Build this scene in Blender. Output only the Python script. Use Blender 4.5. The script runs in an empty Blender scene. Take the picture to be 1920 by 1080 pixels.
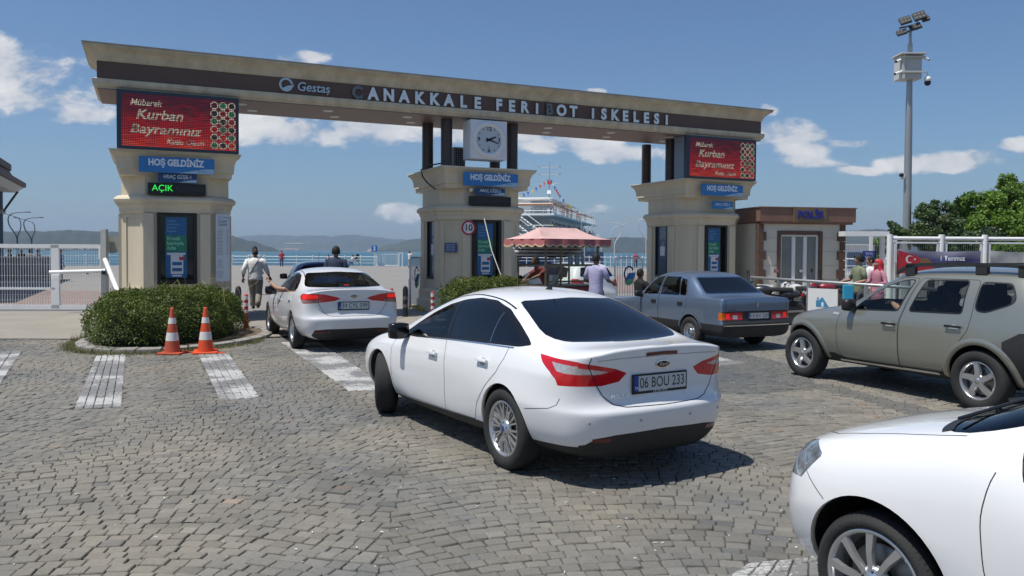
import bpy, bmesh, math, random
import numpy as np
from mathutils import Vector, Matrix, Euler
from mathutils.bvhtree import BVHTree
from math import radians as R, sin, cos, pi, atan2, sqrt, hypot, tan
random.seed(7)
S = bpy.context.scene
C = S.collection
# ------------------------------------------------------------------ camera
CAM_H = 1.72; F = 1500.0; PITCH = R(1.5); ROLL = R(0.3); SH = -0.01495
cd = bpy.data.cameras.new("camera"); cam = bpy.data.objects.new("camera", cd); C.objects.link(cam)
cd.sensor_width = 36; cd.lens = 36*F/1920; cd.shift_y = SH; cd.clip_start = .05; cd.clip_end = 40000
CM = Matrix.Rotation(pi/2-PITCH, 4, 'X') @ Matrix.Rotation(ROLL, 4, 'Z')
cam.matrix_world = Matrix.Translation((0, 0, CAM_H)) @ CM
S.camera = cam
# ------------------------------------------------------------------ light
SUNV = Vector((-.36, -.19, 1.0)).normalized()       # towards the sun
SUN_EL = math.asin(SUNV.z); SUN_ROT = atan2(SUNV.x, SUNV.y)
ld = bpy.data.lights.new("sun", 'SUN'); ld.energy = 4.9; ld.angle = R(.55); ld.color = (1, .955, .88)
lo = bpy.data.objects.new("sun", ld); C.objects.link(lo); lo.rotation_euler = SUNV.to_track_quat('Z', 'Y').to_euler()
S.view_settings.view_transform = 'Standard'; S.view_settings.look = 'None'
S.view_settings.exposure = 0.12; S.view_settings.gamma = 1
S.cycles.max_bounces = 7; S.cycles.transparent_max_bounces = 24; S.cycles.volume_bounces = 0
W = bpy.data.worlds.new("World"); S.world = W; W.use_nodes = True
def make_world():
    nt = W.node_tree; N = nt.nodes; L = nt.links; N.clear()
    out = N.new('ShaderNodeOutputWorld'); bg = N.new('ShaderNodeBackground'); L.new(bg.outputs[0], out.inputs[0])
    sk = N.new('ShaderNodeTexSky'); sk.sky_type = 'NISHITA'; sk.sun_disc = False
    sk.sun_elevation = SUN_EL; sk.sun_rotation = SUN_ROT; sk.air_density = 1.0; sk.dust_density = 1.1; sk.ozone_density = 3.0
    bg.inputs[1].default_value = .078
    tc = N.new('ShaderNodeTexCoord'); sp = N.new('ShaderNodeSeparateXYZ'); L.new(tc.outputs['Generated'], sp.inputs[0])
    def m(op, a, b=None, c=None, clamp=False):
        n = N.new('ShaderNodeMath'); n.operation = op; n.use_clamp = clamp
        for i, v in enumerate((a, b, c)):
            if v is None: continue
            if isinstance(v, (int, float)): n.inputs[i].default_value = v
            else: L.new(v, n.inputs[i])
        return n.outputs[0]
    yy = m('MAXIMUM', sp.outputs[1], .05)
    u = m('DIVIDE', sp.outputs[0], yy); v = m('DIVIDE', sp.outputs[2], yy)
    blobs = [(55,140,115,50),(5,112,55,42),(150,222,90,22),(80,195,125,40),(560,112,75,16),(555,250,170,34),(680,243,120,40),(770,232,90,40),
      (490,230,80,24),(1060,268,120,26),(1150,288,90,20),(1445,245,55,34),(1500,268,90,40),(1575,268,55,12),(1438,208,22,16),(1505,300,80,18),
      (1700,305,75,19),(1780,300,90,20),(1850,292,60,20),(1905,270,60,18),(1112,390,50,13),(1112,172,24,7),(755,400,60,20),(1000,255,70,20),
      (870,250,60,25),(1600,318,60,10),(420,215,60,16),(-200,160,200,60),(2150,260,160,50),(1240,290,70,16)]
    acc = None
    for (bx, by, rx, ry) in blobs:
        a = m('DIVIDE', m('SUBTRACT', u, (bx-960)/F), rx/F*1.15); b = m('DIVIDE', m('SUBTRACT', v, (472-by)/F), ry/F*1.15)
        g = m('SUBTRACT', 1.0, m('ADD', m('MULTIPLY', a, a), m('MULTIPLY', b, b)))
        acc = g if acc is None else m('MAXIMUM', acc, g)
    acc = m('MAXIMUM', acc, -1.0)
    cb = N.new('ShaderNodeCombineXYZ'); L.new(m('MULTIPLY', u, 1.0), cb.inputs[0]); L.new(m('MULTIPLY', v, 1.7), cb.inputs[1])
    n1 = N.new('ShaderNodeTexNoise'); n1.inputs['Scale'].default_value = 13; n1.inputs['Detail'].default_value = 12; n1.inputs['Roughness'].default_value = .60
    n1.inputs['Distortion'].default_value = .25
    L.new(cb.outputs[0], n1.inputs[0])
    dens = m('ADD', m('MULTIPLY', acc, .80), m('MULTIPLY', m('SUBTRACT', n1.outputs['Fac'], .56), 3.1))
    ms = N.new('ShaderNodeMapRange'); ms.interpolation_type = 'SMOOTHSTEP'; L.new(dens, ms.inputs[0])
    ms.inputs[1].default_value = .05; ms.inputs[2].default_value = .60; ms.inputs[3].default_value = 0; ms.inputs[4].default_value = .88
    # cloud tone: white tops, greyer undersides
    n2 = N.new('ShaderNodeTexNoise'); n2.inputs['Scale'].default_value = 16; n2.inputs['Detail'].default_value = 5
    cb2 = N.new('ShaderNodeCombineXYZ'); L.new(u, cb2.inputs[0]); L.new(m('ADD', v, -.012), cb2.inputs[1]); L.new(cb2.outputs[0], n2.inputs[0])
    tr = N.new('ShaderNodeMapRange'); L.new(m('SUBTRACT', m('MULTIPLY', n1.outputs['Fac'], 1.0), m('MULTIPLY', n2.outputs['Fac'], .35)), tr.inputs[0])
    tr.inputs[1].default_value = .22; tr.inputs[2].default_value = .55
    cr = N.new('ShaderNodeMixRGB'); L.new(tr.outputs[0], cr.inputs[0]); cr.inputs[1].default_value = (6.6, 6.9, 7.5, 1); cr.inputs[2].default_value = (11.6, 11.2, 10.7, 1)
    mx = N.new('ShaderNodeMixRGB'); L.new(ms.outputs[0], mx.inputs[0]); L.new(sk.outputs[0], mx.inputs[1]); L.new(cr.outputs[0], mx.inputs[2])
    tn = N.new('ShaderNodeMixRGB'); tn.blend_type = 'MULTIPLY'; tn.inputs[0].default_value = 1; L.new(sk.outputs[0], tn.inputs[1]); tn.inputs[2].default_value = (.83, 1.02, 1.20, 1); L.new(tn.outputs[0], mx.inputs[1])
    front = m('GREATER_THAN', sp.outputs[1], .06)
    m2 = N.new('ShaderNodeMixRGB'); L.new(front, m2.inputs[0]); L.new(tn.outputs[0], m2.inputs[1]); L.new(mx.outputs[0], m2.inputs[2])
    L.new(m2.outputs[0], bg.inputs[0])
make_world()
# ------------------------------------------------------------------ pixel -> world helpers
CM3 = CM.to_3x3()
def ray(px, py):
    return CM3 @ Vector(((px-960)/F, (540-py)/F + SH*1920/F, -1.0))
def G(px, py, z=0.0):
    d = ray(px, py); t = (z-CAM_H)/d.z; return Vector((d.x*t, d.y*t, z))
def AT(px, py, Y):
    d = ray(px, py); t = Y/d.y; return Vector((d.x*t, Y, CAM_H+d.z*t))
# ------------------------------------------------------------------ materials
MC = {}
def mat(name, col, rough=.6, metal=0, var=.0, vscale=6, bump=0, bscale=40, coat=0, emit=None, estr=1, trans=0, alpha=1, spec=.5, dark_inside=None, ior=1.45, objco=True, col2=None, streak=False):
    if name in MC: return MC[name]
    m_ = bpy.data.materials.new(name); m_.use_nodes = True; nt = m_.node_tree; N = nt.nodes; L = nt.links
    b = N['Principled BSDF']; c4 = (*col, 1)
    b.inputs['Base Color'].default_value = c4; b.inputs['Roughness'].default_value = rough; b.inputs['Metallic'].default_value = metal
    b.inputs['Coat Weight'].default_value = coat; b.inputs['Coat Roughness'].default_value = .04
    b.inputs['Specular IOR Level'].default_value = spec; b.inputs['IOR'].default_value = ior
    if trans: b.inputs['Transmission Weight'].default_value = trans
    if alpha < 1: b.inputs['Alpha'].default_value = alpha
    if emit: b.inputs['Emission Color'].default_value = (*emit, 1); b.inputs['Emission Strength'].default_value = estr
    tc = N.new('ShaderNodeTexCoord'); co = tc.outputs['Object']
    if streak:
        mp = N.new('ShaderNodeMapping'); mp.inputs['Scale'].default_value = (1, 1, .12); L.new(co, mp.inputs[0]); co = mp.outputs[0]
    last = None
    if var or col2:
        n = N.new('ShaderNodeTexNoise'); n.inputs['Scale'].default_value = vscale; n.inputs['Detail'].default_value = 8; n.inputs['Roughness'].default_value = .65; L.new(co, n.inputs[0])
        mr = N.new('ShaderNodeMapRange'); L.new(n.outputs['Fac'], mr.inputs[0]); mr.inputs[1].default_value = .3; mr.inputs[2].default_value = .7
        mx = N.new('ShaderNodeMixRGB'); L.new(mr.outputs[0], mx.inputs[0])
        a = tuple(max(0, x*(1-var)) for x in col); bb = col2 if col2 else tuple(min(1, x*(1+var)) for x in col)
        mx.inputs[1].default_value = (*a, 1); mx.inputs[2].default_value = (*bb, 1); L.new(mx.outputs[0], b.inputs['Base Color']); last = mx.outputs[0]
    if dark_inside:
        g = N.new('ShaderNodeNewGeometry'); mx = N.new('ShaderNodeMixRGB'); L.new(g.outputs['Backfacing'], mx.inputs[0])
        if last: L.new(last, mx.inputs[1])
        else: mx.inputs[1].default_value = c4
        mx.inputs[2].default_value = (*dark_inside, 1); L.new(mx.outputs[0], b.inputs['Base Color'])
        m2 = N.new('ShaderNodeMath'); m2.operation = 'MULTIPLY'; m2.inputs[1].default_value = coat
        inv = N.new('ShaderNodeMath'); inv.operation = 'SUBTRACT'; inv.inputs[0].default_value = 1; L.new(g.outputs['Backfacing'], inv.inputs[1])
        L.new(inv.outputs[0], m2.inputs[0]); L.new(m2.outputs[0], b.inputs['Coat Weight'])
    if bump:
        n = N.new('ShaderNodeTexNoise'); n.inputs['Scale'].default_value = bscale; n.inputs['Detail'].default_value = 6; L.new(co, n.inputs[0])
        bp = N.new('ShaderNodeBump'); bp.inputs['Strength'].default_value = bump; bp.inputs['Distance'].default_value = .02; L.new(n.outputs['Fac'], bp.inputs['Height']); L.new(bp.outputs[0], b.inputs['Normal'])
    MC[name] = m_; return m_
# ------------------------------------------------------------------ object helpers
def tag(o, label=None, cat=None, group=None, kind=None):
    if label: o['label'] = label
    if cat: o['category'] = cat
    if group: o['group'] = group
    if kind: o['kind'] = kind
    return o
def empty(name, loc=(0, 0, 0), rz=0, label=None, cat=None, group=None):
    o = bpy.data.objects.new(name, None); C.objects.link(o); o.location = loc; o.rotation_euler = (0, 0, rz); o.empty_display_size = .2
    return tag(o, label, cat, group)
def copy_tree(o, parent=None, label=None, loc=None, rz=None):
    c = o.copy(); C.objects.link(c); c.parent = parent
    if label: c['label'] = label
    if loc is not None: c.location = loc
    if rz is not None: c.rotation_euler = (0, 0, rz)
    for ch in [k for k in bpy.data.objects if k.parent == o]: copy_tree(ch, c)
    return c
class MB:
    def __init__(s): s.v = []; s.f = []; s.m = []; s.mats = []; s.cur = 0; s.T = None; s.sm = []; s.smooth = False
    def mt(s, m):
        if m not in s.mats: s.mats.append(m)
        s.cur = s.mats.index(m); return s
    def add(s, vs, fs):
        n = len(s.v)
        for p in vs:
            p = Vector(p)
            if s.T is not None: p = s.T @ p
            s.v.append(p)
        for f in fs: s.f.append([n+i for i in f]); s.m.append(s.cur); s.sm.append(s.smooth)
        return s
    def box(s, c, d, rz=0, bev=0, rx=0, ry=0):
        hx, hy, hz = d[0]/2, d[1]/2, d[2]/2
        M = Matrix.Translation(c) @ Euler((rx, ry, rz)).to_matrix().to_4x4()
        if bev <= 0:
            vs = [M @ Vector((a*hx, b*hy, e*hz)) for a in (-1, 1) for b in (-1, 1) for e in (-1, 1)]
            return s.add(vs, [(0, 1, 3, 2), (4, 6, 7, 5), (0, 4, 5, 1), (2, 3, 7, 6), (0, 2, 6, 4), (1, 5, 7, 3)])
        bm = bmesh.new(); bmesh.ops.create_cube(bm, size=1)
        for v in bm.verts: v.co = Vector((v.co.x*d[0], v.co.y*d[1], v.co.z*d[2]))
        bmesh.ops.bevel(bm, geom=list(bm.edges), offset=bev, segments=2, affect='EDGES', profile=.6)
        bm.verts.index_update(); vs = [M @ v.co for v in bm.verts]; fs = [[v.index for v in f.verts] for f in bm.faces]; bm.free()
        return s.add(vs, fs)
    def prism(s, poly, z0, z1, scale1=1.0, cap=True):
        n = len(poly); vs = [(x, y, z0) for x, y in poly]+[(x*scale1, y*scale1, z1) for x, y in poly]
        fs = [(i, (i+1) % n, n+(i+1) % n, n+i) for i in range(n)]
        if cap: fs += [list(range(n))[::-1], list(range(n, 2*n))]
        return s.add(vs, fs)
    def rings(s, rings, cap=True, closed=True):
        n = len(rings[0]); vs = [p for r in rings for p in r]; fs = []
        for i in range(len(rings)-1):
            for j in range(n if closed else n-1):
                k = (j+1) % n; fs.append((i*n+j, i*n+k, (i+1)*n+k, (i+1)*n+j))
        if cap: fs += [list(range(n))[::-1], [(len(rings)-1)*n+j for j in range(n)]]
        return s.add(vs, fs)
    def tube(s, pts, r, seg=8, cap=True, r2=None):
        pts = [Vector(p) for p in pts]; n = len(pts); rings = []
        up = None
        for i, p in enumerate(pts):
            t = (pts[min(i+1, n-1)]-pts[max(i-1, 0)])
            t = t.normalized() if t.length > 1e-9 else Vector((0, 0, 1))
            if up is None: up = Vector((0, 0, 1)) if abs(t.z) < .9 else Vector((1, 0, 0))
            a = t.cross(up).normalized(); b = a.cross(t).normalized(); up = b
            rr = r[i] if isinstance(r, (list, tuple)) else (r if r2 is None else r+(r2-r)*i/max(1, n-1))
            rings.append([p+a*cos(2*pi*k/seg)*rr+b*sin(2*pi*k/seg)*rr for k in range(seg)])
        return s.rings(rings, cap)
    def lathe(s, prof, seg=24, axis='Z', c=(0, 0, 0), cap=True):
        c = Vector(c); rings = []
        for (r, h) in prof:
            ring = []
            for k in range(seg):
                a = 2*pi*k/seg
                if axis == 'Z': ring.append(c+Vector((r*cos(a), r*sin(a), h)))
                elif axis == 'Y': ring.append(c+Vector((r*cos(a), h, -r*sin(a))))
                else: ring.append(c+Vector((h, r*cos(a), r*sin(a))))
            rings.append(ring)
        return s.rings(rings, cap)
    def quad(s, a, b, c, d): return s.add([a, b, c, d], [(0, 1, 2, 3)])
    def ball(s, c, r, seg=12, ring=8):
        c = Vector(c); r = Vector(r) if not isinstance(r, (int, float)) else Vector((r, r, r))
        rings = [[c+Vector((r.x*sin(t)*cos(2*pi*k/seg), r.y*sin(t)*sin(2*pi*k/seg), -r.z*cos(t))) for k in range(seg)] for t in [max(.02, min(pi-.02, pi*i/ring)) for i in range(ring+1)]]
        return s.rings(rings)
    def build(s, name, m=None, parent=None, smooth=None, loc=None, rz=None, auto=True):
        me = bpy.data.meshes.new(name); me.from_pydata([tuple(p) for p in s.v], [], s.f)
        if s.mats:
            for q in s.mats: me.materials.append(q)
            me.polygons.foreach_set('material_index', s.m)
        elif m: me.materials.append(m)
        if smooth is True: me.polygons.foreach_set('use_smooth', [True]*len(s.f))
        elif smooth == 'auto':
            me.polygons.foreach_set('use_smooth', [True]*len(s.f)); me.set_sharp_from_angle(angle=R(38))
        elif any(s.sm): me.polygons.foreach_set('use_smooth', s.sm)
        me.update()
        o = bpy.data.objects.new(name, me); C.objects.link(o)
        if parent: o.parent = parent
        if loc is not None: o.location = loc
        if rz is not None: o.rotation_euler = (0, 0, rz)
        return o
def fix_normals(o):
    bm = bmesh.new(); bm.from_mesh(o.data); bmesh.ops.recalc_face_normals(bm, faces=bm.faces); bm.to_mesh(o.data); bm.free(); return o
TXC = {}
def text_data(body, size=1, depth=0, bold=0, align='CENTER', spacing=1, italic=0):
    key = (body, size, depth, bold, align, spacing, italic)
    if key in TXC: return TXC[key]
    cu = bpy.data.curves.new('t', 'FONT'); cu.body = body; cu.size = size; cu.extrude = depth; cu.offset = bold*size; cu.align_x = align; cu.align_y = 'CENTER'
    cu.space_character = spacing; cu.shear = italic; cu.resolution_u = 4
    o = bpy.data.objects.new('t', cu); C.objects.link(o); dg = bpy.context.evaluated_depsgraph_get()
    me = bpy.data.meshes.new_from_object(o.evaluated_get(dg)); bpy.data.objects.remove(o); bpy.data.curves.remove(cu)
    TXC[key] = me; return me
def text(name, body, size, m, M, parent=None, depth=0, bold=0, align='CENTER', spacing=1, italic=0, sx=1, fit=None):
    me = text_data(body, size, depth, bold, align, spacing, italic).copy(); me.materials.clear(); me.materials.append(m)
    if fit and len(me.vertices):
        w = max(v.co.x for v in me.vertices)-min(v.co.x for v in me.vertices); sx = fit/w
    me.transform(M @ Matrix.Diagonal((sx, 1, 1, 1))); me.name = name
    o = bpy.data.objects.new(name, me); C.objects.link(o)
    if parent: o.parent = parent
    return o
def face_front(x, y, z):   # text plane facing local -Y
    return Matrix.Translation((x, y, z)) @ Matrix.Rotation(pi/2, 4, 'X')
def join(objs, name):
    """join freshly built meshes (same parent, unit transforms) into one mesh object"""
    bm = bmesh.new(); mats = []
    for o in objs:
        base = []
        for q in o.data.materials:
            if q not in mats: mats.append(q)
            base.append(mats.index(q))
        n0 = len(bm.faces); bm.from_mesh(o.data); bm.faces.ensure_lookup_table()
        for f in bm.faces[n0:]: f.material_index = base[f.material_index] if base else 0
    me = bpy.data.meshes.new(name); bm.to_mesh(me); bm.free()
    for q in mats: me.materials.append(q)
    o = bpy.data.objects.new(name, me); C.objects.link(o); o.parent = objs[0].parent
    for k in objs: bpy.data.objects.remove(k)
    return o
def skin(name, nodes, edges, m, parent=None, sub=2, root=0, loc=None):
    """nodes: [(x,y,z,r) or (x,y,z,rx,ry)], grown with the Skin modifier into one mesh"""
    me = bpy.data.meshes.new(name); me.from_pydata([n[:3] for n in nodes], edges, [])
    o = bpy.data.objects.new(name, me); C.objects.link(o)
    md = o.modifiers.new('s', 'SKIN'); md.use_smooth_shade = True; md.branch_smoothing = .3
    if not me.skin_vertices: 
        bm = bmesh.new(); bm.from_mesh(me); bm.verts.layers.skin.verify(); bm.to_mesh(me); bm.free()
    sv = me.skin_vertices[0].data
    for i, n in enumerate(nodes):
        sv[i].radius = (n[3], n[4] if len(n) > 4 else n[3]); sv[i].use_root = (i == root)
    if sub: q = o.modifiers.new('u', 'SUBSURF'); q.levels = sub; q.render_levels = sub
    dg = bpy.context.evaluated_depsgraph_get(); nm = bpy.data.meshes.new_from_object(o.evaluated_get(dg)); nm.name = name
    bpy.data.objects.remove(o); nm.materials.clear(); nm.materials.append(m)
    nm.polygons.foreach_set('use_smooth', [True]*len(nm.polygons))
    o = bpy.data.objects.new(name, nm); C.objects.link(o)
    if parent: o.parent = parent
    if loc is not None: o.location = loc
    return o
# common materials
M_white = mat('white_paint_metal', (.74, .74, .73), .45, var=.05, vscale=3)
M_black = mat('black_plastic', (.015, .015, .016), .45)
M_dgrey = mat('dark_grey', (.05, .05, .053), .6)
M_chrome = mat('chrome', (.75, .75, .76), .12, 1)
M_grey = mat('galvanised_metal', (.36, .37, .37), .45, .6, var=.12, vscale=2, streak=True)
M_rubber = mat('rubber', (.018, .018, .018), .75, bump=.15, bscale=60)
# ------------------------------------------------------------------ ground, paving, sea, hills
GL = Vector((-9.38, 17.7, 0)); GU = Vector((.910, .4146, 0)).normalized(); GN = Vector((-GU.y, GU.x, 0)); GA = atan2(GU.y, GU.x)
def gate(s, t, z=0): return GL+GU*s+GN*t+Vector((0, 0, z))
M_asph = mat('forecourt_asphalt', (.215, .203, .19), .9, var=.10, vscale=.35, bump=.25, bscale=30)
M_conc = mat('concrete_apron', (.25, .228, .192), .9, var=.13, vscale=.8, bump=.25, bscale=25)
M_stone = None
def stone_mat():
    m_ = bpy.data.materials.new('granite_setts'); m_.use_nodes = True; nt = m_.node_tree; N = nt.nodes; L = nt.links; b = N['Principled BSDF']
    at = N.new('ShaderNodeAttribute'); at.attribute_name = 'tint'; tc = N.new('ShaderNodeTexCoord')
    n = N.new('ShaderNodeTexNoise'); n.inputs['Scale'].default_value = 45; n.inputs['Detail'].default_value = 8; n.inputs['Roughness'].default_value = .7; L.new(tc.outputs['Object'], n.inputs[0])
    n3 = N.new('ShaderNodeTexNoise'); n3.inputs['Scale'].default_value = .55; n3.inputs['Detail'].default_value = 4; L.new(tc.outputs['Object'], n3.inputs[0])
    mr = N.new('ShaderNodeMapRange'); L.new(n.outputs['Fac'], mr.inputs[0]); mr.inputs[1].default_value = .3; mr.inputs[2].default_value = .7; mr.inputs[3].default_value = .84; mr.inputs[4].default_value = 1.14
    ramp = N.new('ShaderNodeValToRGB'); L.new(n3.outputs['Fac'], ramp.inputs[0])
    ramp.color_ramp.elements[0].position = .36; ramp.color_ramp.elements[0].color = (.74, .78, .82, 1); ramp.color_ramp.elements[1].position = .62; ramp.color_ramp.elements[1].color = (1.07, 1.02, .94, 1)
    mu = N.new('ShaderNodeMixRGB'); mu.blend_type = 'MULTIPLY'; mu.inputs[0].default_value = 1; L.new(at.outputs['Color'], mu.inputs[1]); L.new(ramp.outputs[0], mu.inputs[2])
    mu2 = N.new('ShaderNodeMixRGB'); mu2.blend_type = 'MULTIPLY'; mu2.inputs[0].default_value = 1; L.new(mu.outputs[0], mu2.inputs[1]); L.new(mr.outputs[0], mu2.inputs[2])
    L.new(mu2.outputs[0], b.inputs['Base Color']); b.inputs['Roughness'].default_value = .72; b.inputs['Specular IOR Level'].default_value = .35
    bp = N.new('ShaderNodeBump'); bp.inputs['Strength'].default_value = .5; bp.inputs['Distance'].default_value = .006; L.new(n.outputs['Fac'], bp.inputs['Height']); L.new(bp.outputs[0], b.inputs['Normal'])
    return m_
M_stone = stone_mat()
def stones(name, quads, tints, h, seed=1, zbase=0.0, tl=.018):
    """quads: (n,4,2) corner arrays (counter-clockwise); every stone a worn block with a sloping rim"""
    rng = np.random.default_rng(seed); q = np.asarray(quads, dtype=np.float64); n = len(q)
    cen = q.mean(axis=1, keepdims=True)
    # octagon-ish outline: cut corners
    a = q; b = np.roll(q, -1, axis=1)
    cut = rng.uniform(.03, .12, (n, 4, 1)); p1 = a+(b-a)*cut; p2 = b+(a-b)*rng.uniform(.03, .12, (n, 4, 1))
    oc = np.stack([p1, p2], axis=2).reshape(n, 8, 2)
    oc = oc+rng.normal(0, .0022, oc.shape)
    tilt = rng.normal(0, tl, (n, 1, 2)); hh = h+rng.normal(0, .0028, (n, 1))
    lv = []
    for sc, dz in ((1.0, -.024), (.975, -.0035), (.90, 0.0)):
        xy = cen+(oc-cen)*sc; z = zbase+hh+dz+((oc-cen)*tilt).sum(-1); lv.append(np.concatenate([xy, z[..., None]], -1))
    V = np.stack(lv, 1).reshape(-1, 3)                           # n*24
    base = (np.arange(n)*24)[:, None]; fc = []; 
    for l in range(2):
        for j in range(8):
            k = (j+1) % 8; fc.append(np.concatenate([base+l*8+j, base+l*8+k, base+(l+1)*8+k, base+(l+1)*8+j], 1))
    quadf = np.stack(fc, 1).reshape(-1, 4); top = base+16+np.arange(8)[None, :]
    me = bpy.data.meshes.new(name); nq = len(quadf); me.vertices.add(len(V)); me.vertices.foreach_set('co', V.ravel())
    loops = np.concatenate([quadf.ravel(), top.ravel()]); me.loops.add(len(loops)); me.loops.foreach_set('vertex_index', loops.astype(np.int32))
    me.polygons.add(nq+n); st = np.concatenate([np.arange(nq)*4, nq*4+np.arange(n)*8]); me.polygons.foreach_set('loop_start', st.astype(np.int32))
    us = np.ones(nq+n, dtype=bool); us[nq:] = False; us[:nq].reshape(n, 16)[:, 8:] = False; me.polygons.foreach_set('use_smooth', us)
    me.update(calc_edges=True); ca = me.color_attributes.new('tint', 'FLOAT_COLOR', 'POINT')
    cc = np.ones((n, 24, 4)); cc[..., :3] = np.asarray(tints)[:, None, :]; ca.data.foreach_set('color', cc.ravel()); me.materials.append(M_stone)
    o = bpy.data.objects.new(name, me); C.objects.link(o); return o
# white zebra bars, as (near-left, near-right, far-right, far-left) photo points laid on the ground
ZEB = [[(138,773),(228,768),(236,668),(182,666)], [(412,755),(488,749),(428,664),(372,668)], [(655,738),(735,734),(597,643),(527,645)],
       [(-150,790),(-40,785),(42,662),(-60,664)], [(1330,1120),(1560,1105),(1545,1050),(1400,1068)], [(1250,668),(1345,690),(1400,684),(1290,660)]]
ZP = [[G(*p).to_2d() for p in z] for z in ZEB]
def inpoly(p, poly):
    x, y = p; c = False; n = len(poly); j = n-1
    for i in range(n):
        xi, yi = poly[i]; xj, yj = poly[j]
        if (yi > y) != (yj > y) and x < (xj-xi)*(y-yi)/(yj-yi)+xi: c = not c
        j = i
    return c
def pol_edge(x):   # far edge of the paving: where concrete begins
    return 15.0+.30*(x+6)*(x > -9)+0*x if x > -6 else 15.0
ISL = None
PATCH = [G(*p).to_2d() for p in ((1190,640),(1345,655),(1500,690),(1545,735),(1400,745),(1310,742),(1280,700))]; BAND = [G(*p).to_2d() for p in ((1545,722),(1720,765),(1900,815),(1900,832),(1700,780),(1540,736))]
def paving():
    quads = []; tints = []; zq = []; zt = []
    rng = random.Random(5); arcw = 2.9; ang0 = R(4); ca, sa = cos(ang0), sin(ang0); x0c = 1.05; A_ = .34; pr = .097; oil = [(rng.uniform(-7, 6), rng.uniform(3.5, 14), rng.uniform(.08, .38), rng.uniform(.62, .85)) for _ in range(34)]
    def H(x): t = ((x-x0c)/arcw+.5) % 1; return A_*(1-abs(2*t-1)**1.8)+.03*sin(x*1.9)+.02*sin(x*4.3+1)
    y = .2
    while y < 22:
        x = -13.5-rng.random()*.1; k1, k2, k3 = rng.uniform(0, 6), rng.uniform(-.006, .006), rng.uniform(0, 6)
        while x < 14:
            w = rng.uniform(.080, .138); xm = x+w/2; cx, cy = xm*ca-(y+H(xm))*sa, xm*sa+(y+H(xm))*ca
            if 2.3 < cy < pol_edge(cx) and abs(cx) < .68*cy+1.2 and not any(inpoly((cx, cy), z) for z in ZP):
                cs = []; d0 = rng.uniform(-.003, .003)
                for (xx, sg) in ((x+.003, -1), (x+w-.003, -1), (x+w-.003, 1), (x+.003, 1)):
                    sl = (H(xx+.05)-H(xx-.05))/.1; q = 1/sqrt(1+sl*sl); hh = (pr/2*q-.0032)*sg; X = xx-sl*q*hh; Y = y+H(xx)+q*hh+d0+rng.uniform(-.0035, .0035)+.008*sin(xx*1.3+k1)+.005*sin(xx*3.7+k3)
                    cs.append((X*ca-Y*sa, X*sa+Y*ca))
                quads.append(cs); g = rng.gauss(1, .075); w_ = rng.random()
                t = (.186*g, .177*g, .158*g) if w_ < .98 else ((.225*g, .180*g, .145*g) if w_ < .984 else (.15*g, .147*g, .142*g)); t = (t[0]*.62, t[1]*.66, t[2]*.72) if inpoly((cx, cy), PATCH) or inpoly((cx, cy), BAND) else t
                f = 1.0; u_ = (cx-1.2)*.857+(cy-3)*.515
                for o_ in (-.75, .75, 2.6, 4.1, -3.2, -4.7): f *= 1-.13*math.exp(-((u_-o_-.25*sin(cy*.5))/.28)**2)
                for (ox, oy, r_, k_) in oil: f *= 1-(1-k_)*math.exp(-((cx-ox)**2+(cy-oy)**2)/(r_*r_))
                tints.append((t[0]*f, t[1]*f, t[2]*f))
            x += w
        y += pr+rng.uniform(-.002, .002)
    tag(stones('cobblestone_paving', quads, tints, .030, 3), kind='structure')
    # painted bars: straight courses of setts under worn white paint
    for zi, z in enumerate(ZP):
        quads = []; tints = []; a, b, c, d = z
        L = ((d-a).length+(c-b).length)/2; Wd = (b-a).length; nr = 5 if Wd < 1.2 else 6; nl = max(4, int(L/.17))
        for i in range(nr):
            ph = rng.uniform(0, .5)
            for j in range(-1, nl):
                j0 = max(0, (j+ph)/nl); j1 = min(1, (j+1+ph)/nl)
                if j1-j0 < .01: continue
                def P(u_, v_): return (a+(b-a)*u_).lerp(d+(c-d)*u_, v_)
                g0 = .07/nr; g1 = .006/L
                q = [P(i/nr+g0/2, j0+g1), P((i+1)/nr-g0/2, j0+g1), P((i+1)/nr-g0/2, j1-g1), P(i/nr+g0/2, j1-g1)]
                quads.append([tuple(p) for p in q]); g = rng.gauss(1, .05); tints.append((.6*g, .6*g, .58*g))
        o = stones('zebra_marking', quads, tints, .033, 9+zi, tl=.006); o.data.materials.clear(); o.data.materials.append(M_zebra); tag(o, kind='structure')
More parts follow.
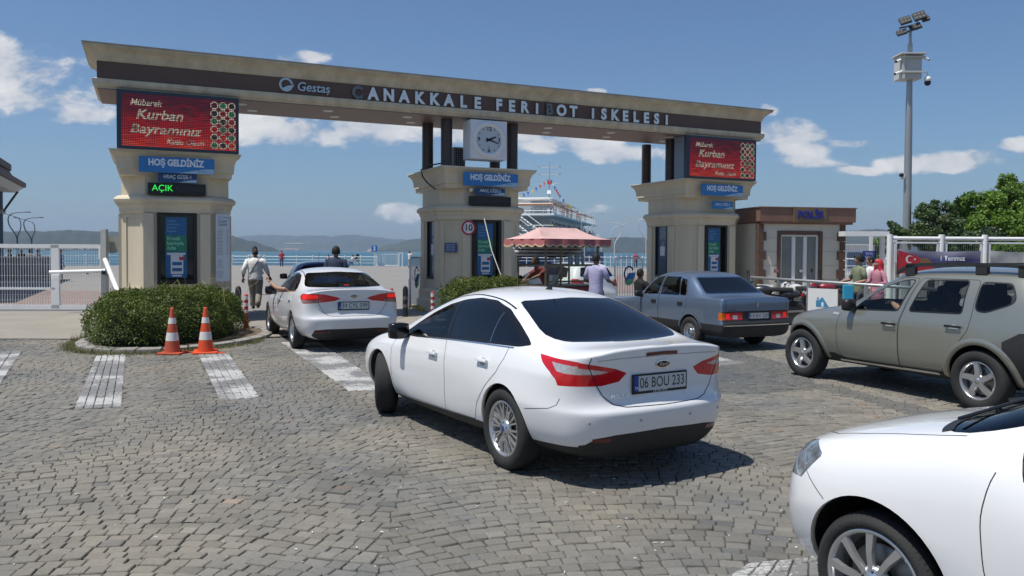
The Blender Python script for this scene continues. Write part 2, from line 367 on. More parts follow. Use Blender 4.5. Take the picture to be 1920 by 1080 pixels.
def zebra_mat():
    m_ = bpy.data.materials.new('worn_white_paint'); m_.use_nodes = True; nt = m_.node_tree; N = nt.nodes; L = nt.links; b = N['Principled BSDF']
    tc = N.new('ShaderNodeTexCoord'); n = N.new('ShaderNodeTexNoise'); n.inputs['Scale'].default_value = 1.5; n.inputs['Detail'].default_value = 3; L.new(tc.outputs['Object'], n.inputs[0])
    n2 = N.new('ShaderNodeTexNoise'); n2.inputs['Scale'].default_value = 30; n2.inputs['Detail'].default_value = 6; n2.inputs['Roughness'].default_value = .75; L.new(tc.outputs['Object'], n2.inputs[0])
    ad = N.new('ShaderNodeMath'); ad.operation = 'MULTIPLY_ADD'; L.new(n.outputs['Fac'], ad.inputs[0]); ad.inputs[1].default_value = 1.6; L.new(n2.outputs['Fac'], ad.inputs[2])
    rp = N.new('ShaderNodeValToRGB'); L.new(ad.outputs[0], rp.inputs[0]); mm = N.new('ShaderNodeMath')
    mr = N.new('ShaderNodeMapRange'); L.new(ad.outputs[0], mr.inputs[0]); mr.inputs[1].default_value = 1.14; mr.inputs[2].default_value = 1.46; L.new(mr.outputs[0], rp.inputs[0])
    e = rp.color_ramp.elements; e[0].position = .25; e[0].color = (.40, .40, .385, 1); e[1].position = .62; e[1].color = (.17, .168, .165, 1)
    L.new(rp.outputs[0], b.inputs['Base Color']); b.inputs['Roughness'].default_value = .65
    return m_
M_zebra = zebra_mat()
paving()
M_joint = mat('joint_sand', (.065, .058, .048), .95, var=.35, vscale=9, bump=.4, bscale=80)
g = MB(); g.add([(-26, 1.0, .020), (30, 1.0, .020), (30, 26.2, .020), (-6, 15.45, .020), (-26, 15.45, .020)], [(0, 1, 2, 3, 4)]); tag(g.build('paving_bed', M_joint), kind='structure')
rng = random.Random(77); g = MB(); M_lit_ = mat('litter_white', (.6, .6, .57), .8)
for i in range(420):
    y = 3+13*rng.random()**1.3; x = rng.uniform(-.66, .66)*y; a = rng.uniform(0, 3.1); l, w = rng.uniform(.006, .028), rng.uniform(.003, .009); g.mt(M_lit_).box((x, y, .034), (l, w, .004), rz=a)
tag(g.build('litter', None), 'white flecks of litter scattered over the cobbles', 'litter', None, 'stuff')
# quay platform
g = MB(); QX0, QX1, QY0, QY1 = -220, 420, -60, 92
g.add([(QX0, QY0, 0), (QX1, QY0, 0), (QX1, 300, 0), (60, 300, 0), (60, 124, 0), (24, 104, 0), (24, 92, 0), (-40, 92, 0), (-60, 68, 0), (QX0, 64, 0)], [tuple(range(10))])
tag(g.build('ground', M_asph), kind='structure')
g = MB(); E2 = [(QX1, 300), (60, 300), (60, 124), (24, 104), (24, 92), (-40, 92), (-60, 68), (QX0, 64)]
for (x0, y0), (x1, y1) in zip(E2, E2[1:]):
    g.quad((x0, y0, -.01), (x1, y1, -.01), (x1, y1, -3), (x0, y0, -3))
tag(g.build('quay_edge', M_conc), kind='structure')
# concrete apron before the gates
g = MB(); 
A = [(-30, 14.6), (-6.6, 15.0), (-5.4, 15.3), (-2, 16.4), (4, 18.0), (20, 22.8)]; B = [(-30, 21.5), (-10, 21.2), (-5.4, 22.6), (-2, 24), (4, 26.8), (20, 33)]
g.add([(x, y, .044) for x, y in A]+[(x, y, .044) for x, y in B], [(i, i+1, 7+i, 6+i) for i in range(5)]); 
tag(g.build('concrete_apron', M_conc), kind='structure')
M_redp = mat('red_pavers', (.21, .155, .13), .9, var=.2, vscale=2)
g = MB(); g.quad((-24, 24, .012), (-11.2, 24, .012), (-13.5, 33, .012), (-30, 33, .012)); g.quad((3.4, 33.5, .012), (7.5, 35, .012), (12.0, 62, .012), (6, 60, .012)); tag(g.build('red_pavement', M_redp), kind='structure')
g = MB(); g.box((-2.75, 23.3, .07), (1.6, .25, .14), GA+R(90)); tag(g.build('kerb', mat('yellow_kerb_paint', (.55, .4, .1), .8, var=.3, vscale=5)), kind='structure')
# dark patches of older paving on the right (asphalt seams)
M_seam = mat('tar_seam', (.06, .06, .06), .85, var=.3, vscale=5)
def strip(name, pts, w, z, m, kind='structure'):
    g = MB(); P = [Vector(p) for p in pts]; L_ = []
    for i, p in enumerate(P):
        t = (P[min(i+1, len(P)-1)]-P[max(0, i-1)]).normalized(); nn = Vector((-t.y, t.x, 0)); L_ += [p+nn*w/2+Vector((0, 0, z)), p-nn*w/2+Vector((0, 0, z))]
    g.add(L_, [(2*i, 2*i+1, 2*i+3, 2*i+2) for i in range(len(P)-1)]); return tag(g.build(name, m), kind=kind)
# strip('tar_seam', [G(1340, 693), G(1500, 712), G(1640, 748), G(1760, 790)], .16, .038, M_seam)
# sea
def sea_mat():
    m_ = bpy.data.materials.new('sea_water'); m_.use_nodes = True; nt = m_.node_tree; N = nt.nodes; L = nt.links; b = N['Principled BSDF']
    b.inputs['Base Color'].default_value = (.018, .085, .125, 1); b.inputs['Roughness'].default_value = .28; b.inputs['IOR'].default_value = 1.33
    tc = N.new('ShaderNodeTexCoord'); n = N.new('ShaderNodeTexNoise'); n.inputs['Scale'].default_value = .5; n.inputs['Detail'].default_value = 8; n.inputs['Roughness'].default_value = .65; L.new(tc.outputs['Object'], n.inputs[0])
    n2 = N.new('ShaderNodeTexNoise'); n2.inputs['Scale'].default_value = .004; n2.inputs['Detail'].default_value = 5; L.new(tc.outputs['Object'], n2.inputs[0])
    rp = N.new('ShaderNodeValToRGB'); L.new(n2.outputs['Fac'], rp.inputs[0]); rp.color_ramp.elements[0].color = (.012, .065, .105, 1); rp.color_ramp.elements[1].color = (.03, .125, .155, 1)
    rp.color_ramp.elements[0].position = .35; rp.color_ramp.elements[1].position = .65; L.new(rp.outputs[0], b.inputs['Base Color'])
    bp = N.new('ShaderNodeBump'); bp.inputs['Strength'].default_value = 1; bp.inputs['Distance'].default_value = .8; L.new(n.outputs['Fac'], bp.inputs['Height']); L.new(bp.outputs[0], b.inputs['Normal']); return m_
g = MB(); g.quad((-16000, -300, -1.6), (16000, -300, -1.6), (16000, 16000, -1.6), (-16000, 16000, -1.6)); tag(g.build('sea', sea_mat()), kind='structure')
# far shores: ridge profile in photo px, real distance
def hill(name, Y, prof, depth, m, seed, base=475):
    rng = random.Random(seed); g = MB(); cols = []; g.smooth = True
    xs = []; x = prof[0][0]
    while x <= prof[-1][0]: xs.append(x); x += 5
    for x in xs:
        for (x0, y0), (x1, y1) in zip(prof, prof[1:]):
            if x0 <= x <= x1: f = (x-x0)/(x1-x0); f = f*f*(3-2*f); top = y0+(y1-y0)*f; break
        top += .55*sin(x*.07+seed)+.35*sin(x*.31+seed*2)+.4*rng.uniform(-1, 1)
        zt = max(3, AT(x, top, Y+depth*.55).z); col = []
        X = AT(x, 470, Y).x
        for j in range(13):
            t = j/12; f = min(1, t/.62); zz = zt*(sin(f*pi/2)**1.1) if t <= .62 else zt*cos((t-.62)/.38*pi/2)
            bumpy = zt*.04*(sin(x*.09+j*1.3+seed)+sin(x*.21-j*.9)+rng.uniform(-.6, .6))*sin(pi*min(1, f))*(1 if t < .6 else .2)
            Yd = Y+depth*t*.9; col.append((X*Yd/Y, Yd, -2+max(0, zz+bumpy) if j else -3))
        cols.append(col)
    g.rings(cols, cap=False, closed=False); return tag(g.build(name, m), kind='structure')
M_hill = mat('scrub_hillside', (.014, .028, .022), .95, var=.45, vscale=.012, col2=(.035, .048, .032))
M_hill2 = mat('far_hillside', (.02, .04, .03), .95, var=.4, vscale=.004, col2=(.05, .065, .04))
hill('near_hill', 2400, [(-500, 440), (-150, 430), (60, 433), (130, 431), (220, 434), (330, 434), (430, 440), (470, 450), (505, 462), (530, 471)], 900, M_hill, 1)
hill('far_hill', 6500, [(250, 452), (420, 447), (460, 442), (510, 440), (560, 442), (620, 442), (655, 440), (700, 443), (745, 449), (800, 450), (900, 455), (1000, 462), (1060, 470)], 2500, M_hill2, 2)
hill('middle_hill', 3600, [(690, 471), (735, 457), (770, 448), (830, 442), (900, 440), (980, 452), (1030, 471)], 1300, M_hill2, 5)
hill('right_hill', 3300, [(1030, 471), (1085, 455), (1120, 447), (1160, 444), (1230, 446), (1400, 440), (1560, 432), (1650, 430), (1800, 436), (2300, 430)], 1300, M_hill, 3)
# pale clearings and shore buildings on the far side
M_bare = mat('bare_earth', (.30, .26, .19), .95, var=.15, vscale=.02)
def far_patch(px0, px1, py, Y, h):
    a = AT(px0, py, Y); b = AT(px1, py, Y); g = MB(); n = 9; rng = random.Random(px0)
    top = [(a.lerp(b, i/n)+Vector((0, 40, h*(.4+.6*sin(pi*(i+.5)/(n+1)))*rng.uniform(.7, 1.2)))) for i in range(n+1)]; bot = [a.lerp(b, i/n)+Vector((0, -6, -1)) for i in range(n+1)]
    bk = [p+Vector((0, 60, -h*2)) for p in top]
    g.add(bot+top+bk, [(i, i+1, n+2+i, n+1+i) for i in range(n)]+[(n+1+i, n+2+i, 2*n+3+i, 2*n+2+i) for i in range(n)]); return g
for i, (a, b, y, Y, h) in enumerate([(532, 568, 457, 6300, 5), (527, 560, 468, 5200, 7), (688, 702, 471, 3500, 13)]):
    tag(far_patch(a, b, y, Y, h).build('bare_slope', M_bare), kind='structure')
def far_town(px0, px1, py, Y, n, seed, label):
    rng = random.Random(seed); g = MB(); cols = [mat('far_wall_white', (.55, .52, .48), .9), mat('far_wall_cream', (.5, .42, .33), .9), mat('far_roof', (.35, .16, .1), .9)]
    for i in range(n):
        p = AT(rng.uniform(px0, px1), py+rng.uniform(-3, 0), Y+rng.uniform(0, 80)); w, h, d = rng.uniform(6, 14), rng.uniform(3, 7), rng.uniform(6, 12)
        z = max(-1.6, p.z-3); g.mt(cols[rng.randint(0, 1)]).box((p.x, p.y, z+h/2), (w, d, h)); g.mt(cols[2]).rings([[(p.x-w/2-.4, p.y-d/2-.4, z+h), (p.x+w/2+.4, p.y-d/2-.4, z+h), (p.x+w/2+.4, p.y+d/2+.4, z+h), (p.x-w/2-.4, p.y+d/2+.4, z+h)], [(p.x-w/4, p.y, z+h+2)]*2+[(p.x+w/4, p.y, z+h+2)]*2][:2])
    return tag(g.build('shore_town', None), label, None, None, 'stuff')
far_town(60, 235, 467, 2380, 70, 3, 'pale houses strung along the far shore at left')
far_town(525, 565, 470, 5150, 25, 4, 'pale houses on the distant shore behind the pier')
far_town(1225, 1260, 474, 3290, 12, 6, 'pale houses on the far shore at right')
# haze
def haze():
    m_ = bpy.data.materials.new('haze_air'); m_.use_nodes = True; N = m_.node_tree.nodes; L = m_.node_tree.links; N.remove(N['Principled BSDF'])
    pv = N.new('ShaderNodeVolumePrincipled'); pv.inputs['Color'].default_value = (.60, .76, 1, 1); pv.inputs['Density'].default_value = .000105; pv.inputs['Anisotropy'].default_value = .2
    L.new(pv.outputs[0], N['Material Output'].inputs['Volume'])
    g = MB(); g.box((0, 4600, 148), (22000, 9900, 306)); o = g.build('haze', m_); tag(o, kind='stuff'); o['label'] = 'thin blue haze over the strait'; return o
haze()
# ------------------------------------------------------------------ entrance gantry, booths and their signs
M_cream = mat('cream_render', (.61, .53, .395), .85, var=.13, vscale=1.4, bump=.08, bscale=50, streak=True)
M_cream2 = mat('weathered_cream_cornice', (.48, .415, .30), .85, var=.12, vscale=3.2, col2=(.64, .57, .43), streak=True)
M_lip = mat('pale_capping', (.66, .62, .55), .7, var=.08)
M_brown = mat('brown_cladding', (.115, .068, .052), .42, var=.14, vscale=.7)
M_brown2 = mat('brown_column', (.06, .042, .036), .35, var=.1)
M_soff = mat('soffit_panel', (.17, .115, .095), .5, var=.08, vscale=.6)
M_navy = mat('navy_metal_case', (.035, .05, .075), .4, .2)
M_navyside = mat('blue_grey_case_side', (.20, .245, .30), .45, .2)
M_blue = mat('sign_blue', (.03, .19, .47), .45, var=.08, vscale=5)
M_dblue = mat('sign_dark_blue', (.02, .07, .2), .4)
M_sky = mat('sign_light_wave', (.35, .52, .66), .45)
M_wtxt = mat('sign_white_letters', (.72, .76, .80), .5)
M_bglass = mat('booth_glass', (.01, .014, .016), .06, spec=.6)
M_frame = mat('black_window_frame', (.012, .012, .012), .35)
M_steel = mat('polished_steel_letter', (.80, .80, .78), .38, .65, var=.06, vscale=3)
M_steeld = mat('unlit_steel_letter', (.20, .18, .17), .3, 1, var=.2)  # darker copy of the letter steel, unlit look put into the colour
M_green = mat('poster_green', (.03, .19, .12), .5)
M_postw = mat('poster_paper', (.62, .64, .66), .5)
M_ink = mat('printed_ink', (.06, .07, .09), .6)
M_poster = mat('poster_blue', (.02, .12, .30), .3, var=.15, vscale=3)
def cham(hw, hd, c, o=0):
    hw += o; hd += o; c = c+o*.6
    return [(-hw+c, -hd), (hw-c, -hd), (hw, -hd+c), (hw, hd-c), (hw-c, hd), (-hw+c, hd), (-hw, hd-c), (-hw, -hd+c)]
def ring3(poly, z): return [(x, y, z) for x, y in poly]
def rect(hw, hd): return [(-hw, -hd), (hw, -hd), (hw, hd), (-hw, hd)]
HW, HD, CH = 1.18, 1.25, .5
def booth(s, label, first):
    o = gate(s, 1.5); t = empty('ticket_booth', o, GA, label, 'ticket booth', 'cream ticket booths under the gantry')
    m = MB(); m.mt(M_cream); b = lambda off: cham(HW, HD, CH, off)
    # body with window openings: build side by side panels
    m.rings([ring3(b(.16), 0), ring3(b(.16), .34), ring3(b(.11), .40), ring3(b(.11), .60), ring3(b(.05), .68), ring3(b(0), .70)], cap=False)
    P = b(0); z0, z1 = .70, 2.66
    holes = {0: (-.43, .43, .92, 2.64), 6: (-.33, .33, .94, 2.63)}
    for i in range(8):
        a, c = Vector((*P[i], 0)), Vector((*P[(i+1) % 8], 0)); L_ = (c-a).length; u = (c-a)/L_; nrm = Vector((u.y, -u.x, 0))
        def pt(x, z, d=0): return a+u*x+Vector((0, 0, z))-nrm*d
        if i in holes:
            h0, h1, hz0, hz1 = holes[i]; h0 += L_/2; h1 += L_/2
            for (x0, x1, za, zb) in ((0, h0, z0, z1), (h1, L_, z0, z1), (h0, h1, z0, hz0), (h0, h1, hz1, z1)):
                m.quad(pt(x0, za), pt(x1, za), pt(x1, zb), pt(x0, zb))
            for (p, q) in (((h0, hz0), (h1, hz0)), ((h1, hz0), (h1, hz1)), ((h1, hz1), (h0, hz1)), ((h0, hz1), (h0, hz0))):
                m.quad(pt(*p), pt(*q), pt(q[0], q[1], .16), pt(p[0], p[1], .16))
        else:
            i0 = .14 if L_ < 1 else .3; 
            za, zb = z0+.16, z1-.18; m.quad(pt(0, z0), pt(i0, z0), pt(i0, z1), pt(0, z1)); m.quad(pt(L_-i0, z0), pt(L_, z0), pt(L_, z1), pt(L_-i0, z1))
            m.quad(pt(i0, z0), pt(L_-i0, z0), pt(L_-i0, za), pt(i0, za)); m.quad(pt(i0, zb), pt(L_-i0, zb), pt(L_-i0, z1), pt(i0, z1))
            m.quad(pt(i0, za, .025), pt(L_-i0, za, .025), pt(L_-i0, zb, .025), pt(i0, zb, .025))
            for (p, q) in (((i0, za), (L_-i0, za)), ((L_-i0, za), (L_-i0, zb)), ((L_-i0, zb), (i0, zb)), ((i0, zb), (i0, za))):
                m.quad(pt(*p), pt(*q), pt(q[0], q[1], .025), pt(p[0], p[1], .025))
    m.rings([ring3(b(-.02), 2.66), ring3(b(0), 2.90), ring3(b(0), 3.45)], cap=False)
    m.build('wall', None, t)
    # pilasters with capitals either side of the front and on the flank
    m = MB(); m.mt(M_cream)
    for (x, y, w, d) in ((-.61, -HD-.03, .22, .07), (.61, -HD-.03, .22, .07), (-HW-.03, .58, .07, .26), (-HW-.03, -.58, .07, .26), (HW+.03, .58, .07, .26), (HW+.03, -.58, .07, .26)):
        MB().mt(M_cream).box((x, y, 1.63), (w, d, 1.86)).build('pilaster', None, t)
    m = MB(); m.mt(M_cream)
    m.rings([ring3(b(.015), 2.56), ring3(b(.05), 2.60), ring3(b(.05), 2.68), ring3(b(.09), 2.75), ring3(b(.09), 2.79), ring3(b(.15), 2.83), ring3(b(.165), 2.89), ring3(b(.13), 2.945), ring3(b(.06), 2.98), ring3(b(.001), 2.985)], cap=False)
    # the band is hollow where the window frames run beneath it
    m.build('cornice_band', None, t)
    m = MB(); m.mt(M_cream); r = lambda o_: rect(1.19+o_, 1.29+o_)
    m.rings([ring3(r(-.05), 3.42), ring3(r(.02), 3.425), ring3(r(.02), 3.53), ring3(r(.065), 3.545), ring3(r(.075), 3.72), ring3(r(.11), 3.83), ring3(r(.17), 3.905), ring3(r(.20), 3.92), ring3(r(.20), 3.965)], cap=True)
    m.mt(M_lip); m.box((0, 0, 3.976), (2.82, 3.02, .022)); m.build('top_cornice', None, t)
    # front window: frame, glass, poster
    f = MB(); f.mt(M_frame)
    for (x, z, w, h) in ((-.39, 1.78, .08, 1.72), (.39, 1.78, .08, 1.72), (0, .97, .70, .10), (0, 2.59, .70, .10)): f.box((x, -HD+.02, z), (w, .12, h))
    fo = f.build('window', None, t); g_ = MB(); g_.quad((-.35, -HD+.07, 1.0), (.35, -HD+.07, 1.0), (.35, -HD+.07, 2.55), (-.35, -HD+.07, 2.55)); g_.build('pane', M_bglass, fo)
    p = MB(); p.mt(M_poster).box((-.02, -HD+.062, 1.78), (.46, .006, 1.42)); y = -HD+.056
    def q(m_, x0, x1, z0_, z1_, yy=y): p.mt(m_).quad((x0, yy, z0_), (x1, yy, z0_), (x1, yy, z1_), (x0, yy, z1_))
    q(M_green, -.25, .21, 1.68, 2.06, y); q(M_postw, -.14, .13, 1.16, 1.60, y-.003); q(M_poster, -.11, .10, 1.22, 1.30, y-.006); q(M_poster, -.11, .10, 1.36, 1.44, y-.006)
    q(M_postw, -.22, .18, 1.605, 1.655, y-.003); q(mat('poster_red', (.4, .05, .06), .5), .04, .16, 1.48, 1.56, y-.006); q(M_postw, -.11, .10, 1.10, 1.14, y-.006)
    po = p.build('poster', None, t)
    for k, (tx, z, sz) in enumerate((('Doğru', 2.40, .07), ('Geçişlerde', 2.32, .06), ('Biletinizi', 2.24, .06), ('Gişeden', 2.16, .06))): text('poster_text', tx, sz, mat('poster_pale_text', (.25, .42, .62), .5), face_front(-.22, y-.004, z), po, align='LEFT')
    for tx, z in (('Kredi', 1.985), ('kartıyla', 1.875), ('öde', 1.765)): text('poster_text', tx, .125, mat('poster_green_text', (.25, .6, .42), .5), face_front(-.22, y-.004, z), po, bold=.02, align='LEFT')
    # flank windows
    for sx in (-1, 1):
        f = MB(); f.mt(M_frame); X = sx*(HW-.03)
        for (yy, z, w, h) in ((-.30, 1.78, .06, 1.70), (.30, 1.78, .06, 1.70), (0, .97, .54, .06), (0, 2.6, .54, .06)): f.box((X, yy, z), (.08, w, h))
        fo = f.build('window', None, t); g_ = MB(); X = sx*(HW-.06); g_.quad((X, -.27, 1.0), (X, .27, 1.0), (X, .27, 2.57), (X, -.27, 2.57)); g_.build('pane', mat('reflective_glass', (.10, .13, .17), .05, .0, spec=.9), fo)
        X = sx*(HW-.052); g_ = MB(); g_.mt(M_postw).quad((X, -.13, 1.62), (X, .12, 1.62), (X, .12, 1.92), (X, -.13, 1.92)); g_.mt(M_dblue).rings([[(X, .16*cos(a)-.0, 1.95+.2*sin(a)) for a in np.linspace(-.3, 3.5, 14)], [(X, .13*cos(a), 1.95+.165*sin(a)) for a in np.linspace(-.3, 3.5, 14)]], cap=False, closed=False); g_.build('window_sticker', None, fo)
    return t
BS = (1.83, 9.65, 17.45)
B1 = booth(BS[0], 'cream ticket booth nearest the white sliding gate, behind the big round bush', 1)
B2 = booth(BS[1], 'middle cream ticket booth under the clock, with a speed limit disc', 0)
B3 = booth(BS[2], 'cream ticket booth beside the brown roofed police hut', 0)
# gantry
def gantry():
    t = empty('entrance_gantry', gate(0, 0), GA, 'long brown and cream gantry spanning the ferry entrance above the booths', 'gantry')
    Ln = 19.2; D = 2.05
    prof_top = [(.0, 5.90), (-.03, 5.93), (-.04, 5.98), (-.07, 6.02), (-.12, 6.09), (-.20, 6.15), (-.25, 6.17), (-.25, 6.225)]
    def bar(prof, m_, name, inset=0, close_top=True):
        m = MB(); rings_ = []
        for (o_, z) in prof: rings_.append([(0+o_+inset, o_, z), (Ln-o_-inset, o_, z), (Ln-o_-inset, D-o_, z), (0+o_+inset, D-o_, z)])
        m.mt(m_).rings(rings_); return m.build(name, None, t)
    bar(prof_top, M_cream2, 'upper_cornice', .2)
    m = MB(); m.mt(mat('grey_metal_capping', (.34, .33, .31), .6, .3, var=.2, vscale=2)).box((Ln/2, D/2, 6.236), (Ln+.16, D+.56, .022)); m.build('metal_capping', None, t)
    m = MB(); m.mt(M_brown).box((Ln/2, D/2, 5.715), (Ln-.40, D-.02, .374)); m.build('fascia', None, t)
    bar([(.02, 5.302), (.02, 5.33), (-.03, 5.36), (-.06, 5.42), (-.06, 5.50), (-.03, 5.515), (.03, 5.526)], M_cream2, 'lower_moulding', .17)
    m = MB(); m.mt(M_soff).box((Ln/2, D/2, 5.292), (Ln-.42, D-.05, .018)); so = m.build('soffit', None, t)
    for k in range(9):
        for yy in (.6, 1.42):
            x = 1.2+k*2.1+ (.35 if yy > 1 else 0)
            l = MB(); l.mt(mat('recessed_lamp_glass', (.62, .62, .6), .25)).lathe([(0.001, 5.279), (.10, 5.279), (.12, 5.272), (.135, 5.282)], 20, c=(x, yy, 0)); l.build('recessed_lamp', None, so, smooth='auto')
    # columns standing on the booths
    for bs in BS:
        for (dx, dy) in ((-1.08, .72), (-1.50+.42, 2.2), (.86, .72), (.86, 2.2)) if bs != BS[1] else ((-1.45+.0, .95), (-1.08, .55), (.87, .55), (.9, 2.0)):
            if bs == BS[1] and dx == -1.45: dx = -1.30; dy = 1.6
            if bs == BS[2] and dx < -1: dx = -1.18; dy += .45
            m = MB(); m.mt(M_brown2).lathe([(.155, 3.99), (.155, 5.283)], 20, c=(bs+dx, dy*.9, 0)); m.build('column', None, t, smooth='auto')
    # lettering, one mesh per word
    def word(wd, s0, s1, dark=()):
        objs = []; n = len(wd)
        for k, ch in enumerate(wd):
            x = s0+(s1-s0)*(k+.5)/n
            objs.append(text('l', ch, .41, M_steeld if k in dark else M_steel, face_front(x, -.035, 5.675), t, depth=.02, bold=.045, sx=.92)); objs[-1].name = 'letter'
    word('ÇANAKKALE', 5.80, 9.45, (0,)); word('FERiBOT', 9.68, 12.36, (4,)); word('iSKELESi', 12.62, 15.52, ())
    MB().mt(mat('brushed_steel', (.55, .56, .57), .35, 1)).tube([(5.262, -.035, 5.62), (5.28, -.035, 5.59), (5.265, -.035, 5.565), (5.24, -.035, 5.57)], .012, 6).build('cedilla', None, t)
    lg = text('logo_lettering', 'Gestas', .30, mat('brushed_steel', (.55, .56, .57), .35, 1), face_front(4.92, -.035, 5.70), t, depth=.02, bold=.012, italic=.12, fit=.78)
    m = MB(); m.mt(mat('brushed_steel', (.55, .56, .57), .35, 1)); cx, cz = 4.27, 5.73
    A = np.linspace(.2, 2*pi-.55, 30); r1 = [(cx+.165*cos(a), -.03, cz+.165*sin(a)) for a in A]; r0 = [(cx+.115*cos(a), -.03, cz+.115*sin(a)) for a in A]
    r1b = [(x, -.012, z) for x, _, z in r1]; r0b = [(x, -.012, z) for x, _, z in r0]
    m.rings([r0b, r0, r1, r1b], cap=False, closed=False)
    m.add([(cx-.12, -.032, cz-.11), (cx+.02, -.032, cz-.03), (cx+.19, -.032, cz+.02), (cx+.15, -.032, cz-.07), (cx+.01, -.032, cz-.115), (cx-.05, -.032, cz-.15)], [(0, 1, 2, 3, 4, 5)]); m.build('logo_ring', None, t)
    return t
gantry()
# sign boards
def swoosh(m, x0, x1, z0, y, h):
    n = 12; top = [(x0+(x1-x0)*i/n, y, z0+h*(.5-.5*cos(pi*min(1, i/n*1.1)))*1.0) for i in range(n+1)]; bot = [(x0+(x1-x0)*i/n, y, z0) for i in range(n+1)]
    m.mt(M_sky).add(bot+top, [(i, i+1, n+2+i, n+1+i) for i in range(n)])
def gplane(s, t, z): return gate(s, t, z)
def logo_mini(t, x, z, y, sc=1):
    m = MB(); m.mt(M_blue); A = np.linspace(.3, 2*pi-.4, 16)
    m.rings([[(x+.028*sc*cos(a), y, z+.028*sc*sin(a)) for a in A], [(x+.021*sc*cos(a), y, z+.021*sc*sin(a)) for a in A]], cap=False, closed=False); m.build('logo', None, t)
    text('logo_text', 'Gestaş', .042*sc, M_blue, face_front(x+.1*sc, y, z), t)
for i, (s, lab) in enumerate(((BS[0], 'blue welcome sign on the booth under the larger red screen'), (BS[1], 'blue welcome sign just below the clock'), (BS[2], 'blue welcome sign on the booth beside the police hut'))):
    t = empty('welcome_sign', gate(s, -.02, 3.66), GA, lab, 'sign', 'blue welcome signs')
    m = MB(); m.mt(M_blue).box((0, -.02, 0), (1.60, .035, .355), bev=.006); swoosh(m, -.1, .795, -.176, -.0395, .115); m.build('board', None, t)
    text('sign_text', 'HOŞ GELDİNİZ', .205, M_wtxt, face_front(-.02, -.041, .045), t, bold=.045, fit=1.18); logo_mini(t, .46, -.115, -.0425)
for (s, z, w, h, tx, lab) in ((1.84, 3.385, .83, .21, 'ARAÇ GİŞE-1', 'dark blue vehicle booth 1 sign'), (9.67, 3.35, .86, .19, 'ARAÇ GİŞE-2', 'dark blue vehicle booth 2 sign'), (17.54, 3.21, .80, .24, 'ARAÇ GİŞE-3', 'blue vehicle booth 3 sign on the booth by the police hut')):
    t = empty('lane_sign', gate(s, .06, z-.005), GA, lab, 'sign', 'vehicle lane signs'); m = MB(); m.mt(M_dblue if '3' not in tx else M_blue).box((0, -.005, 0), (w, .03, h)); swoosh(m, -.05, w/2-.005, -h/2+.002, -.0225, .07); m.build('board', None, t)
    text('sign_text', tx, .115, M_wtxt, face_front(0, -.024, .02), t, bold=.012, fit=w*.72)
M_led_g = mat('green_led', (.0, .1, .0), .5, emit=(.03, .75, .08), estr=1.1); M_led_off = mat('unlit_led', (.035, .04, .035), .5)
for (s, z, w, h, on, lab) in ((1.83, 3.125, 1.24, .26, 1, 'black display with green open lettering on the first booth'), (9.70, 3.09, 1.20, .25, 0, 'unlit black display on the middle booth')):
    t = empty('lane_display', gate(s, .2, z), GA, lab, 'display'); m = MB(); m.mt(M_frame).box((0, -.06, 0), (w, .14, h), bev=.008); m.build('case', None, t)
    text('open_text', 'AÇIK', .20, M_led_g if on else M_led_off, face_front(-w*.25, -.1325, .01), t, bold=.0, fit=w*.36); text('closed_text', 'KAPALI', .18, M_led_off, face_front(w*.22, -.1325, .01), t, fit=w*.46)
# LED message screens
def led_mat(kind):
    m_ = bpy.data.materials.new('led_screen_'+kind); m_.use_nodes = True; nt = m_.node_tree; N = nt.nodes; L = nt.links; b = N['Principled BSDF']; b.inputs['Base Color'].default_value = (.01, .01, .01, 1); b.inputs['Roughness'].default_value = .6
    tc = N.new('ShaderNodeTexCoord'); sp = N.new('ShaderNodeSeparateXYZ'); L.new(tc.outputs['Object'], sp.inputs[0])
    def m(op, a, b_=None):
        n = N.new('ShaderNodeMath'); n.operation = op
        for i, v in enumerate((a, b_)):
            if v is None: continue
            if isinstance(v, (int, float)): n.inputs[i].default_value = v
            else: L.new(v, n.inputs[i])
        return n.outputs[0]
    gx = m('GREATER_THAN', m('FRACT', m('MULTIPLY', sp.outputs[0], 1/.038)), .28); gz = m('GREATER_THAN', m('FRACT', m('MULTIPLY', sp.outputs[2], 1/.038)), .42)
    grid = m('ADD', m('MULTIPLY', m('MULTIPLY', gx, gz), .70), .05)
    mp = N.new('ShaderNodeMapping'); mp.inputs['Scale'].default_value = (1.6, 1, 15); L.new(tc.outputs['Object'], mp.inputs[0])
    n = N.new('ShaderNodeTexNoise'); n.inputs['Scale'].default_value = 1.6; n.inputs['Detail'].default_value = 3; L.new(mp.outputs[0], n.inputs[0])
    if kind == 'red':
        g = m('ADD', m('MULTIPLY', sp.outputs[2], -.75), .30)
        v = m('ADD', g, m('MULTIPLY', m('SUBTRACT', n.outputs['Fac'], .5), 1.1)); rp = N.new('ShaderNodeValToRGB'); L.new(v, rp.inputs[0]); e = rp.color_ramp.elements
        e[0].position = 0; e[0].color = (.10, .008, .025, 1); e[1].position = 1; e[1].color = (.85, .10, .05, 1); q = e.new(.28); q.color = (.34, .010, .02, 1); q = e.new(.5); q.color = (.50, .010, .015, 1); col = rp.outputs[0]
    else:
        rp = N.new('ShaderNodeValToRGB'); L.new(n.outputs['Fac'], rp.inputs[0]); e = rp.color_ramp.elements; e[0].position = .3; e[0].color = (.12, .1, .08, 1); e[1].position = .55; e[1].color = {'text': (.72, .68, .55, 1), 'green': (.02, .2, .1, 1), 'dark': (.02, .02, .02, 1)}[kind]; col = rp.outputs[0]
    L.new(col, b.inputs['Emission Color']); L.new(grid, b.inputs['Emission Strength']); return m_
M_lr, M_lt, M_lg, M_ld = [led_mat(k) for k in ('red', 'text', 'green', 'dark')]
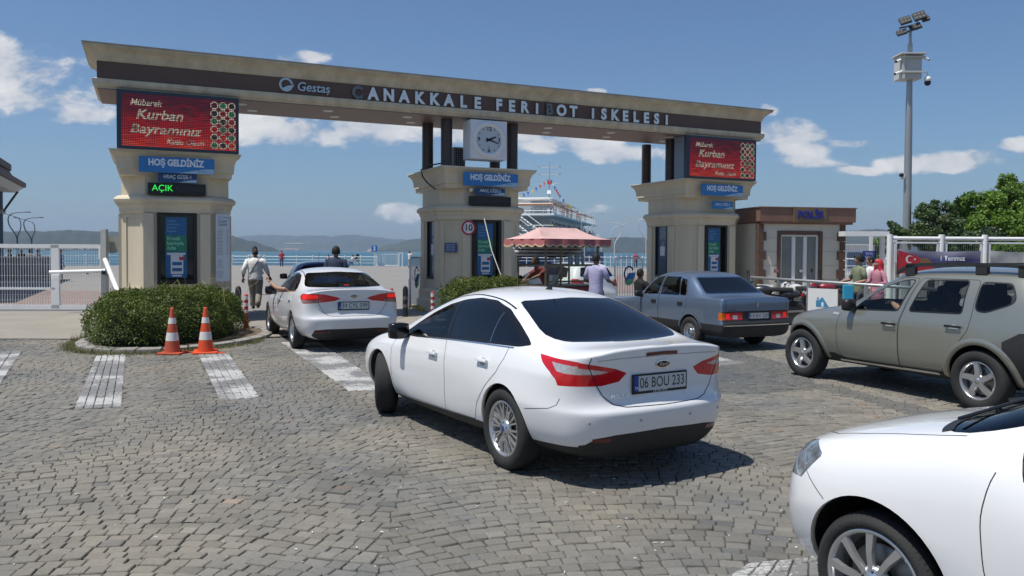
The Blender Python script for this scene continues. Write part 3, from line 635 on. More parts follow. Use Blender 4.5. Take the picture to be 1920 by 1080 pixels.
for (s0, s1, z0, z1, lab) in ((.59, 3.17, 3.99, 5.29, 'large red message screen over the left booth'), (16.04, 18.70, 3.99, 5.27, 'red message screen over the booth beside the police hut')):
    w, h = s1-s0, z1-z0; t = empty('message_screen', gate((s0+s1)/2, -.10, (z0+z1)/2), GA, lab, 'screen', 'red message screens')
    m = MB(); m.mt(M_navy).box((0, .06, 0), (w, .16, h)); m.mt(M_navyside).box((0, .38, 0), (w-.01, .5, h-.004)); m.build('case', None, t)
    m = MB(); m.quad((-w/2+.10, -.024, -h/2+.06), (w/2-.06, -.024, -h/2+.06), (w/2-.06, -.024, h/2-.07), (-w/2+.10, -.024, h/2-.07)); m.build('display', M_lr, t)
    y = -.0265
    for (tx, x, z, f, sz) in (('Mübarek', -.70, .38, .66, .19), ('Kurban', -.42, .12, .98, .31), ('Bayramınız', -.30, -.21, 1.50, .30), ('Kutlu Olsun', .12, -.46, .80, .16)):
        text('screen_text', tx, sz, M_lt, face_front(x, y, z), t, bold=.02, italic=.25, fit=f)
    m = MB()
    for c in range(3):
        for r_ in range(6):
            cx, cz = w/2-.54+c*.19, .44-r_*.185; k = (c+r_*2) % 3
            for (rr, mm, yy) in ((.092, M_lt, y), (.066, (M_lr, M_lg, M_ld)[k], y-.002)):
                m.mt(mm).add([(cx+rr*cos(a+.39), yy, cz+rr*sin(a+.39)) for a in [2*pi*j/8 for j in range(8)]], [tuple(range(8))])
    m.build('screen_ornament', None, t)
# clock
def clock():
    t = empty('clock', gate(9.56, -.1, 4.72), GA, 'square white clock hanging under the gantry', 'clock')
    m = MB(); m.mt(mat('white_clock_case', (.72, .74, .78), .4)).box((0, .28, 0), (1.06, .56, 1.04), bev=.012); m.build('case', None, t)
    m = MB(); m.smooth = True; m.mt(mat('clock_bezel', (.78, .78, .78), .35)).lathe([(.36, -.012), (.40, -.06), (.47, -.055), (.485, -.002)], 48, 'Y', cap=False); m.build('bezel', None, t)
    m = MB(); m.mt(mat('clock_dial', (.50, .56, .60), .35)).lathe([(.001, -.008), (.365, -.008)], 48, 'Y', cap=False); d = m.build('dial', None, t)
    k = MB(); k.mt(M_black)
    for i in range(12):
        if i % 3 == 0: continue
        a = i*pi/6; r0, r1 = .29, .345; k.add([(sin(a)*r0-cos(a)*.008, -.012, cos(a)*r0+sin(a)*.008), (sin(a)*r0+cos(a)*.008, -.012, cos(a)*r0-sin(a)*.008), (sin(a)*r1+cos(a)*.008, -.012, cos(a)*r1-sin(a)*.008), (sin(a)*r1-cos(a)*.008, -.012, cos(a)*r1+sin(a)*.008)], [(0, 1, 2, 3)])
    k.build('hour_mark', None, d)
    for tx, x, z in (('12', 0, .285), ('3', .29, 0), ('6', 0, -.285), ('9', -.29, 0)): text('numeral', tx, .15, M_black, face_front(x, -.013, z), d, bold=.02)
    for (ang, ln, w, nm) in ((R(66), .24, .034, 'hour_hand'), (R(108), .33, .024, 'minute_hand')):
        h = MB(); h.mt(M_black).add([(sin(ang)*a-cos(ang)*b, -.02, cos(ang)*a+sin(ang)*b) for a, b in ((-.09, -w), (-.09, w), (ln*.8, w*.6), (ln, 0), (ln*.8, -w*.6))], [(0, 1, 2, 3, 4)]); h.build(nm, None, t)
    text('dial_text', 'saat', .04, M_black, face_front(0, -.013, -.19), d)
    # hanger down to the middle booth
    m = MB(); m.mt(M_brown2).box((.0, .5, .54), (.12, .12, .06)); m.build('hanger', None, t)
clock()
# AC unit on the booth roof
t = empty('air_conditioner', gate(9.12, 1.35, 3.99), GA, 'dark air conditioner unit standing on the middle booth roof', 'air conditioner')
m = MB(); m.mt(mat('ac_case', (.22, .22, .21), .5)).box((0, 0, .33), (.34, .8, .6), bev=.01); m.build('case', None, t)
m = MB(); m.mt(M_black).box((-.005, -.402, .33), (.28, .01, .52)); m.mt(mat('ac_grille', (.35, .35, .34), .5))
for i in range(8): m.box((0, -.412, .11+i*.065), (.29, .008, .008))
for i in range(5): m.box((-.12+i*.06, -.412, .33), (.008, .008, .52))
m.build('grille', None, t); m = MB(); m.mt(M_black)
for x in (-.1, .1): m.box((x, 0, .013), (.04, .7, .025))
m.build('foot', None, t)
t = tag(MB().mt(M_grey).tube([gate(9.0, 1.9, 3.98), gate(9.0, 1.9, 5.0)], .012, 6).build('aerial', None), 'thin metal aerial rod behind the clock', 'aerial')
pts = [gate(8.05, 1.9, 4.3), gate(8.15, 1.7, 4.12), gate(8.2, 1.2, 4.03), gate(8.24, .9, 3.98), gate(8.21, .75, 3.75), gate(8.28, .6, 3.5), gate(8.45, .45, 3.40)]
tag(MB().mt(M_dgrey).tube([gate(8.75, .6, 4.25), gate(8.5, .7, 4.12), gate(8.3, 1.3, 4.10), gate(8.18, 1.5, 4.0), gate(8.19, 1.4, 3.8), gate(8.24, 1.1, 3.6), gate(8.35, .8, 3.42)], .022, 6).build('drooping_cable', None), 'dark cable drooping over the cornice of the middle booth', 'cable')
# speed limit disc
t = empty('speed_limit_sign', gate(9.09, .18, 2.36), GA, 'round red ringed speed limit sign on the middle booth', 'road sign')
MB().mt(mat('sign_red', (.45, .03, .05), .45)).lathe([(.001, -.006), (.2, -.006), (.2, .01), (.001, .01)], 36, 'Y').build('red_ring', None, t)
MB().mt(mat('sign_face', (.68, .68, .68), .5)).lathe([(.001, -.009), (.152, -.009), (.152, -.005)], 36, 'Y', cap=False).build('face', None, t)
text('sign_text', '10', .24, M_black, face_front(-.005, -.012, 0), t, bold=.02, fit=.20)
# blue notice on the flank and price list
t = empty('notice_plate', gate(8.47+.23, .48, 1.82), GA-R(45), 'small blue notice plate on the middle booth corner', 'notice'); MB().mt(M_dblue).box((0, -.02, 0), (.36, .012, .25)).build('board', None, t)
for k in range(5): text('notice_text', 'GİŞELERDE DURUNUZ' if k % 2 else 'ARAÇ ÜCRETİ', .035, M_wtxt, face_front(0, -.0275, .085-k*.042), t, fit=.27)
t = empty('price_list', gate(2.83, .235, 1.78), GA, 'tall narrow white price list on the left booth', 'notice'); MB().mt(mat('price_paper', (.55, .58, .63), .45)).box((0, 0, 0), (.31, .012, 1.60)).build('board', None, t)
logo_mini(t, -.06, .72, -.0085, 1.3)
for tx, z in (('ÜCRET', .62), ('TARİFESİ', .54)): text('list_text', tx, .075, M_ink, face_front(0, -.0085, z), t, bold=.01, fit=.2)
m = MB(); m.mt(mat('list_print', (.25, .27, .31), .6)); rng = random.Random(3)
for k in range(34):
    z = .42-k*.034
    if k in (18, 19, 20, 27, 28): continue
    m.box((-.05-.02*rng.random(), -.0078, z), (.15*rng.uniform(.6, 1), .003, .009)); 
    if k < 18: m.box((.105, -.0078, z), (.05, .003, .009))
m.build('printed_rows', None, t)
# CCTV camera and little spot lamp on the middle booth
t = empty('security_camera', gate(9.12, .1, 3.38), GA, 'small round camera beside the booth 2 sign', 'camera'); MB().mt(M_white).ball((0, -.02, 0), .055).build('dome', None, t, smooth=True); MB().mt(M_black).box((0, .06, 0), (.03, .12, .03)).build('bracket', None, t)
# police hut
M_hutw = mat('pale_stone_wall', (.60, .555, .47), .85, var=.06, vscale=2); M_hutb = mat('chocolate_trim', (.12, .065, .045), .6, var=.15); M_hutr = mat('brown_fascia', (.21, .115, .08), .5, var=.12, vscale=1.5)
def hut():
    a = AT(1424, 475, 25.0); b = AT(1604, 475, 25.6); ang = atan2(b.y-a.y, b.x-a.x); w = (b-a).length; t = empty('police_hut', (a.x, a.y, 0), ang, 'small police hut with a brown fascia and stone corner blocks', 'hut')
    W2 = w-.30; m = MB(); m.mt(M_hutw)
    x0, x1 = .70, 2.24; z0, z1 = .0, 2.42     # door-window opening
    for (xa, xb, za, zb) in ((.05, x0, 0, 2.66), (x1, W2, 0, 2.66), (x0, x1, z1, 2.66)):
        n = 6; hh = (zb-za)/max(1, round((zb-za)/.44)); z = za
        while z < zb-.01: m.box(((xa+xb)/2, .30, z+hh/2), (xb-xa, .24, hh-.012)); m.box(((xa+xb)/2, .315, z+hh/2), (xb-xa-.001, .22, hh)); z += hh
    m.box((.17, 1.8, 1.33), (.24, 2.76, 2.66)); m.box((W2-.12, 1.8, 1.33), (.24, 2.76, 2.66)); m.box((W2/2, 3.2, 1.33), (W2-.6, .2, 2.66)); m.build('wall', None, t)
    m = MB(); m.mt(M_hutb)
    for i in range(9):
        wd = .26 if i % 2 else .17
        MB().mt(M_hutb).box((.03+wd/2, .22, .15+i*.30), (wd, .20, .27)).build('corner_block', None, t); MB().mt(M_hutb).box((W2-wd/2+.02, .22, .15+i*.30), (wd, .20, .27)).build('corner_block', None, t)
    m = MB(); m.mt(M_hutr).box((w/2, 1.75, 2.93), (w, 3.5, .44), bev=.01); m.box((w/2, 1.74, 2.69), (w-.14, 3.36, .10)); m.box((w/2, 1.75, 3.16), (w+.06, 3.56, .03)); m.mt(mat('white_roof_vent', (.7, .7, .7), .6)).box((.9, 1.4, 3.20), (.8, .6, .06)); m.build('roof', None, t)
    m = MB(); m.mt(M_hutb); 
    for (x, z, ww, hh) in ((x0+.05, 1.21, .12, 2.42), (x1-.05, 1.21, .12, 2.42), ((x0+x1)/2, 2.37, x1-x0-.22, .12)): m.box((x, .185, z), (ww, .07, hh))
    f = m.build('window', None, t); m = MB(); m.mt(M_white)
    for x in (x0+.14, x0+.58, x0+.98-.0, x1-.14): m.box((x, .24, 1.15), (.05 if x in (x0+.14, x1-.14) else .11, .06, 2.28))
    m.box(((x0+x1)/2, .24, 2.28), (x1-x0-.3, .06, .05)); m.build('frame', None, f)
    m = MB(); m.quad((x0+.1, .27, 0), (x1-.1, .27, 0), (x1-.1, .27, 2.3), (x0+.1, .27, 2.3)); m.build('pane', mat('hut_glass', (.18, .20, .19), .08, var=.15, vscale=2, spec=.7), f)
    s = empty('police_sign', t.location, ang, 'brown police sign board with dark blue letters on the hut roof', 'sign'); m = MB(); m.mt(mat('olive_brown_board', (.16, .11, .06), .5, var=.1)).box((1.68, -.03, 2.92), (1.12, .06, .46)); m.build('board', None, s); text('sign_text', 'POLİS', .30, mat('police_blue_letters', (.025, .03, .22), .4), face_front(1.68, -.075, 2.92), s, depth=.012, bold=.05, fit=.86)
hut()
# ------------------------------------------------------------------ cars
def pip(x, y, poly):
    c = False; n = len(poly); j = n-1
    for i in range(n):
        xi, yi = poly[i]; xj, yj = poly[j]
        if (yi > y) != (yj > y) and x < (xj-xi)*(y-yi)/(yj-yi)+xi: c = not c
        j = i
    return c
def spline(pts, n=5, closed=False):
    P = [Vector((*p, 0)) if len(p) == 2 else Vector(p) for p in pts]; out = []; m = len(P)
    rng_ = range(m if closed else m-1)
    for i in rng_:
        p0 = P[(i-1) % m] if closed or i > 0 else P[i]*2-P[i+1]; p1 = P[i]; p2 = P[(i+1) % m]; p3 = P[(i+2) % m] if closed or i < m-2 else p2*2-p1
        for k in range(n):
            t = k/n; out.append(.5*((2*p1)+(p2-p0)*t+(2*p0-5*p1+4*p2-p3)*t*t+(3*p1-p0-3*p2+p3)*t**3))
    if not closed: out.append(P[-1])
    return [tuple(p)[:len(pts[0])] for p in out]
def rpoly(pts, r=.03, n=3):
    """round the corners of a polygon"""
    out = []; m = len(pts)
    for i in range(m):
        p0, p1, p2 = Vector(pts[i-1]), Vector(pts[i]), Vector(pts[(i+1) % m]); a = (p0-p1); b = (p2-p1); ra = min(r, a.length*.45); rb = min(r, b.length*.45)
        A = p1+a.normalized()*ra; B = p1+b.normalized()*rb
        for k in range(n+1):
            t = k/n; out.append(tuple(A*(1-t)**2+p1*2*t*(1-t)+B*t*t))
    return out
def circ(cx, cz, r, n=40): return [(cx+r*cos(2*pi*i/n), cz+r*sin(2*pi*i/n)) for i in range(n)]
def cage(stations, rear, front, zb, crease=()):
    """stations: (x, side[(y,z) or (y,z,dx)]*m, top[...]) ; returns bmesh of a closed quad cage"""
    bm = bmesh.new(); nt_ = len(stations[0][2]); m = len(stations[0][1]); nb = nt_; rings = []
    for (x, side, top) in stations:
        y0, z0 = side[0][:2]; half = [(x+(side[0][2] if len(side[0]) > 2 else 0), y0*j/nb, zb if j < nb else z0) for j in range(nb)]
        half += [(x+(p[2] if len(p) > 2 else 0), p[0], p[1]) for p in side]+[(x+(p[2] if len(p) > 2 else 0), p[0], p[1]) for p in top]
        L_ = [bm.verts.new(p) for p in half]; Rr = {0: L_[0], len(half)-1: L_[-1]}
        for k in range(1, len(half)-1): Rr[k] = bm.verts.new((half[k][0], -half[k][1], half[k][2]))
        ring = L_+[Rr[k] for k in range(len(half)-2, 0, -1)]; rings.append((L_, [Rr[k] for k in range(len(half))], ring))
    for i in range(len(rings)-1):
        a, b = rings[i][2], rings[i+1][2]; n = len(a)
        for k in range(n): bm.faces.new((a[k], a[(k+1) % n], b[(k+1) % n], b[k]))
    caps = {}
    for (ri, prof, sgn) in ((0, rear, -1), (len(rings)-1, front, 1)):
        L_, Rr, _ = rings[ri]
        grid = {}
        for k in range(m):
            sL = L_[nb+k].co
            for j in range(-nt_, nt_+1):
                hl = L_ if j >= 0 else Rr; aj = abs(j)
                if k == 0: v = hl[aj] if aj < nb else hl[nb]
                elif k == m-1: v = hl[nb+m-1+(nt_-aj)] if aj < nt_ else hl[nb+m-1]
                elif aj == nt_: v = hl[nb+k]
                else:
                    fr = hl[nb+m-1+(nt_-aj)].co.y/(L_[nb+m-1].co.y); fr = aj/nt_ if k < m-2 else abs(fr)
                    bul = prof[k]; zt = L_[nb+m-1+(nt_-aj)].co.z-L_[nb+m-1].co.z
                    v = bm.verts.new((sL.x+sgn*bul*(1-fr**2.4), (1 if j >= 0 else -1)*sL.y*fr, sL.z+zt*(k/(m-1))**2))
                grid[j, k] = v
        caps[ri] = grid
        for k in range(m-1):
            for j in range(-nt_, nt_):
                f = [grid[j, k], grid[j+1, k], grid[j+1, k+1], grid[j, k+1]]
                try: bm.faces.new(f)
                except ValueError: pass
    cl = bm.edges.layers.float.new('crease_edge') if not bm.edges.layers.float.get('crease_edge') else bm.edges.layers.float['crease_edge']
    for (k, i0, i1, val) in crease:
        for i in range(i0, i1):
            for q in (0, 1):
                e = bm.edges.get((rings[i][q][nb+k], rings[i+1][q][nb+k]))
                if e: e[cl] = val
        if i0 == 0:
            for j in range(-nt_, nt_):
                e = bm.edges.get((caps[0][j, k], caps[0][j+1, k]))
                if e: e[cl] = val
    bmesh.ops.recalc_face_normals(bm, faces=bm.faces); return bm
def subdiv(bm, lv):
    me = bpy.data.meshes.new('t'); bm.to_mesh(me); bm.free(); o = bpy.data.objects.new('t', me); C.objects.link(o)
    q = o.modifiers.new('u', 'SUBSURF'); q.levels = lv; q.render_levels = lv; dg = bpy.context.evaluated_depsgraph_get(); nm = bpy.data.meshes.new_from_object(o.evaluated_get(dg))
    bpy.data.objects.remove(o); bpy.data.meshes.remove(me); b2 = bmesh.new(); b2.from_mesh(nm); bpy.data.meshes.remove(nm); b2.normal_update(); return b2
AX = {'side': (0, 2, lambda f: abs(f.normal.y) > .25), 'rear': (1, 2, lambda f: f.normal.x < -.12), 'front': (1, 2, lambda f: f.normal.x > .10), 'top': (0, 1, lambda f: f.normal.z > .3)}
def knife(bm, view, poly, extra=None):
    a, b, cond = AX[view]; xs = [p[0] for p in poly]; zs = [p[1] for p in poly]; x0, x1, z0, z1 = min(xs)-.02, max(xs)+.02, min(zs)-.02, max(zs)+.02
    def bb(f):
        A = [v.co[a] for v in f.verts]; B = [v.co[b] for v in f.verts]; return min(A), max(A), min(B), max(B)
    cand = {}
    for f in bm.faces:
        q = bb(f)
        if q[1] > x0 and q[0] < x1 and q[3] > z0 and q[2] < z1 and cond(f) and (extra is None or extra(f)): cand[f] = q
    n = len(poly)
    for i in range(n):
        p, q = poly[i], poly[(i+1) % n]; dx, dz = q[0]-p[0], q[1]-p[1]
        if hypot(dx, dz) < 1e-5: continue
        e = .0015; ax0, ax1, az0, az1 = min(p[0], q[0])-e, max(p[0], q[0])+e, min(p[1], q[1])-e, max(p[1], q[1])+e
        sub = []
        nx, nz = -dz, dx
        for f, w in cand.items():
            if w[1] > ax0 and w[0] < ax1 and w[3] > az0 and w[2] < az1:
                s_ = [(x-p[0])*nx+(z-p[1])*nz for x in w[:2] for z in w[2:]]
                if min(s_) < 0 < max(s_): sub.append(f)
        if not sub: continue
        es = {e_ for f in sub for e_ in f.edges}; vs = {v for f in sub for v in f.verts}
        co = [0, 0, 0]; no = [0, 0, 0]; co[a], co[b] = p; no[a], no[b] = nx, nz
        r = bmesh.ops.bisect_plane(bm, geom=sub+list(es)+list(vs), dist=1e-6, plane_co=co, plane_no=no)
        for f in sub: cand.pop(f, None)
        for g_ in r['geom']:
            if isinstance(g_, bmesh.types.BMFace): cand[g_] = bb(g_)
        for f in sub:
            if f.is_valid: cand[f] = bb(f)
    return
def select(bm, view, poly, extra=None):
    a, b, cond = AX[view]; out = []
    xs = [p[0] for p in poly]; zs = [p[1] for p in poly]; x0, x1, z0, z1 = min(xs), max(xs), min(zs), max(zs)
    for f in bm.faces:
        if not cond(f): continue
        c = f.calc_center_median()
        if x0 < c[a] < x1 and z0 < c[b] < z1 and (extra is None or extra(f)) and pip(c[a], c[b], poly): out.append(f)
    return out
def paint(name, col, metal=0., rough=.35, var=.03, dirt=None):
    return mat(name, col, rough, metal, var=var, vscale=1.2, coat=1.0 if dirt is None else dirt, dark_inside=(.02, .02, .02))
M_tint = mat('dark_tinted_glass', (.004, .006, .010), .03, spec=.55)
def clear_glass(name='clear_glass', tint=.85):
    if name in MC: return MC[name]
    m_ = bpy.data.materials.new(name); m_.use_nodes = True; N = m_.node_tree.nodes; L = m_.node_tree.links; N.remove(N['Principled BSDF'])
    t = N.new('ShaderNodeBsdfTransparent'); t.inputs[0].default_value = (tint*.93, tint, tint*.97, 1); g_ = N.new('ShaderNodeBsdfGlossy'); g_.inputs['Roughness'].default_value = .02
    fr = N.new('ShaderNodeFresnel'); fr.inputs[0].default_value = 1.5; mx = N.new('ShaderNodeMixShader'); ge = N.new('ShaderNodeNewGeometry'); iv = N.new('ShaderNodeMath'); iv.operation = 'SUBTRACT'; iv.inputs[0].default_value = 1; L.new(ge.outputs['Backfacing'], iv.inputs[1]); mu = N.new('ShaderNodeMath'); mu.operation = 'MULTIPLY'; L.new(fr.outputs[0], mu.inputs[0]); L.new(iv.outputs[0], mu.inputs[1]); L.new(mu.outputs[0], mx.inputs[0]); L.new(t.outputs[0], mx.inputs[1]); L.new(g_.outputs[0], mx.inputs[2]); L.new(mx.outputs[0], N['Material Output'].inputs[0]); MC[name] = m_; return m_
M_gclear = clear_glass(); M_gmid = clear_glass('smoked_glass', .28)
M_trim = mat('gloss_black_trim', (.008, .008, .009), .12); M_matt = mat('textured_black_bumper', (.022, .023, .024), .62, var=.2, vscale=10)
M_redl = mat('tail_lamp_red', (.50, .008, .014), .08, coat=.6, var=.15, vscale=25); M_redd = mat('tail_lamp_dark_red', (.10, .004, .008), .1, coat=.5)
M_lit = mat('brake_light_lit', (.5, .01, .01), .2, emit=(1, .02, .015), estr=.42); M_clr = mat('clear_lamp_lens', (.48, .46, .46), .12, .3, coat=.6, var=.25, vscale=30); M_amb = mat('amber_lens', (.55, .13, .01), .12, coat=.5)
M_plate = mat('number_plate_white', (.50, .52, .52), .45); M_eu = mat('plate_blue_band', (.01, .05, .30), .4); M_seat = mat('seat_fabric', (.03, .03, .033), .9, var=.2); M_tyre = mat('tyre_rubber', (.022, .022, .022), .82, bump=.2, bscale=90, var=.2, vscale=6)
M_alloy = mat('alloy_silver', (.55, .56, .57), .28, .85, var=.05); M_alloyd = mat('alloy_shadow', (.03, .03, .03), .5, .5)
def wheel(parent, x, y, r, rr, w, style, steer=0, nm='wheel', m_rim=None, zc=None):
    """tyre mesh with a rim child; local Y is the axle, outer face at +Y for the left side"""
    s_ = 1 if y > 0 else -1; m_rim = m_rim or M_alloy; h = w/2
    t = MB(); t.smooth = True
    prof = [(rr-.004, h*.80), (rr+.008, h*.93), (rr+(r-rr)*.45, h*1.05), (r-.030, h*.95), (r-.012, h*.82), (r-.003, h*.6), (r, h*.3), (r, -h*.3), (r-.003, -h*.6), (r-.012, -h*.82), (r-.03, -h*.95), (rr+(r-rr)*.45, -h*1.05), (rr+.008, -h*.93), (rr-.004, -h*.8)]
    t.mt(M_tyre).lathe(prof, 64, 'Y', cap=False)
    # tread grooves as thin dark bands, slightly proud
    for yy in (-.35, 0, .35): t.mt(M_rubber).lathe([(r+.0012, h*(yy-.05)), (r+.0012, h*(yy+.05))], 64, 'Y', cap=False)
    if True:
        t.smooth = False
        for k in range(70):
            a = 2*pi*k/70
            for sd in (-1, 1):
                y0, y1 = sd*h*.45, sd*h*.86; rr0, rr1 = r+.0015, r-.011; da = .012
                t.mt(M_rubber).add([(rr0*cos(a), y0, rr0*sin(a)), (rr0*cos(a+da), y0, rr0*sin(a+da)), (rr1*cos(a+da*2.2), y1, rr1*sin(a+da*2.2)), (rr1*cos(a+da*1.2), y1, rr1*sin(a+da*1.2))], [(0, 1, 2, 3)])
    tw = t.build(nm, None, parent); tw.location = (x, y, zc if zc is not None else r-.004); tw.rotation_euler = (0, 0, steer)
    if s_ < 0: tw.scale = (1, 1, 1); tw.rotation_euler = (0, 0, steer+pi)
    m = MB(); m.smooth = True; of = h*.80
    m.mt(m_rim).lathe([(rr+.004, of+.004), (rr-.004, of+.010), (rr-.016, of+.004), (rr-.022, of-.02), (rr-.035, of-.06), (rr-.045, -h*.6)], 56, 'Y', cap=False)
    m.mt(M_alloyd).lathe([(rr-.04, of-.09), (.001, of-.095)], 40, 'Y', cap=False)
    m.mt(mat('brake_disc', (.25, .24, .23), .4, .8)).lathe([(.16, of-.075), (.155, of-.07), (.06, of-.07)], 40, 'Y', cap=False)
    m.smooth = False
    def spoke(a, r0, r1, w0, w1, y0, y1, th=.018, twist=0):
        ca, sa = cos(a), sin(a); ca2, sa2 = cos(a+twist), sin(a+twist); pts = []
        mid = (r0+r1)/2
        secs = [(r0, w0, y0, ca, sa), ((r0+r1)/2, (w0+w1)/2*.92, y0*.45+y1*.55+.004, cos(a+twist*.5), sin(a+twist*.5)), (r1, w1, y1, ca2, sa2)]
        rings_ = []
        for (q, ww, yy, c_, s__) in secs:
            def P(off, dy): return (q*c_-off*s__, yy+dy, q*s__+off*c_)
            rings_.append([P(-ww/2, -th), P(-ww/2*.75, 0), P(ww/2*.75, 0), P(ww/2, -th)])
        m.rings(rings_, cap=True)
    m.mt(m_rim); R1 = rr-.012
    if style == 'multi':      # fine paired spokes
        for k in range(10):
            a = 2*pi*k/10+.1; spoke(a-.045, .05, R1, .017, .020, of-.012, of-.004, twist=-.11); spoke(a+.045, .05, R1, .017, .020, of-.012, of-.004, twist=.11)
    elif style == 'five':
        for k in range(5): a = 2*pi*k/5+.35; spoke(a, .03, R1, .085, .070, of+.004, of-.002, .03, twist=-.20)
    elif style == 'cover':
        for k in range(9):
            a = 2*pi*k/9; spoke(a, .05, R1, .030, .050, of+.004, of+.004, .02, twist=.10)
    elif style == 'steel':
        m.smooth = True; m.lathe([(R1, of-.03), (.12, of-.012), (.11, of-.03), (.06, of-.03)], 32, 'Y', cap=False); m.smooth = False
    elif style == 'split':
        for k in range(5): a = 2*pi*k/5; spoke(a-.10, .045, R1, .026, .03, of-.006, of-.008, .02, twist=-.10); spoke(a+.10, .045, R1, .026, .03, of-.006, of-.008, .02, twist=.10)
    m.smooth = True; m.mt(m_rim).lathe([(.075, of-.03), (.07, of-.008), (.055, of+.002), (.032, of+.003), (.030, of+.008), (.001, of+.009)], 28, 'Y', cap=False)
    m.mt(M_black)
    for k in range(5):
        a = 2*pi*k/5+.3; m.lathe([(.008, .0035), (.001, .0036)], 8, 'Y', c=(.050*cos(a), of, .050*sin(a)), cap=False)
    ro = m.build('rim', None, tw)
    if style == 'multi': MB().mt(mat('hub_blue', (.02, .05, .22), .3)).lathe([(.026, of+.0095), (.001, of+.011)], 20, 'Y', cap=False).build('hub_badge', None, tw)
    return tw
class Car:
    def __init__(s, label, cat, loc, heading, spec, group=None, name='parked_car', lv=3):
        s.root = empty(name, (loc[0], loc[1], spec.get('z0', .03)), heading, label, cat, group); s.sp = spec; s.W = spec
        bm = subdiv(cage(spec['stations'], spec['rear'], spec['front'], spec['zb'], spec.get('crease', ())), lv); s.bvh0 = BVHTree.FromBMesh(bm)
        regs = spec['regions']; wr = spec['arch']; wx = spec['wheels']
        for (x, z) in wx: knife(bm, 'side', circ(x, z, wr), lambda f: f.calc_center_median().z < z+wr+.1)
        for (nm, view, poly, m_, opt) in regs: knife(bm, view, poly, opt.get('cond'))
        bm.normal_update(); bm.verts.ensure_lookup_table(); nl = bm.verts.layers.float_vector.new('n0')
        for v in bm.verts: v[nl] = v.normal
        dead = []
        for (x, z) in wx: dead += select(bm, 'side', circ(x, z, wr))
        bmesh.ops.delete(bm, geom=list(set(dead)), context='FACES')
        rid = bm.faces.layers.int.new('rid'); 
        for i, (nm, view, poly, m_, opt) in enumerate(regs):
            for f in select(bm, view, poly, opt.get('cond')): f[rid] = i+1
        # inner arch lips and liners
        be = [e for e in bm.edges if e.is_boundary]
        lip = bmesh.ops.extrude_edge_only(bm, edges=be); lv_ = [g_ for g_ in lip['geom'] if isinstance(g_, bmesh.types.BMVert)]
        for v in lv_: v.co.y -= (1 if v.co.y > 0 else -1)*.03; v[nl] = Vector((0, 0, -1))
        for g_ in lip['geom']:
            if isinstance(g_, bmesh.types.BMFace): g_[rid] = 900
        e2 = [g_ for g_ in lip['geom'] if isinstance(g_, bmesh.types.BMEdge) and g_.is_boundary and g_.verts[0] in lv_ and g_.verts[1] in lv_]
        l2 = bmesh.ops.extrude_edge_only(bm, edges=e2)
        for g_ in l2['geom']:
            if isinstance(g_, bmesh.types.BMVert): g_.co.y = (1 if g_.co.y > 0 else -1)*.42
            if isinstance(g_, bmesh.types.BMFace): g_[rid] = 901
        groups = {}
        for f in bm.faces:
            r_ = f[rid]; side = 0
            cm = f.calc_center_median()
            if 0 < r_ < 900 and (regs[r_-1][4].get('split') or regs[r_-1][1] == 'side'): side = 1 if cm.y > 0 else -1
            if r_ == 901: side = (1 if cm.y > 0 else -1)*(1 if cm.x < 1.3 else 2)
            if r_ == 900: r_ = 0
            groups.setdefault((r_, side), []).append(f)
        s.body = None; pr = {}
        for (r_, side), fs in sorted(groups.items()):
            nm, m_ = ('body', spec['paint']) if r_ == 0 else (('wheel_liner', M_black) if r_ == 901 else (regs[r_-1][0], regs[r_-1][3]))
            vm = {}; vs = []; ns = []; F_ = []
            for f in fs:
                idx = []
                for v in f.verts:
                    if v not in vm: vm[v] = len(vs); vs.append(v.co[:]); ns.append(v[nl][:])
                    idx.append(vm[v])
                F_.append(idx)
            me = bpy.data.meshes.new(nm); me.from_pydata(vs, [], F_); me.materials.append(m_); me.polygons.foreach_set('use_smooth', [True]*len(F_)); me.update()
            if r_ != 901: me.normals_split_custom_set_from_vertices(ns)
            o = bpy.data.objects.new(nm, me); C.objects.link(o); par = s.root
            if r_ not in (0, 901) and regs[r_-1][4].get('parent'): par = pr.get((regs[r_-1][4]['parent'], side), pr.get((regs[r_-1][4]['parent'], 0), s.root))
            o.parent = par; pr[(nm, side)] = o; pr.setdefault((nm, 0), o)
            if r_ == 0: s.body = o
        s.parts = pr; bm.free()
    def hit(s, view, a, b, sgn=1):
        """point and normal on the body skin seen from a side"""
        if view == 'side': o, d = Vector((a, 3*sgn, b)), Vector((0, -sgn, 0))
        elif view == 'rear': o, d = Vector((-4, a, b)), Vector((1, 0, 0))
        elif view == 'front': o, d = Vector((8, a, b)), Vector((-1, 0, 0))
        else: o, d = Vector((a, b, 4)), Vector((0, 0, -1))
        r = s.bvh0.ray_cast(o, d); return (r[0], r[1]) if r[0] is not None else None
    def seam(s, view, pts, w=.006, m=None, name='panel_gap', off=.0012, sides=(1, -1), parent=None, step=.03, closed=False):
        out = []
        for sg in (sides if view == 'side' else (1,)):
            P = []; pp = pts+[pts[0]] if closed else pts
            for (a, b) in zip(pp, pp[1:]):
                n = max(1, int(hypot(b[0]-a[0], b[1]-a[1])/step))
                P += [(a[0]+(b[0]-a[0])*k/n, a[1]+(b[1]-a[1])*k/n) for k in range(n)]
            P.append(pp[-1]); H = [s.hit(view, *p, sg) for p in P]; H = [h for h in H if h]
            if len(H) < 2: continue
            g_ = MB(); V = []
            for i, (c, nn) in enumerate(H):
                t = (H[min(i+1, len(H)-1)][0]-H[max(0, i-1)][0]).normalized(); sd = nn.cross(t).normalized(); c2 = c+nn*off; V += [c2+sd*w/2, c2-sd*w/2]
            g_.add(V, [(2*i, 2*i+1, 2*i+3, 2*i+2) for i in range(len(H)-1)]); out.append(g_.build(name, m or M_gap, parent or s.root, smooth=True))
        return out
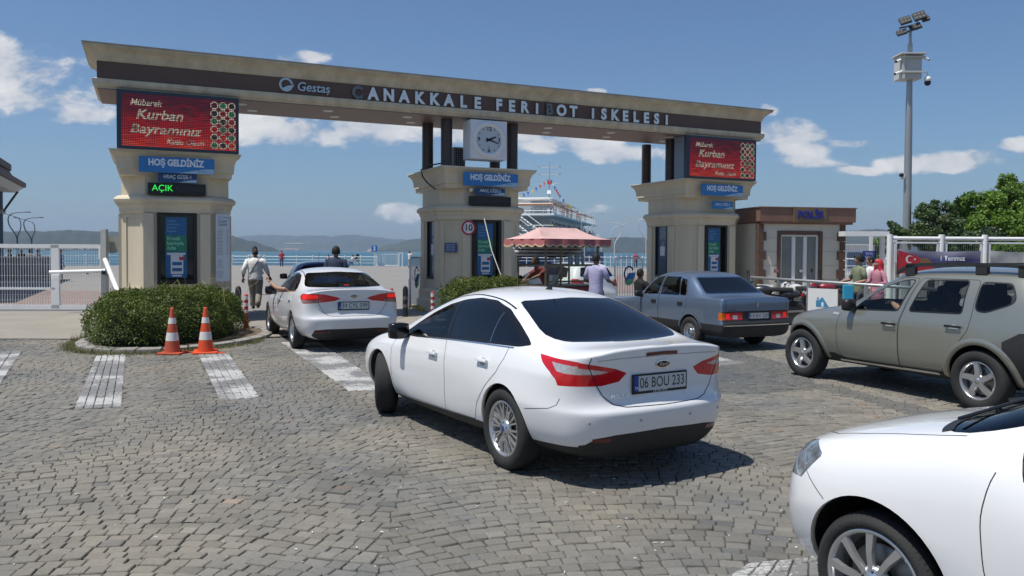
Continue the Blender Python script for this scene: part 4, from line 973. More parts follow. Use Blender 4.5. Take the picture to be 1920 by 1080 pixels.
    def frame(s, view, a, b, sgn=1, lift=.002, tilt=None):
        """matrix with x = along the surface to the reader's right, y = up, z = outward"""
        c, n = s.hit(view, a, b, sgn); up = Vector((0, 0, 1)); z = n.normalized() if tilt is None else tilt.normalized(); x = up.cross(z).normalized(); y = z.cross(x)
        M = Matrix((x, y, z)).transposed().to_4x4(); M.translation = c+z*lift; return M
M_gap = mat('panel_gap', (.012, .012, .013), .8)
def mbox(m, M, c, d, bev=0, seg=2):
    m.T = M; m.box(c, d, bev=bev); m.T = None; return m
def plate(car, view, a, b, txt, w=.52, h=.112, label=None, frame=M_black, sub=None, tilt=None):
    M = car.frame(view, a, b, 1, .004, tilt); m = MB(); m.T = M; m.mt(frame).box((0, -.004, .004), (w+.03, h+.035, .012), bev=.004); m.mt(M_plate).box((0, 0, .0112), (w, h, .004)); m.mt(M_eu).box((-w/2+.02, 0, .0122), (.04, h, .004)); m.T = None
    p = m.build('number_plate', None, car.root); text('plate_text', txt, h*.98, M_black, M @ Matrix.Translation((.018, 0, .0145)), p, fit=w-.075, bold=.0); text('plate_text', 'TR', .03, M_wtxt, M @ Matrix.Translation((-w/2+.02, -h*.3, .0147)), p)
    if sub: text('plate_text', sub, .026, M_wtxt, M @ Matrix.Translation((0, -h/2-.010, .0112)), p)
    return p
def handle(car, x, z, m, sides=(1, -1), w=.2, recess=None, par='door'):
    for sg in sides:
        M = car.frame('side', x, z, sg, .0)
        pr = car.parts.get((par if isinstance(par, str) else par, sg), car.root); g_ = MB(); g_.T = M
        if recess: g_.mt(recess).add([(w*.27*cos(t), .033*sin(t)-.004, .0018) for t in [2*pi*k/16 for k in range(16)]], [tuple(range(16))])
        g_.mt(m).box((0, .004, .028), (w, .028, .014), bev=.006); g_.box((-w/2+.02, .004, .012), (.028, .022, .026), bev=.004); g_.box((w/2-.02, .004, .012), (.028, .022, .026), bev=.004); g_.T = None
        g_.build('handle', None, pr, smooth='auto')
def mirror(car, x, y, z, m, s_=1, sides=(1, -1), size=(.12, .22, .15)):
    for sg in sides:
        g_ = MB(); g_.mt(m); b = bmesh.new(); bmesh.ops.create_cube(b, size=1); bmesh.ops.subdivide_edges(b, edges=b.edges, cuts=2, use_grid_fill=True)
        bmesh.ops.smooth_vert(b, verts=b.verts, factor=.5, use_axis_x=True, use_axis_y=True, use_axis_z=True); bmesh.ops.smooth_vert(b, verts=b.verts, factor=.4, use_axis_x=True, use_axis_y=True, use_axis_z=True)
        for v in b.verts: v.co = Vector((x+v.co.x*size[0]*1.5, sg*(y+size[1]*.5)+v.co.y*size[1]*1.35, z+v.co.z*size[2]*1.35))
        me_v = [v.co for v in b.verts]; b.verts.index_update(); g_.smooth = True; g_.add(me_v, [[v.index for v in f.verts] for f in b.faces]); b.free()
        g_.mt(M_black).smooth = False; g_.box((x+.0, sg*(y-.02), z-.055), (.06, .12, .035), bev=.01)
        o = g_.build('mirror', None, car.root)
        g2 = MB(); X = x-size[0]*.62; g2.mt(mat('mirror_glass', (.5, .55, .6), .03, 1)).add([(X, sg*(y+size[1]*.5)+size[1]*.40*cos(t), z+size[2]*.36*sin(t)) for t in [2*pi*k/16 for k in range(16)]], [tuple(range(16))]); g2.build('mirror_glass', None, o)
def interior(car, x0, x1, zf=.35, zs=.55, w=.62, rhd=False, top=1.2, col=M_seat, hr=1.18):
    m = MB(); m.mt(M_seat).box(((x0+x1)/2, 0, zf), (x1-x0, w*2, .06)); m.build('cabin_floor', None, car.root)
    for (x, ys) in ((x0+(x1-x0)*.60, (.36, -.36)), (x0+(x1-x0)*.22, (.36, -.36))):
        for y in ys:
            m = MB(); m.mt(col); m.box((x, y, zs), (.5, .46, .16), bev=.05); m.box((x-.27, y, zs+.33), (.14, .46, .62), bev=.06, ry=R(-14)); m.box((x-.36, y, hr), (.10, .25, .17), bev=.04); m.build('seat', None, car.root, smooth='auto')
    m = MB(); m.mt(mat('dashboard_plastic', (.03, .03, .03), .7)).box((x1-.12, 0, .86), (.42, w*2, .22), bev=.05); m.build('dashboard', None, car.root)
    m = MB(); M = Matrix.Translation((x1-.42, .36, .93)) @ Matrix.Rotation(R(-65), 4, 'Y'); m.T = M; m.mt(M_black)
    A = [2*pi*k/28 for k in range(29)]; m.tube([(.18*cos(a), .18*sin(a), 0) for a in A], .014, 6); m.box((0, 0, 0), (.05, .34, .02)); m.T = None; m.build('steering_wheel', None, car.root)
P_white = paint('white_car_paint', (.72, .725, .73), var=.02)
# rows: s0 s1 s2 s3 s4 s5 | t1 t2 t3 t4
SED = [
 (-.90, [(.54,.26,.07),(.60,.40,0),(.63,.575,-.01),(.63,.63,.05),(.63,.84,.05),(.62,1.005,-.01)], [(.50,1.035,-.02),(.34,1.05,-.03),(.18,1.057,-.035),(0,1.06,-.04)]),
 (-.775, [(.70,.25,.03),(.785,.37),(.81,.575),(.80,.635,.02),(.80,.84,.01),(.765,.99)], [(.64,1.03),(.46,1.045),(.24,1.05),(0,1.053)]),
 (-.52, [(.78,.25),(.865,.40),(.895,.58),(.885,.68),(.868,.84),(.825,.975)], [(.735,1.015),(.60,1.03),(.34,1.045),(0,1.052)]),
 (-.27, [(.80,.24),(.895,.40),(.92,.60),(.905,.70),(.882,.84),(.838,.97)], [(.76,1.06),(.645,1.115),(.40,1.14),(0,1.152)]),
 (.06, [(.80,.22),(.89,.38),(.915,.60),(.905,.71),(.882,.84),(.84,.965)], [(.76,1.12),(.635,1.235),(.40,1.27),(0,1.285)]),
 (.44, [(.80,.20),(.875,.33),(.895,.54),(.898,.70),(.880,.83),(.84,.955)], [(.748,1.185),(.62,1.345),(.40,1.395),(0,1.415)]),
 (.95, [(.80,.19),(.87,.30),(.885,.50),(.895,.70),(.878,.82),(.84,.94)], [(.742,1.195),(.615,1.375),(.38,1.428),(0,1.448)]),
 (1.36, [(.80,.19),(.87,.30),(.885,.50),(.895,.69),(.878,.81),(.84,.922)], [(.745,1.165),(.62,1.33),(.38,1.40),(0,1.425)]),
 (1.78, [(.80,.19),(.872,.30),(.888,.50),(.895,.67),(.878,.795),(.84,.90)], [(.765,1.07),(.675,1.18),(.42,1.265),(0,1.30)]),
 (2.20, [(.80,.20),(.88,.33),(.897,.52),(.90,.67),(.88,.785),(.835,.88)], [(.775,.95),(.70,1.02),(.46,1.10),(0,1.14)]),
 (2.48, [(.80,.21),(.89,.37),(.91,.56),(.905,.68),(.88,.785),(.825,.862)], [(.765,.90),(.62,.935),(.36,.975),(0,1.0)]),
 (2.80, [(.80,.22),(.885,.38),(.91,.56),(.90,.68),(.87,.765),(.805,.835)], [(.72,.868),(.54,.892),(.28,.912),(0,.922)]),
 (3.15, [(.76,.22),(.85,.36),(.875,.53),(.865,.65),(.83,.725),(.75,.78)], [(.64,.805),(.46,.82),(.24,.835),(0,.84)]),
 (3.36, [(.66,.22),(.74,.34),(.76,.48),(.75,.58),(.70,.645),(.62,.69)], [(.5,.71),(.36,.72),(.18,.725),(0,.73)])]
zc = lambda f: f.calc_center_median().x < .75 and f.normal.z > .18
zf = lambda f: f.calc_center_median().x > 1.3 and f.normal.z > .12
sd = lambda f: abs(f.normal.y) >= abs(f.normal.x) and f.calc_center_median().x < .5
rr_ = lambda f: abs(f.normal.y) < abs(f.normal.x) and f.calc_center_median().x < 0
sd2 = lambda f: abs(f.normal.y) >= abs(f.normal.x)*.9 or f.normal.z < -.5
M_recess = mat('handle_recess', (.35,.35,.36), .4)
DLO = rpoly([(2.14,.915),(1.90,1.035),(1.62,1.165),(1.36,1.258),(1.10,1.318),(.85,1.345),(.58,1.335),(.30,1.275),(.05,1.175),(-.18,1.075),(-.27,1.03),(-.12,1.004),(.4,.985),(1.1,.958),(1.8,.92)], .03, 2)
W1 = rpoly([(2.04,.935),(1.86,1.025),(1.60,1.145),(1.36,1.230),(1.19,1.272),(1.13,.982),(1.7,.95)], .02, 2)
W2 = rpoly([(1.10,1.285),(.86,1.312),(.60,1.298),(.36,1.250),(.33,1.010),(1.03,.99)], .02, 2)
W3 = rpoly([(.30,1.235),(.10,1.155),(-.10,1.065),(-.14,1.035),(-.04,1.022),(.30,1.010)], .015, 2)
DOOR1 = rpoly([(2.22,.93),(2.30,.77),(2.27,.42),(2.20,.275),(1.07,.28),(1.04,.6),(1.06,.83),(1.12,.96),(1.16,1.315),(1.45,1.265),(1.72,1.175),(2.0,1.03)], .04, 2)
DOOR2 = rpoly([(1.10,1.33),(1.06,.97),(1.03,.83),(1.01,.6),(1.04,.28),(.50,.315),(.42,.48),(.27,.64),(.10,.78),(.02,.90),(0,1.0),(.14,1.17),(.34,1.27),(.56,1.335),(.85,1.352)], .04, 2)
RW = rpoly([(-.51,1.338),(0,1.36),(.51,1.338),(.59,1.22),(.66,1.10),(.58,1.062),(0,1.055),(-.58,1.062),(-.66,1.10),(-.59,1.22)], .05, 2)
WS = rpoly([(-.50,1.33),(0,1.35),(.50,1.33),(.66,1.08),(.70,.945),(.4,.965),(0,1.01),(-.4,.965),(-.70,.945),(-.66,1.08)], .04, 2)
def doors(c, w=.0055):
    for l in ([(2.19,.90),(2.25,.85),(2.29,.76),(2.27,.42),(2.20,.28)],[(1.07,.285),(1.045,.6),(1.065,.83),(1.11,.955)],[(.50,.32),(.42,.48),(.27,.64),(.10,.78),(.02,.90),(.0,.985)],[(2.2,.278),(.5,.318)]): c.seam('side', l, w)
def focus():
    tl_s = [(-.43,.985),(-.50,.93),(-.60,.87),(-.66,.82),(-.68,.775),(-1.2,.775),(-1.2,.90),(-.75,.965)]
    tl_r = lambda s_: [(s_*p[0], p[1]) for p in [(.95,.995),(.62,.935),(.44,.90),(.335,.862),(.40,.80),(.55,.775),(.95,.775)]]
    tc_s = [(-.60,.945),(-.78,.925),(-1.2,.88),(-1.2,.86),(-.74,.865),(-.66,.88)]
    tc_r = lambda s_: [(s_*p[0], p[1]) for p in [(.9,.918),(.72,.911),(.6,.895),(.50,.878),(.58,.862),(.9,.862)]]
    low = [(-1.2,.10),(3.8,.10),(3.8,.27),(2.2,.265),(.45,.315),(-.30,.31),(-.6,.32),(-1.2,.32)]
    lowr = [(-.95,.1),(.95,.1),(.95,.32),(.74,.325),(.66,.34),(.60,.39),(.45,.41),(0,.425),(-.45,.41),(-.60,.39),(-.66,.34),(-.74,.325),(-.95,.32)]
    regs = [('door','side',DOOR1,P_white,{'split':1}),('door','side',DOOR2,P_white,{'split':1}),
            ('window_surround','side',DLO,M_trim,{'split':1}),('window','side',W1,M_gmid,{'split':1}),('window','side',W2,M_tint,{'split':1}),('window','side',W3,M_tint,{'split':1}),
            ('rear_window','rear',RW,M_tint,{'cond':zc}),('windshield','front',WS,M_gmid,{'cond':zf}),
            ('bumper_skirt','side',low,M_matt,{'cond':sd2}),('bumper_skirt','rear',lowr,M_matt,{'cond':rr_}),
            ('tail_light','side',tl_s,M_redl,{'split':1,'cond':sd}),('tail_light','rear',tl_r(1),M_redl,{'split':1,'cond':rr_}),('tail_light','rear',tl_r(-1),M_redl,{'split':1,'cond':rr_}),
            ('tail_light_lens','side',tc_s,M_clr,{'split':1,'cond':sd,'parent':'tail_light'}),('tail_light_lens','rear',tc_r(1),M_clr,{'split':1,'cond':rr_,'parent':'tail_light'}),('tail_light_lens','rear',tc_r(-1),M_clr,{'split':1,'cond':rr_,'parent':'tail_light'})]
    spec = dict(stations=SED, rear=[.02,.06,.075,.05,.055,.06], front=[.05,.10,.12,.12,.1,.05], zb=.2, crease=((4,1,11,.6),(2,0,11,.4),(5,0,2,.5)), regions=regs, arch=.365, wheels=((0,.335),(2.65,.335)), paint=P_white)
    h = Vector((-.52,.854)); c = Car('white four-door saloon in the foreground with dark tinted windows and a steered front wheel', 'car', (.655,6.62), atan2(h.y,h.x), spec, name='white_saloon')
    c.root.scale = (.957,)*3
    doors(c)
    boot = [(.645,.99),(.66,.93),(.60,.80),(.54,.70),(.46,.635),(.36,.612),(0,.606)]; boot = boot+[(-a,b) for a,b in boot[-2::-1]]
    c.seam('rear', boot, .007); c.seam('rear', [(.60,.965),(.4,.975),(0,.98),(-.4,.975),(-.60,.965)], .003)
    c.seam('side', [(-.36,.56),(-.62,.60),(-.68,.63),(-.70,.68)], .004)
    c.seam('side', [(-.07,.992),(.4,.979),(1.1,.952),(1.8,.914),(2.12,.91)], .011, M_chrome, 'window_chrome', .003)
    c.seam('side', [(1.125,1.30),(1.075,.98)], .012, M_trim, 'pillar_strip', .0025); c.seam('side', [(.33,1.245),(.315,1.0)], .007, M_chrome, 'pillar_strip', .003)
    for sg in (1, -1):
        pts = [(x, sg*y) for x, y in ((2.1,.70),(1.8,.655),(1.36,.575),(.95,.555),(.5,.572),(.25,.60))]; c.seam('top', pts, .016, M_trim, 'roof_strip', .002)
    handle(c, 1.30, .80, P_white, recess=M_recess, w=.19); handle(c, .34, .84, P_white, recess=M_recess, w=.19)
    mirror(c, 2.0, .855, .955, M_trim, size=(.085,.16,.125))
    for sg in (1, -1):
        wheel(c.root, 0, sg*.79, .335, .226, .21, 'multi'); wheel(c.root, 2.65, sg*.79, .335, .226, .21, 'multi', steer=-R(27))
    plate(c, 'rear', .02, .775, '06 BOU 233', sub='ÇETİN OTO', h=.115)
    M = c.frame('rear', 0, .912, 1, .002); m = MB(); m.T = M; E_ = lambda k, a, b, z: [(a*cos(t), b*sin(t), z) for t in [2*pi*i/32 for i in range(32)]]
    m.mt(M_chrome).rings([E_(0,.072,.034,0),E_(0,.072,.034,.008),E_(0,.062,.027,.010)], cap=True); m.mt(mat('badge_dark', (.02,.02,.03), .2)).add(E_(0,.060,.025,.0115), [tuple(range(32))]); m.T = None; b = m.build('badge', None, c.root); text('badge_text', 'Ford', .045, M_chrome, M @ Matrix.Translation((0,0,.0125)), b, italic=.3, fit=.085)
    text('model_text', 'FOCUS', .04, M_chrome, c.frame('rear', .40, .69, 1, .003), c.root, depth=.002, italic=.3, fit=.17, bold=.03)
    c.seam('rear', [(-.14,.995),(0,1.0),(.17,.995)], .026, M_redd, 'high_brake_light', .006)
    for y in (.66, .25, -.25, -.62):
        M = c.frame('rear', y, .51, 1, .0015); m = MB(); m.T = M; m.mt(mat('sensor_ring', (.4,.4,.42), .4)).lathe([(.012,0),(.012,.003),(.001,.004)], 16, cap=False); m.T = None; m.build('parking_sensor', None, c.root)
    for sg in (1, -1): c.seam('rear', [(sg*.62,.372),(sg*.48,.375)], .035, M_redd, 'reflector', .003)
    m = MB(); hp = c.hit('top', .62, 0)[0]; m.mt(M_black).tube([hp+Vector((.03,0,-.005)), hp+Vector((0,0,.035))], [.035,.016], 10); m.tube([hp+Vector((0,0,.03)), hp+Vector((-.17,0,.19))], .0045, 6); m.build('antenna', None, c.root)
    interior(c, .1, 2.1, hr=1.12); return c
focus_car = focus()
import copy
def lampset(tl_s, tl_r, m_, nm='tail_light', parent=None):
    o = {'split': 1}; 
    if parent: o['parent'] = parent
    return [(nm,'side',tl_s,m_,dict(o,cond=sd)),(nm,'rear',tl_r,m_,dict(o,cond=rr_)),(nm,'rear',[(-a,b) for a,b in tl_r],m_,dict(o,cond=rr_))]
# ---- white saloon at the barrier
P_pearl = paint('pearl_white_paint', (.66,.66,.67), var=.03)
def kia():
    ST = copy.deepcopy(SED)
    def wd(st, k): return (st[0], [(p[0]*k, *p[1:]) for p in st[1]], [(p[0]*k, *p[1:]) for p in st[2]])
    ST[0] = wd(ST[0], 1.13); ST[1] = wd(ST[1], 1.05)
    for i in (0, 1, 2): st = ST[i]; ST[i] = (st[0], [(p[0], p[1]+(.03 if k > 3 else 0), *p[2:]) for k, p in enumerate(st[1])], [(p[0], p[1]+.035, *p[2:]) for p in st[2]])
    dlo = rpoly([(2.05,.935),(1.62,1.17),(1.30,1.28),(1.0,1.33),(.7,1.335),(.40,1.29),(.16,1.19),(.02,1.08),(.06,1.02),(.4,.995),(1.1,.965),(1.8,.935)], .05, 2)
    w1 = rpoly([(1.93,.955),(1.60,1.145),(1.30,1.25),(1.14,1.285),(1.10,.985)], .02, 2); w2 = rpoly([(1.05,1.30),(.7,1.31),(.42,1.265),(.20,1.17),(.08,1.075),(.10,1.04),(.4,1.015),(1.01,.99)], .03, 2)
    tl_s = [(-.52,.965),(-.58,1.0),(-.70,1.01),(-1.2,1.0),(-1.2,.83),(-.72,.84)]; tl_r = [(.95,1.02),(.72,1.015),(.5,1.0),(.30,.955),(.225,.925),(.32,.885),(.6,.855),(.95,.83)]
    tw_s = [(-.62,.90),(-1.2,.90),(-1.2,.845),(-.70,.85)]; tw_r = [(.95,.90),(.74,.895),(.56,.90),(.56,.865),(.74,.852),(.95,.845)]
    tb_s = [(-.66,.995),(-1.2,.985),(-1.2,.92),(-.66,.92)]; tb_r = [(.95,.995),(.70,.995),(.60,.985),(.60,.93),(.95,.92)]
    lowr = [(-.95,.1),(.95,.1),(.95,.24),(.76,.26),(.70,.30),(.66,.39),(.45,.405),(-.45,.405),(-.66,.39),(-.70,.30),(-.76,.26),(-.95,.24)]
    low = [(-.2,.10),(3.8,.10),(3.8,.2),(-.2,.2)]
    rw = rpoly([(-.56,1.335),(0,1.36),(.56,1.335),(.65,1.20),(.70,1.105),(.4,1.098),(0,1.095),(-.4,1.098),(-.70,1.105),(-.65,1.20)], .05, 2)
    regs = [('door','side',DOOR1,P_pearl,{'split':1}),('door','side',DOOR2,P_pearl,{'split':1}),('window_surround','side',dlo,M_trim,{'split':1}),('window','side',w1,M_gmid,{'split':1}),('window','side',w2,M_gmid,{'split':1}),
            ('rear_window','rear',rw,M_gmid,{'cond':zc}),('windshield','front',WS,M_gclear,{'cond':zf}),('bumper_skirt','rear',lowr,M_matt,{'cond':rr_}),('sill','side',low,M_matt,{'cond':sd2})]
    regs += lampset(tl_s, tl_r, M_redl)+lampset(tw_s, tw_r, mat('lamp_smoky_lens', (.25,.17,.16), .1, coat=.5, var=.2, vscale=20), 'tail_light_lens', 'tail_light')+lampset(tb_s, tb_r, M_lit, 'brake_light', 'tail_light')
    h = Vector((-.43,.90)).normalized(); c = Car('white saloon with brake lights lit and an arm held out of its window', 'car', (-3.035,14.19), atan2(h.y,h.x), dict(stations=ST, rear=[.02,.075,.09,.06,.07,.08], front=[.05,.10,.12,.12,.1,.05], zb=.2, crease=((4,1,11,.4),(2,0,3,.4),(5,0,2,.5)), regions=regs, arch=.36, wheels=((0,.33),(2.68,.33)), paint=P_pearl), name='white_saloon', lv=3)
    c.root.scale = (.968,)*3
    doors(c)
    boot = [(.60,1.03),(.60,.86),(.53,.72),(.44,.635),(.36,.625),(0,.622)]; c.seam('rear', boot+[(-a,b) for a,b in boot[-2::-1]], .007)
    c.seam('top', [(-.80,.62),(-.865,.4),(-.90,0),(-.865,-.4),(-.80,-.62)], .030, M_trim, 'spoiler_shadow_strip', .004)
    c.seam('side', [(.05,1.02),(.4,.992),(1.1,.96),(1.8,.925),(2.05,.925)], .010, M_chrome, 'window_chrome', .003)
    for sg in (1, -1):
        pts = [(x, sg*y) for x, y in ((1.9,.68),(1.36,.575),(.95,.555),(.5,.572),(.2,.61))]; c.seam('top', pts, .014, M_trim, 'roof_strip', .002)
        wheel(c.root, 0, sg*.79, .33, .215, .21, 'split'); wheel(c.root, 2.68, sg*.79, .33, .215, .21, 'split')
        c.seam('rear', [(sg*.66,.345),(sg*.40,.355)], .035, M_redd, 'reflector', .003)
    handle(c, 1.30, .81, P_pearl, recess=M_recess, w=.19); handle(c, .30, .85, P_pearl, recess=M_recess, w=.19)
    mirror(c, 1.98, .855, .955, M_trim, size=(.085,.17,.13)); plate(c, 'rear', 0, .80, '34 CYL 599')
    M = c.frame('rear', 0, .965, 1, .002); m = MB(); m.T = M; E_ = lambda a, b, z: [(a*cos(t), b*sin(t), z) for t in [2*pi*i/32 for i in range(32)]]
    m.mt(M_chrome).rings([E_(.068,.034,0),E_(.068,.034,.008),E_(.060,.028,.009)], cap=True); m.mt(M_black).add(E_(.058,.026,.0105), [tuple(range(32))]); m.T = None; b = m.build('badge', None, c.root); text('badge_text', 'KIA', .045, M_chrome, M @ Matrix.Translation((0,0,.0115)), b, bold=.02, fit=.085)
    text('model_text', 'CERATO', .04, M_chrome, c.frame('rear', .42, .745, 1, .003), c.root, depth=.002, fit=.2, bold=.03)
    c.seam('rear', [(-.045,1.118),(.045,1.118)], .03, M_lit, 'high_brake_light', .02)
    # folded paper behind the rear glass
    interior(c, .1, 2.1, hr=1.12)
    m = MB(); m.mt(mat('paper', (.6,.6,.58), .7)).box((.02, -.12, 1.10), (.05, .26, .07), rz=.1); m.build('paper_on_shelf', None, c.root); return c
kia_car = kia()
# ---- old boxy blue saloon
def boxy():
    P = paint('blue_metallic_paint', (.16,.215,.30), .6, .30, var=.06, dirt=.6)
    st = [
     (-.90, [(.73,.27,.03),(.76,.38,-.02),(.765,.50,-.03),(.765,.555,.02),(.765,.86,.005),(.745,.935,.02)], [(.62,.952,.02),(.42,.96,.015),(.22,.965,.01),(0,.967,.01)]),
     (-.87, [(.77,.27,.01),(.79,.38,0),(.80,.50,0),(.79,.56,.02),(.795,.86),(.775,.94)], [(.66,.958),(.44,.966),(.22,.97),(0,.972)]),
     (-.52, [(.75,.26),(.80,.38),(.81,.52),(.805,.62),(.805,.82),(.785,.935)], [(.72,.962),(.5,.975),(.25,.98),(0,.982)]),
     (-.36, [(.75,.26),(.80,.38),(.81,.52),(.808,.62),(.808,.82),(.79,.93)], [(.735,.972),(.60,.99),(.34,.995),(0,.998)]),
     (-.12, [(.75,.25),(.80,.38),(.81,.52),(.81,.62),(.81,.82),(.79,.93)], [(.73,1.04),(.645,1.12),(.40,1.145),(0,1.155)]),
     (.16, [(.75,.25),(.80,.38),(.81,.52),(.81,.62),(.81,.82),(.79,.925)], [(.70,1.17),(.60,1.315),(.38,1.35),(0,1.36)]),
     (.34, [(.75,.24),(.80,.36),(.81,.50),(.81,.62),(.81,.82),(.79,.92)], [(.69,1.19),(.58,1.355),(.36,1.39),(0,1.40)]),
     (.85, [(.75,.23),(.80,.33),(.81,.46),(.81,.62),(.81,.81),(.79,.905)], [(.69,1.18),(.58,1.365),(.36,1.405),(0,1.415)]),
     (1.28, [(.75,.23),(.80,.33),(.81,.46),(.81,.62),(.81,.80),(.79,.89)], [(.70,1.17),(.585,1.335),(.36,1.38),(0,1.395)]),
     (1.48, [(.75,.23),(.80,.33),(.81,.46),(.81,.62),(.81,.79),(.79,.885)], [(.715,1.07),(.63,1.19),(.40,1.24),(0,1.255)]),
     (1.82, [(.75,.24),(.80,.34),(.81,.48),(.81,.62),(.81,.77),(.785,.845)], [(.74,.87),(.66,.895),(.40,.93),(0,.945)]),
     (2.05, [(.75,.25),(.80,.36),(.81,.50),(.81,.62),(.80,.75),(.77,.82)], [(.70,.84),(.54,.85),(.28,.86),(0,.865)]),
     (2.9, [(.74,.26),(.79,.37),(.80,.50),(.80,.62),(.79,.70),(.75,.755)], [(.66,.77),(.46,.78),(.24,.785),(0,.79)]),
     (3.12, [(.70,.27),(.76,.37),(.77,.48),(.77,.60),(.76,.71),(.73,.77)], [(.62,.785),(.42,.79),(.22,.795),(0,.795)])]
    w1 = rpoly([(1.62,.935),(1.58,.96),(1.30,1.27),(1.04,1.30),(1.04,.935)], .02, 2); w2 = rpoly([(.98,.935),(.98,1.30),(.50,1.305),(.36,.985),(.36,.945)], .02, 2); w3 = rpoly([(.335,.955),(.46,1.285),(.27,1.255),(.155,.985),(.19,.95)], .015, 2)
    rw = rpoly([(-.55,1.30),(.55,1.30),(.66,1.03),(.655,1.01),(-.655,1.01),(-.66,1.03)], .04, 2); ws = rpoly([(-.52,1.35),(.52,1.35),(.66,.98),(-.66,.98)], .04, 2)
    d1 = rpoly([(1.72,.90),(1.74,.30),(1.02,.30),(1.01,.9),(1.02,1.33),(1.33,1.30)], .03, 2); d2 = rpoly([(1.0,1.33),(1.0,.30),(.40,.31),(.30,.50),(.12,.70),(.11,.95),(.27,1.30),(.50,1.335)], .03, 2)
    low = [(-1.1,.1),(3.5,.1),(3.5,.48),(-1.1,.48)]
    tls = [(-.80,.70),(-1.1,.70),(-1.1,.57),(-.80,.57)]; 
    regs = [('door','side',d1,P,{'split':1}),('door','side',d2,P,{'split':1}),('window','side',w1,M_gmid,{'split':1}),('window','side',w2,M_gmid,{'split':1}),('window','side',w3,M_gmid,{'split':1}),
            ('rear_window','rear',rw,M_tint,{'cond':zc}),('windshield','front',ws,M_gclear,{'cond':zf}),('side_cladding','side',low,M_matt,{'cond':sd2}),('rear_bumper','rear',[(-1,.1),(1,.1),(1,.555),(-1,.555)],M_matt,{'cond':rr_}),
            ('rear_panel','rear',[(-.9,.555),(.9,.555),(.9,.715),(-.9,.715)],M_black,{'cond':rr_})]
    regs += lampset(tls, [(.9,.57),(.9,.70),(.72,.70),(.72,.57)], M_amb)+lampset([(-2,0),(-2,.01),(-1.9,0)], [(.72,.57),(.72,.70),(.34,.70),(.34,.57)], M_redl)+lampset([(-2,0),(-2,.01),(-1.9,0)], [(.70,.59),(.70,.68),(.62,.68),(.62,.59)], M_lit, 'brake_light')+lampset([(-2,0),(-2,.01),(-1.9,0)], [(.55,.585),(.55,.655),(.45,.655),(.45,.585)], M_clr, 'reversing_light')
    h = Vector((-.42,.905)).normalized(); r = Vector((h.y,-h.x)); o = Vector((3.22,14.30))+r*.76*.957
    c = Car('old boxy blue saloon with black bumpers and orange indicators waiting beside the food stall', 'car', o, atan2(h.y,h.x), dict(stations=st, rear=[.01,.03,.03,.02,.02,.02], front=[.02,.03,.03,.02,.02,.02], zb=.24, crease=((5,0,12,.6),(4,0,12,.3),(2,0,12,.4)), regions=regs, arch=.33, wheels=((0,.29),(2.42,.29)), paint=P), name='blue_saloon', lv=3)
    c.root.scale = (.957,)*3
    for d in (d1, d2): c.seam('side', d, .006, closed=True)
    for w in (w1, w2, w3): c.seam('side', w, .014, M_chrome, 'window_chrome', .002, closed=True)
    c.seam('rear', rw, .03, M_chrome, 'rear_window_chrome', .003, closed=True)
    c.seam('rear', [(-.70,.93),(-.70,.72),(.70,.72),(.70,.93)], .007); c.seam('rear', [(-.76,.47),(.76,.47)], .016, M_chrome, 'bumper_trim', .004)
    for sg in (1, -1):
        wheel(c.root, 0, sg*.73, .29, .17, .18, 'steel', m_rim=mat('chrome_hubcap', (.6,.6,.6), .15, 1)); wheel(c.root, 2.42, sg*.73, .29, .17, .18, 'steel', m_rim=mat('chrome_hubcap', (.6,.6,.6), .15, 1))
        c.seam('side', [(.345*cos(a), .29+.345*sin(a)) for a in np.linspace(.25, pi-.25, 16)], .03, P, 'arch_lip', .008, sides=(sg,)); 
        m = MB(); m.mt(M_black); 
        for (x, z) in ((1.16, .80), (.30, .80)): M = c.frame('side', x, z, sg, .003); mbox(m, M, (0,0,.004), (.15,.065,.012), bev=.005)
        m.build('handle', None, c.root)
    mirror(c, 1.60, .80, .93, M_black, size=(.06,.14,.09)); plate(c, 'rear', -.02, .635, '10 KV 220', w=.46, h=.10)
    M = c.frame('rear', 0, .83, 1, .003); m = MB(); m.T = M; m.mt(M_chrome).add([(0,.055,.004),(-.026,.02,.004),(-.02,-.03,.004),(0,-.055,.004),(.02,-.03,.004),(.026,.02,.004)], [(0,1,2,3,4,5)]); m.T = None; m.build('badge', None, c.root)
    text('model_text', 'ŞAHİN', .035, M_dgrey, c.frame('rear', .56, .745, 1, .002), c.root, fit=.16)
    interior(c, .2, 1.75, zf=.32, zs=.5, w=.58, hr=1.03); return c
blue_car = boxy()
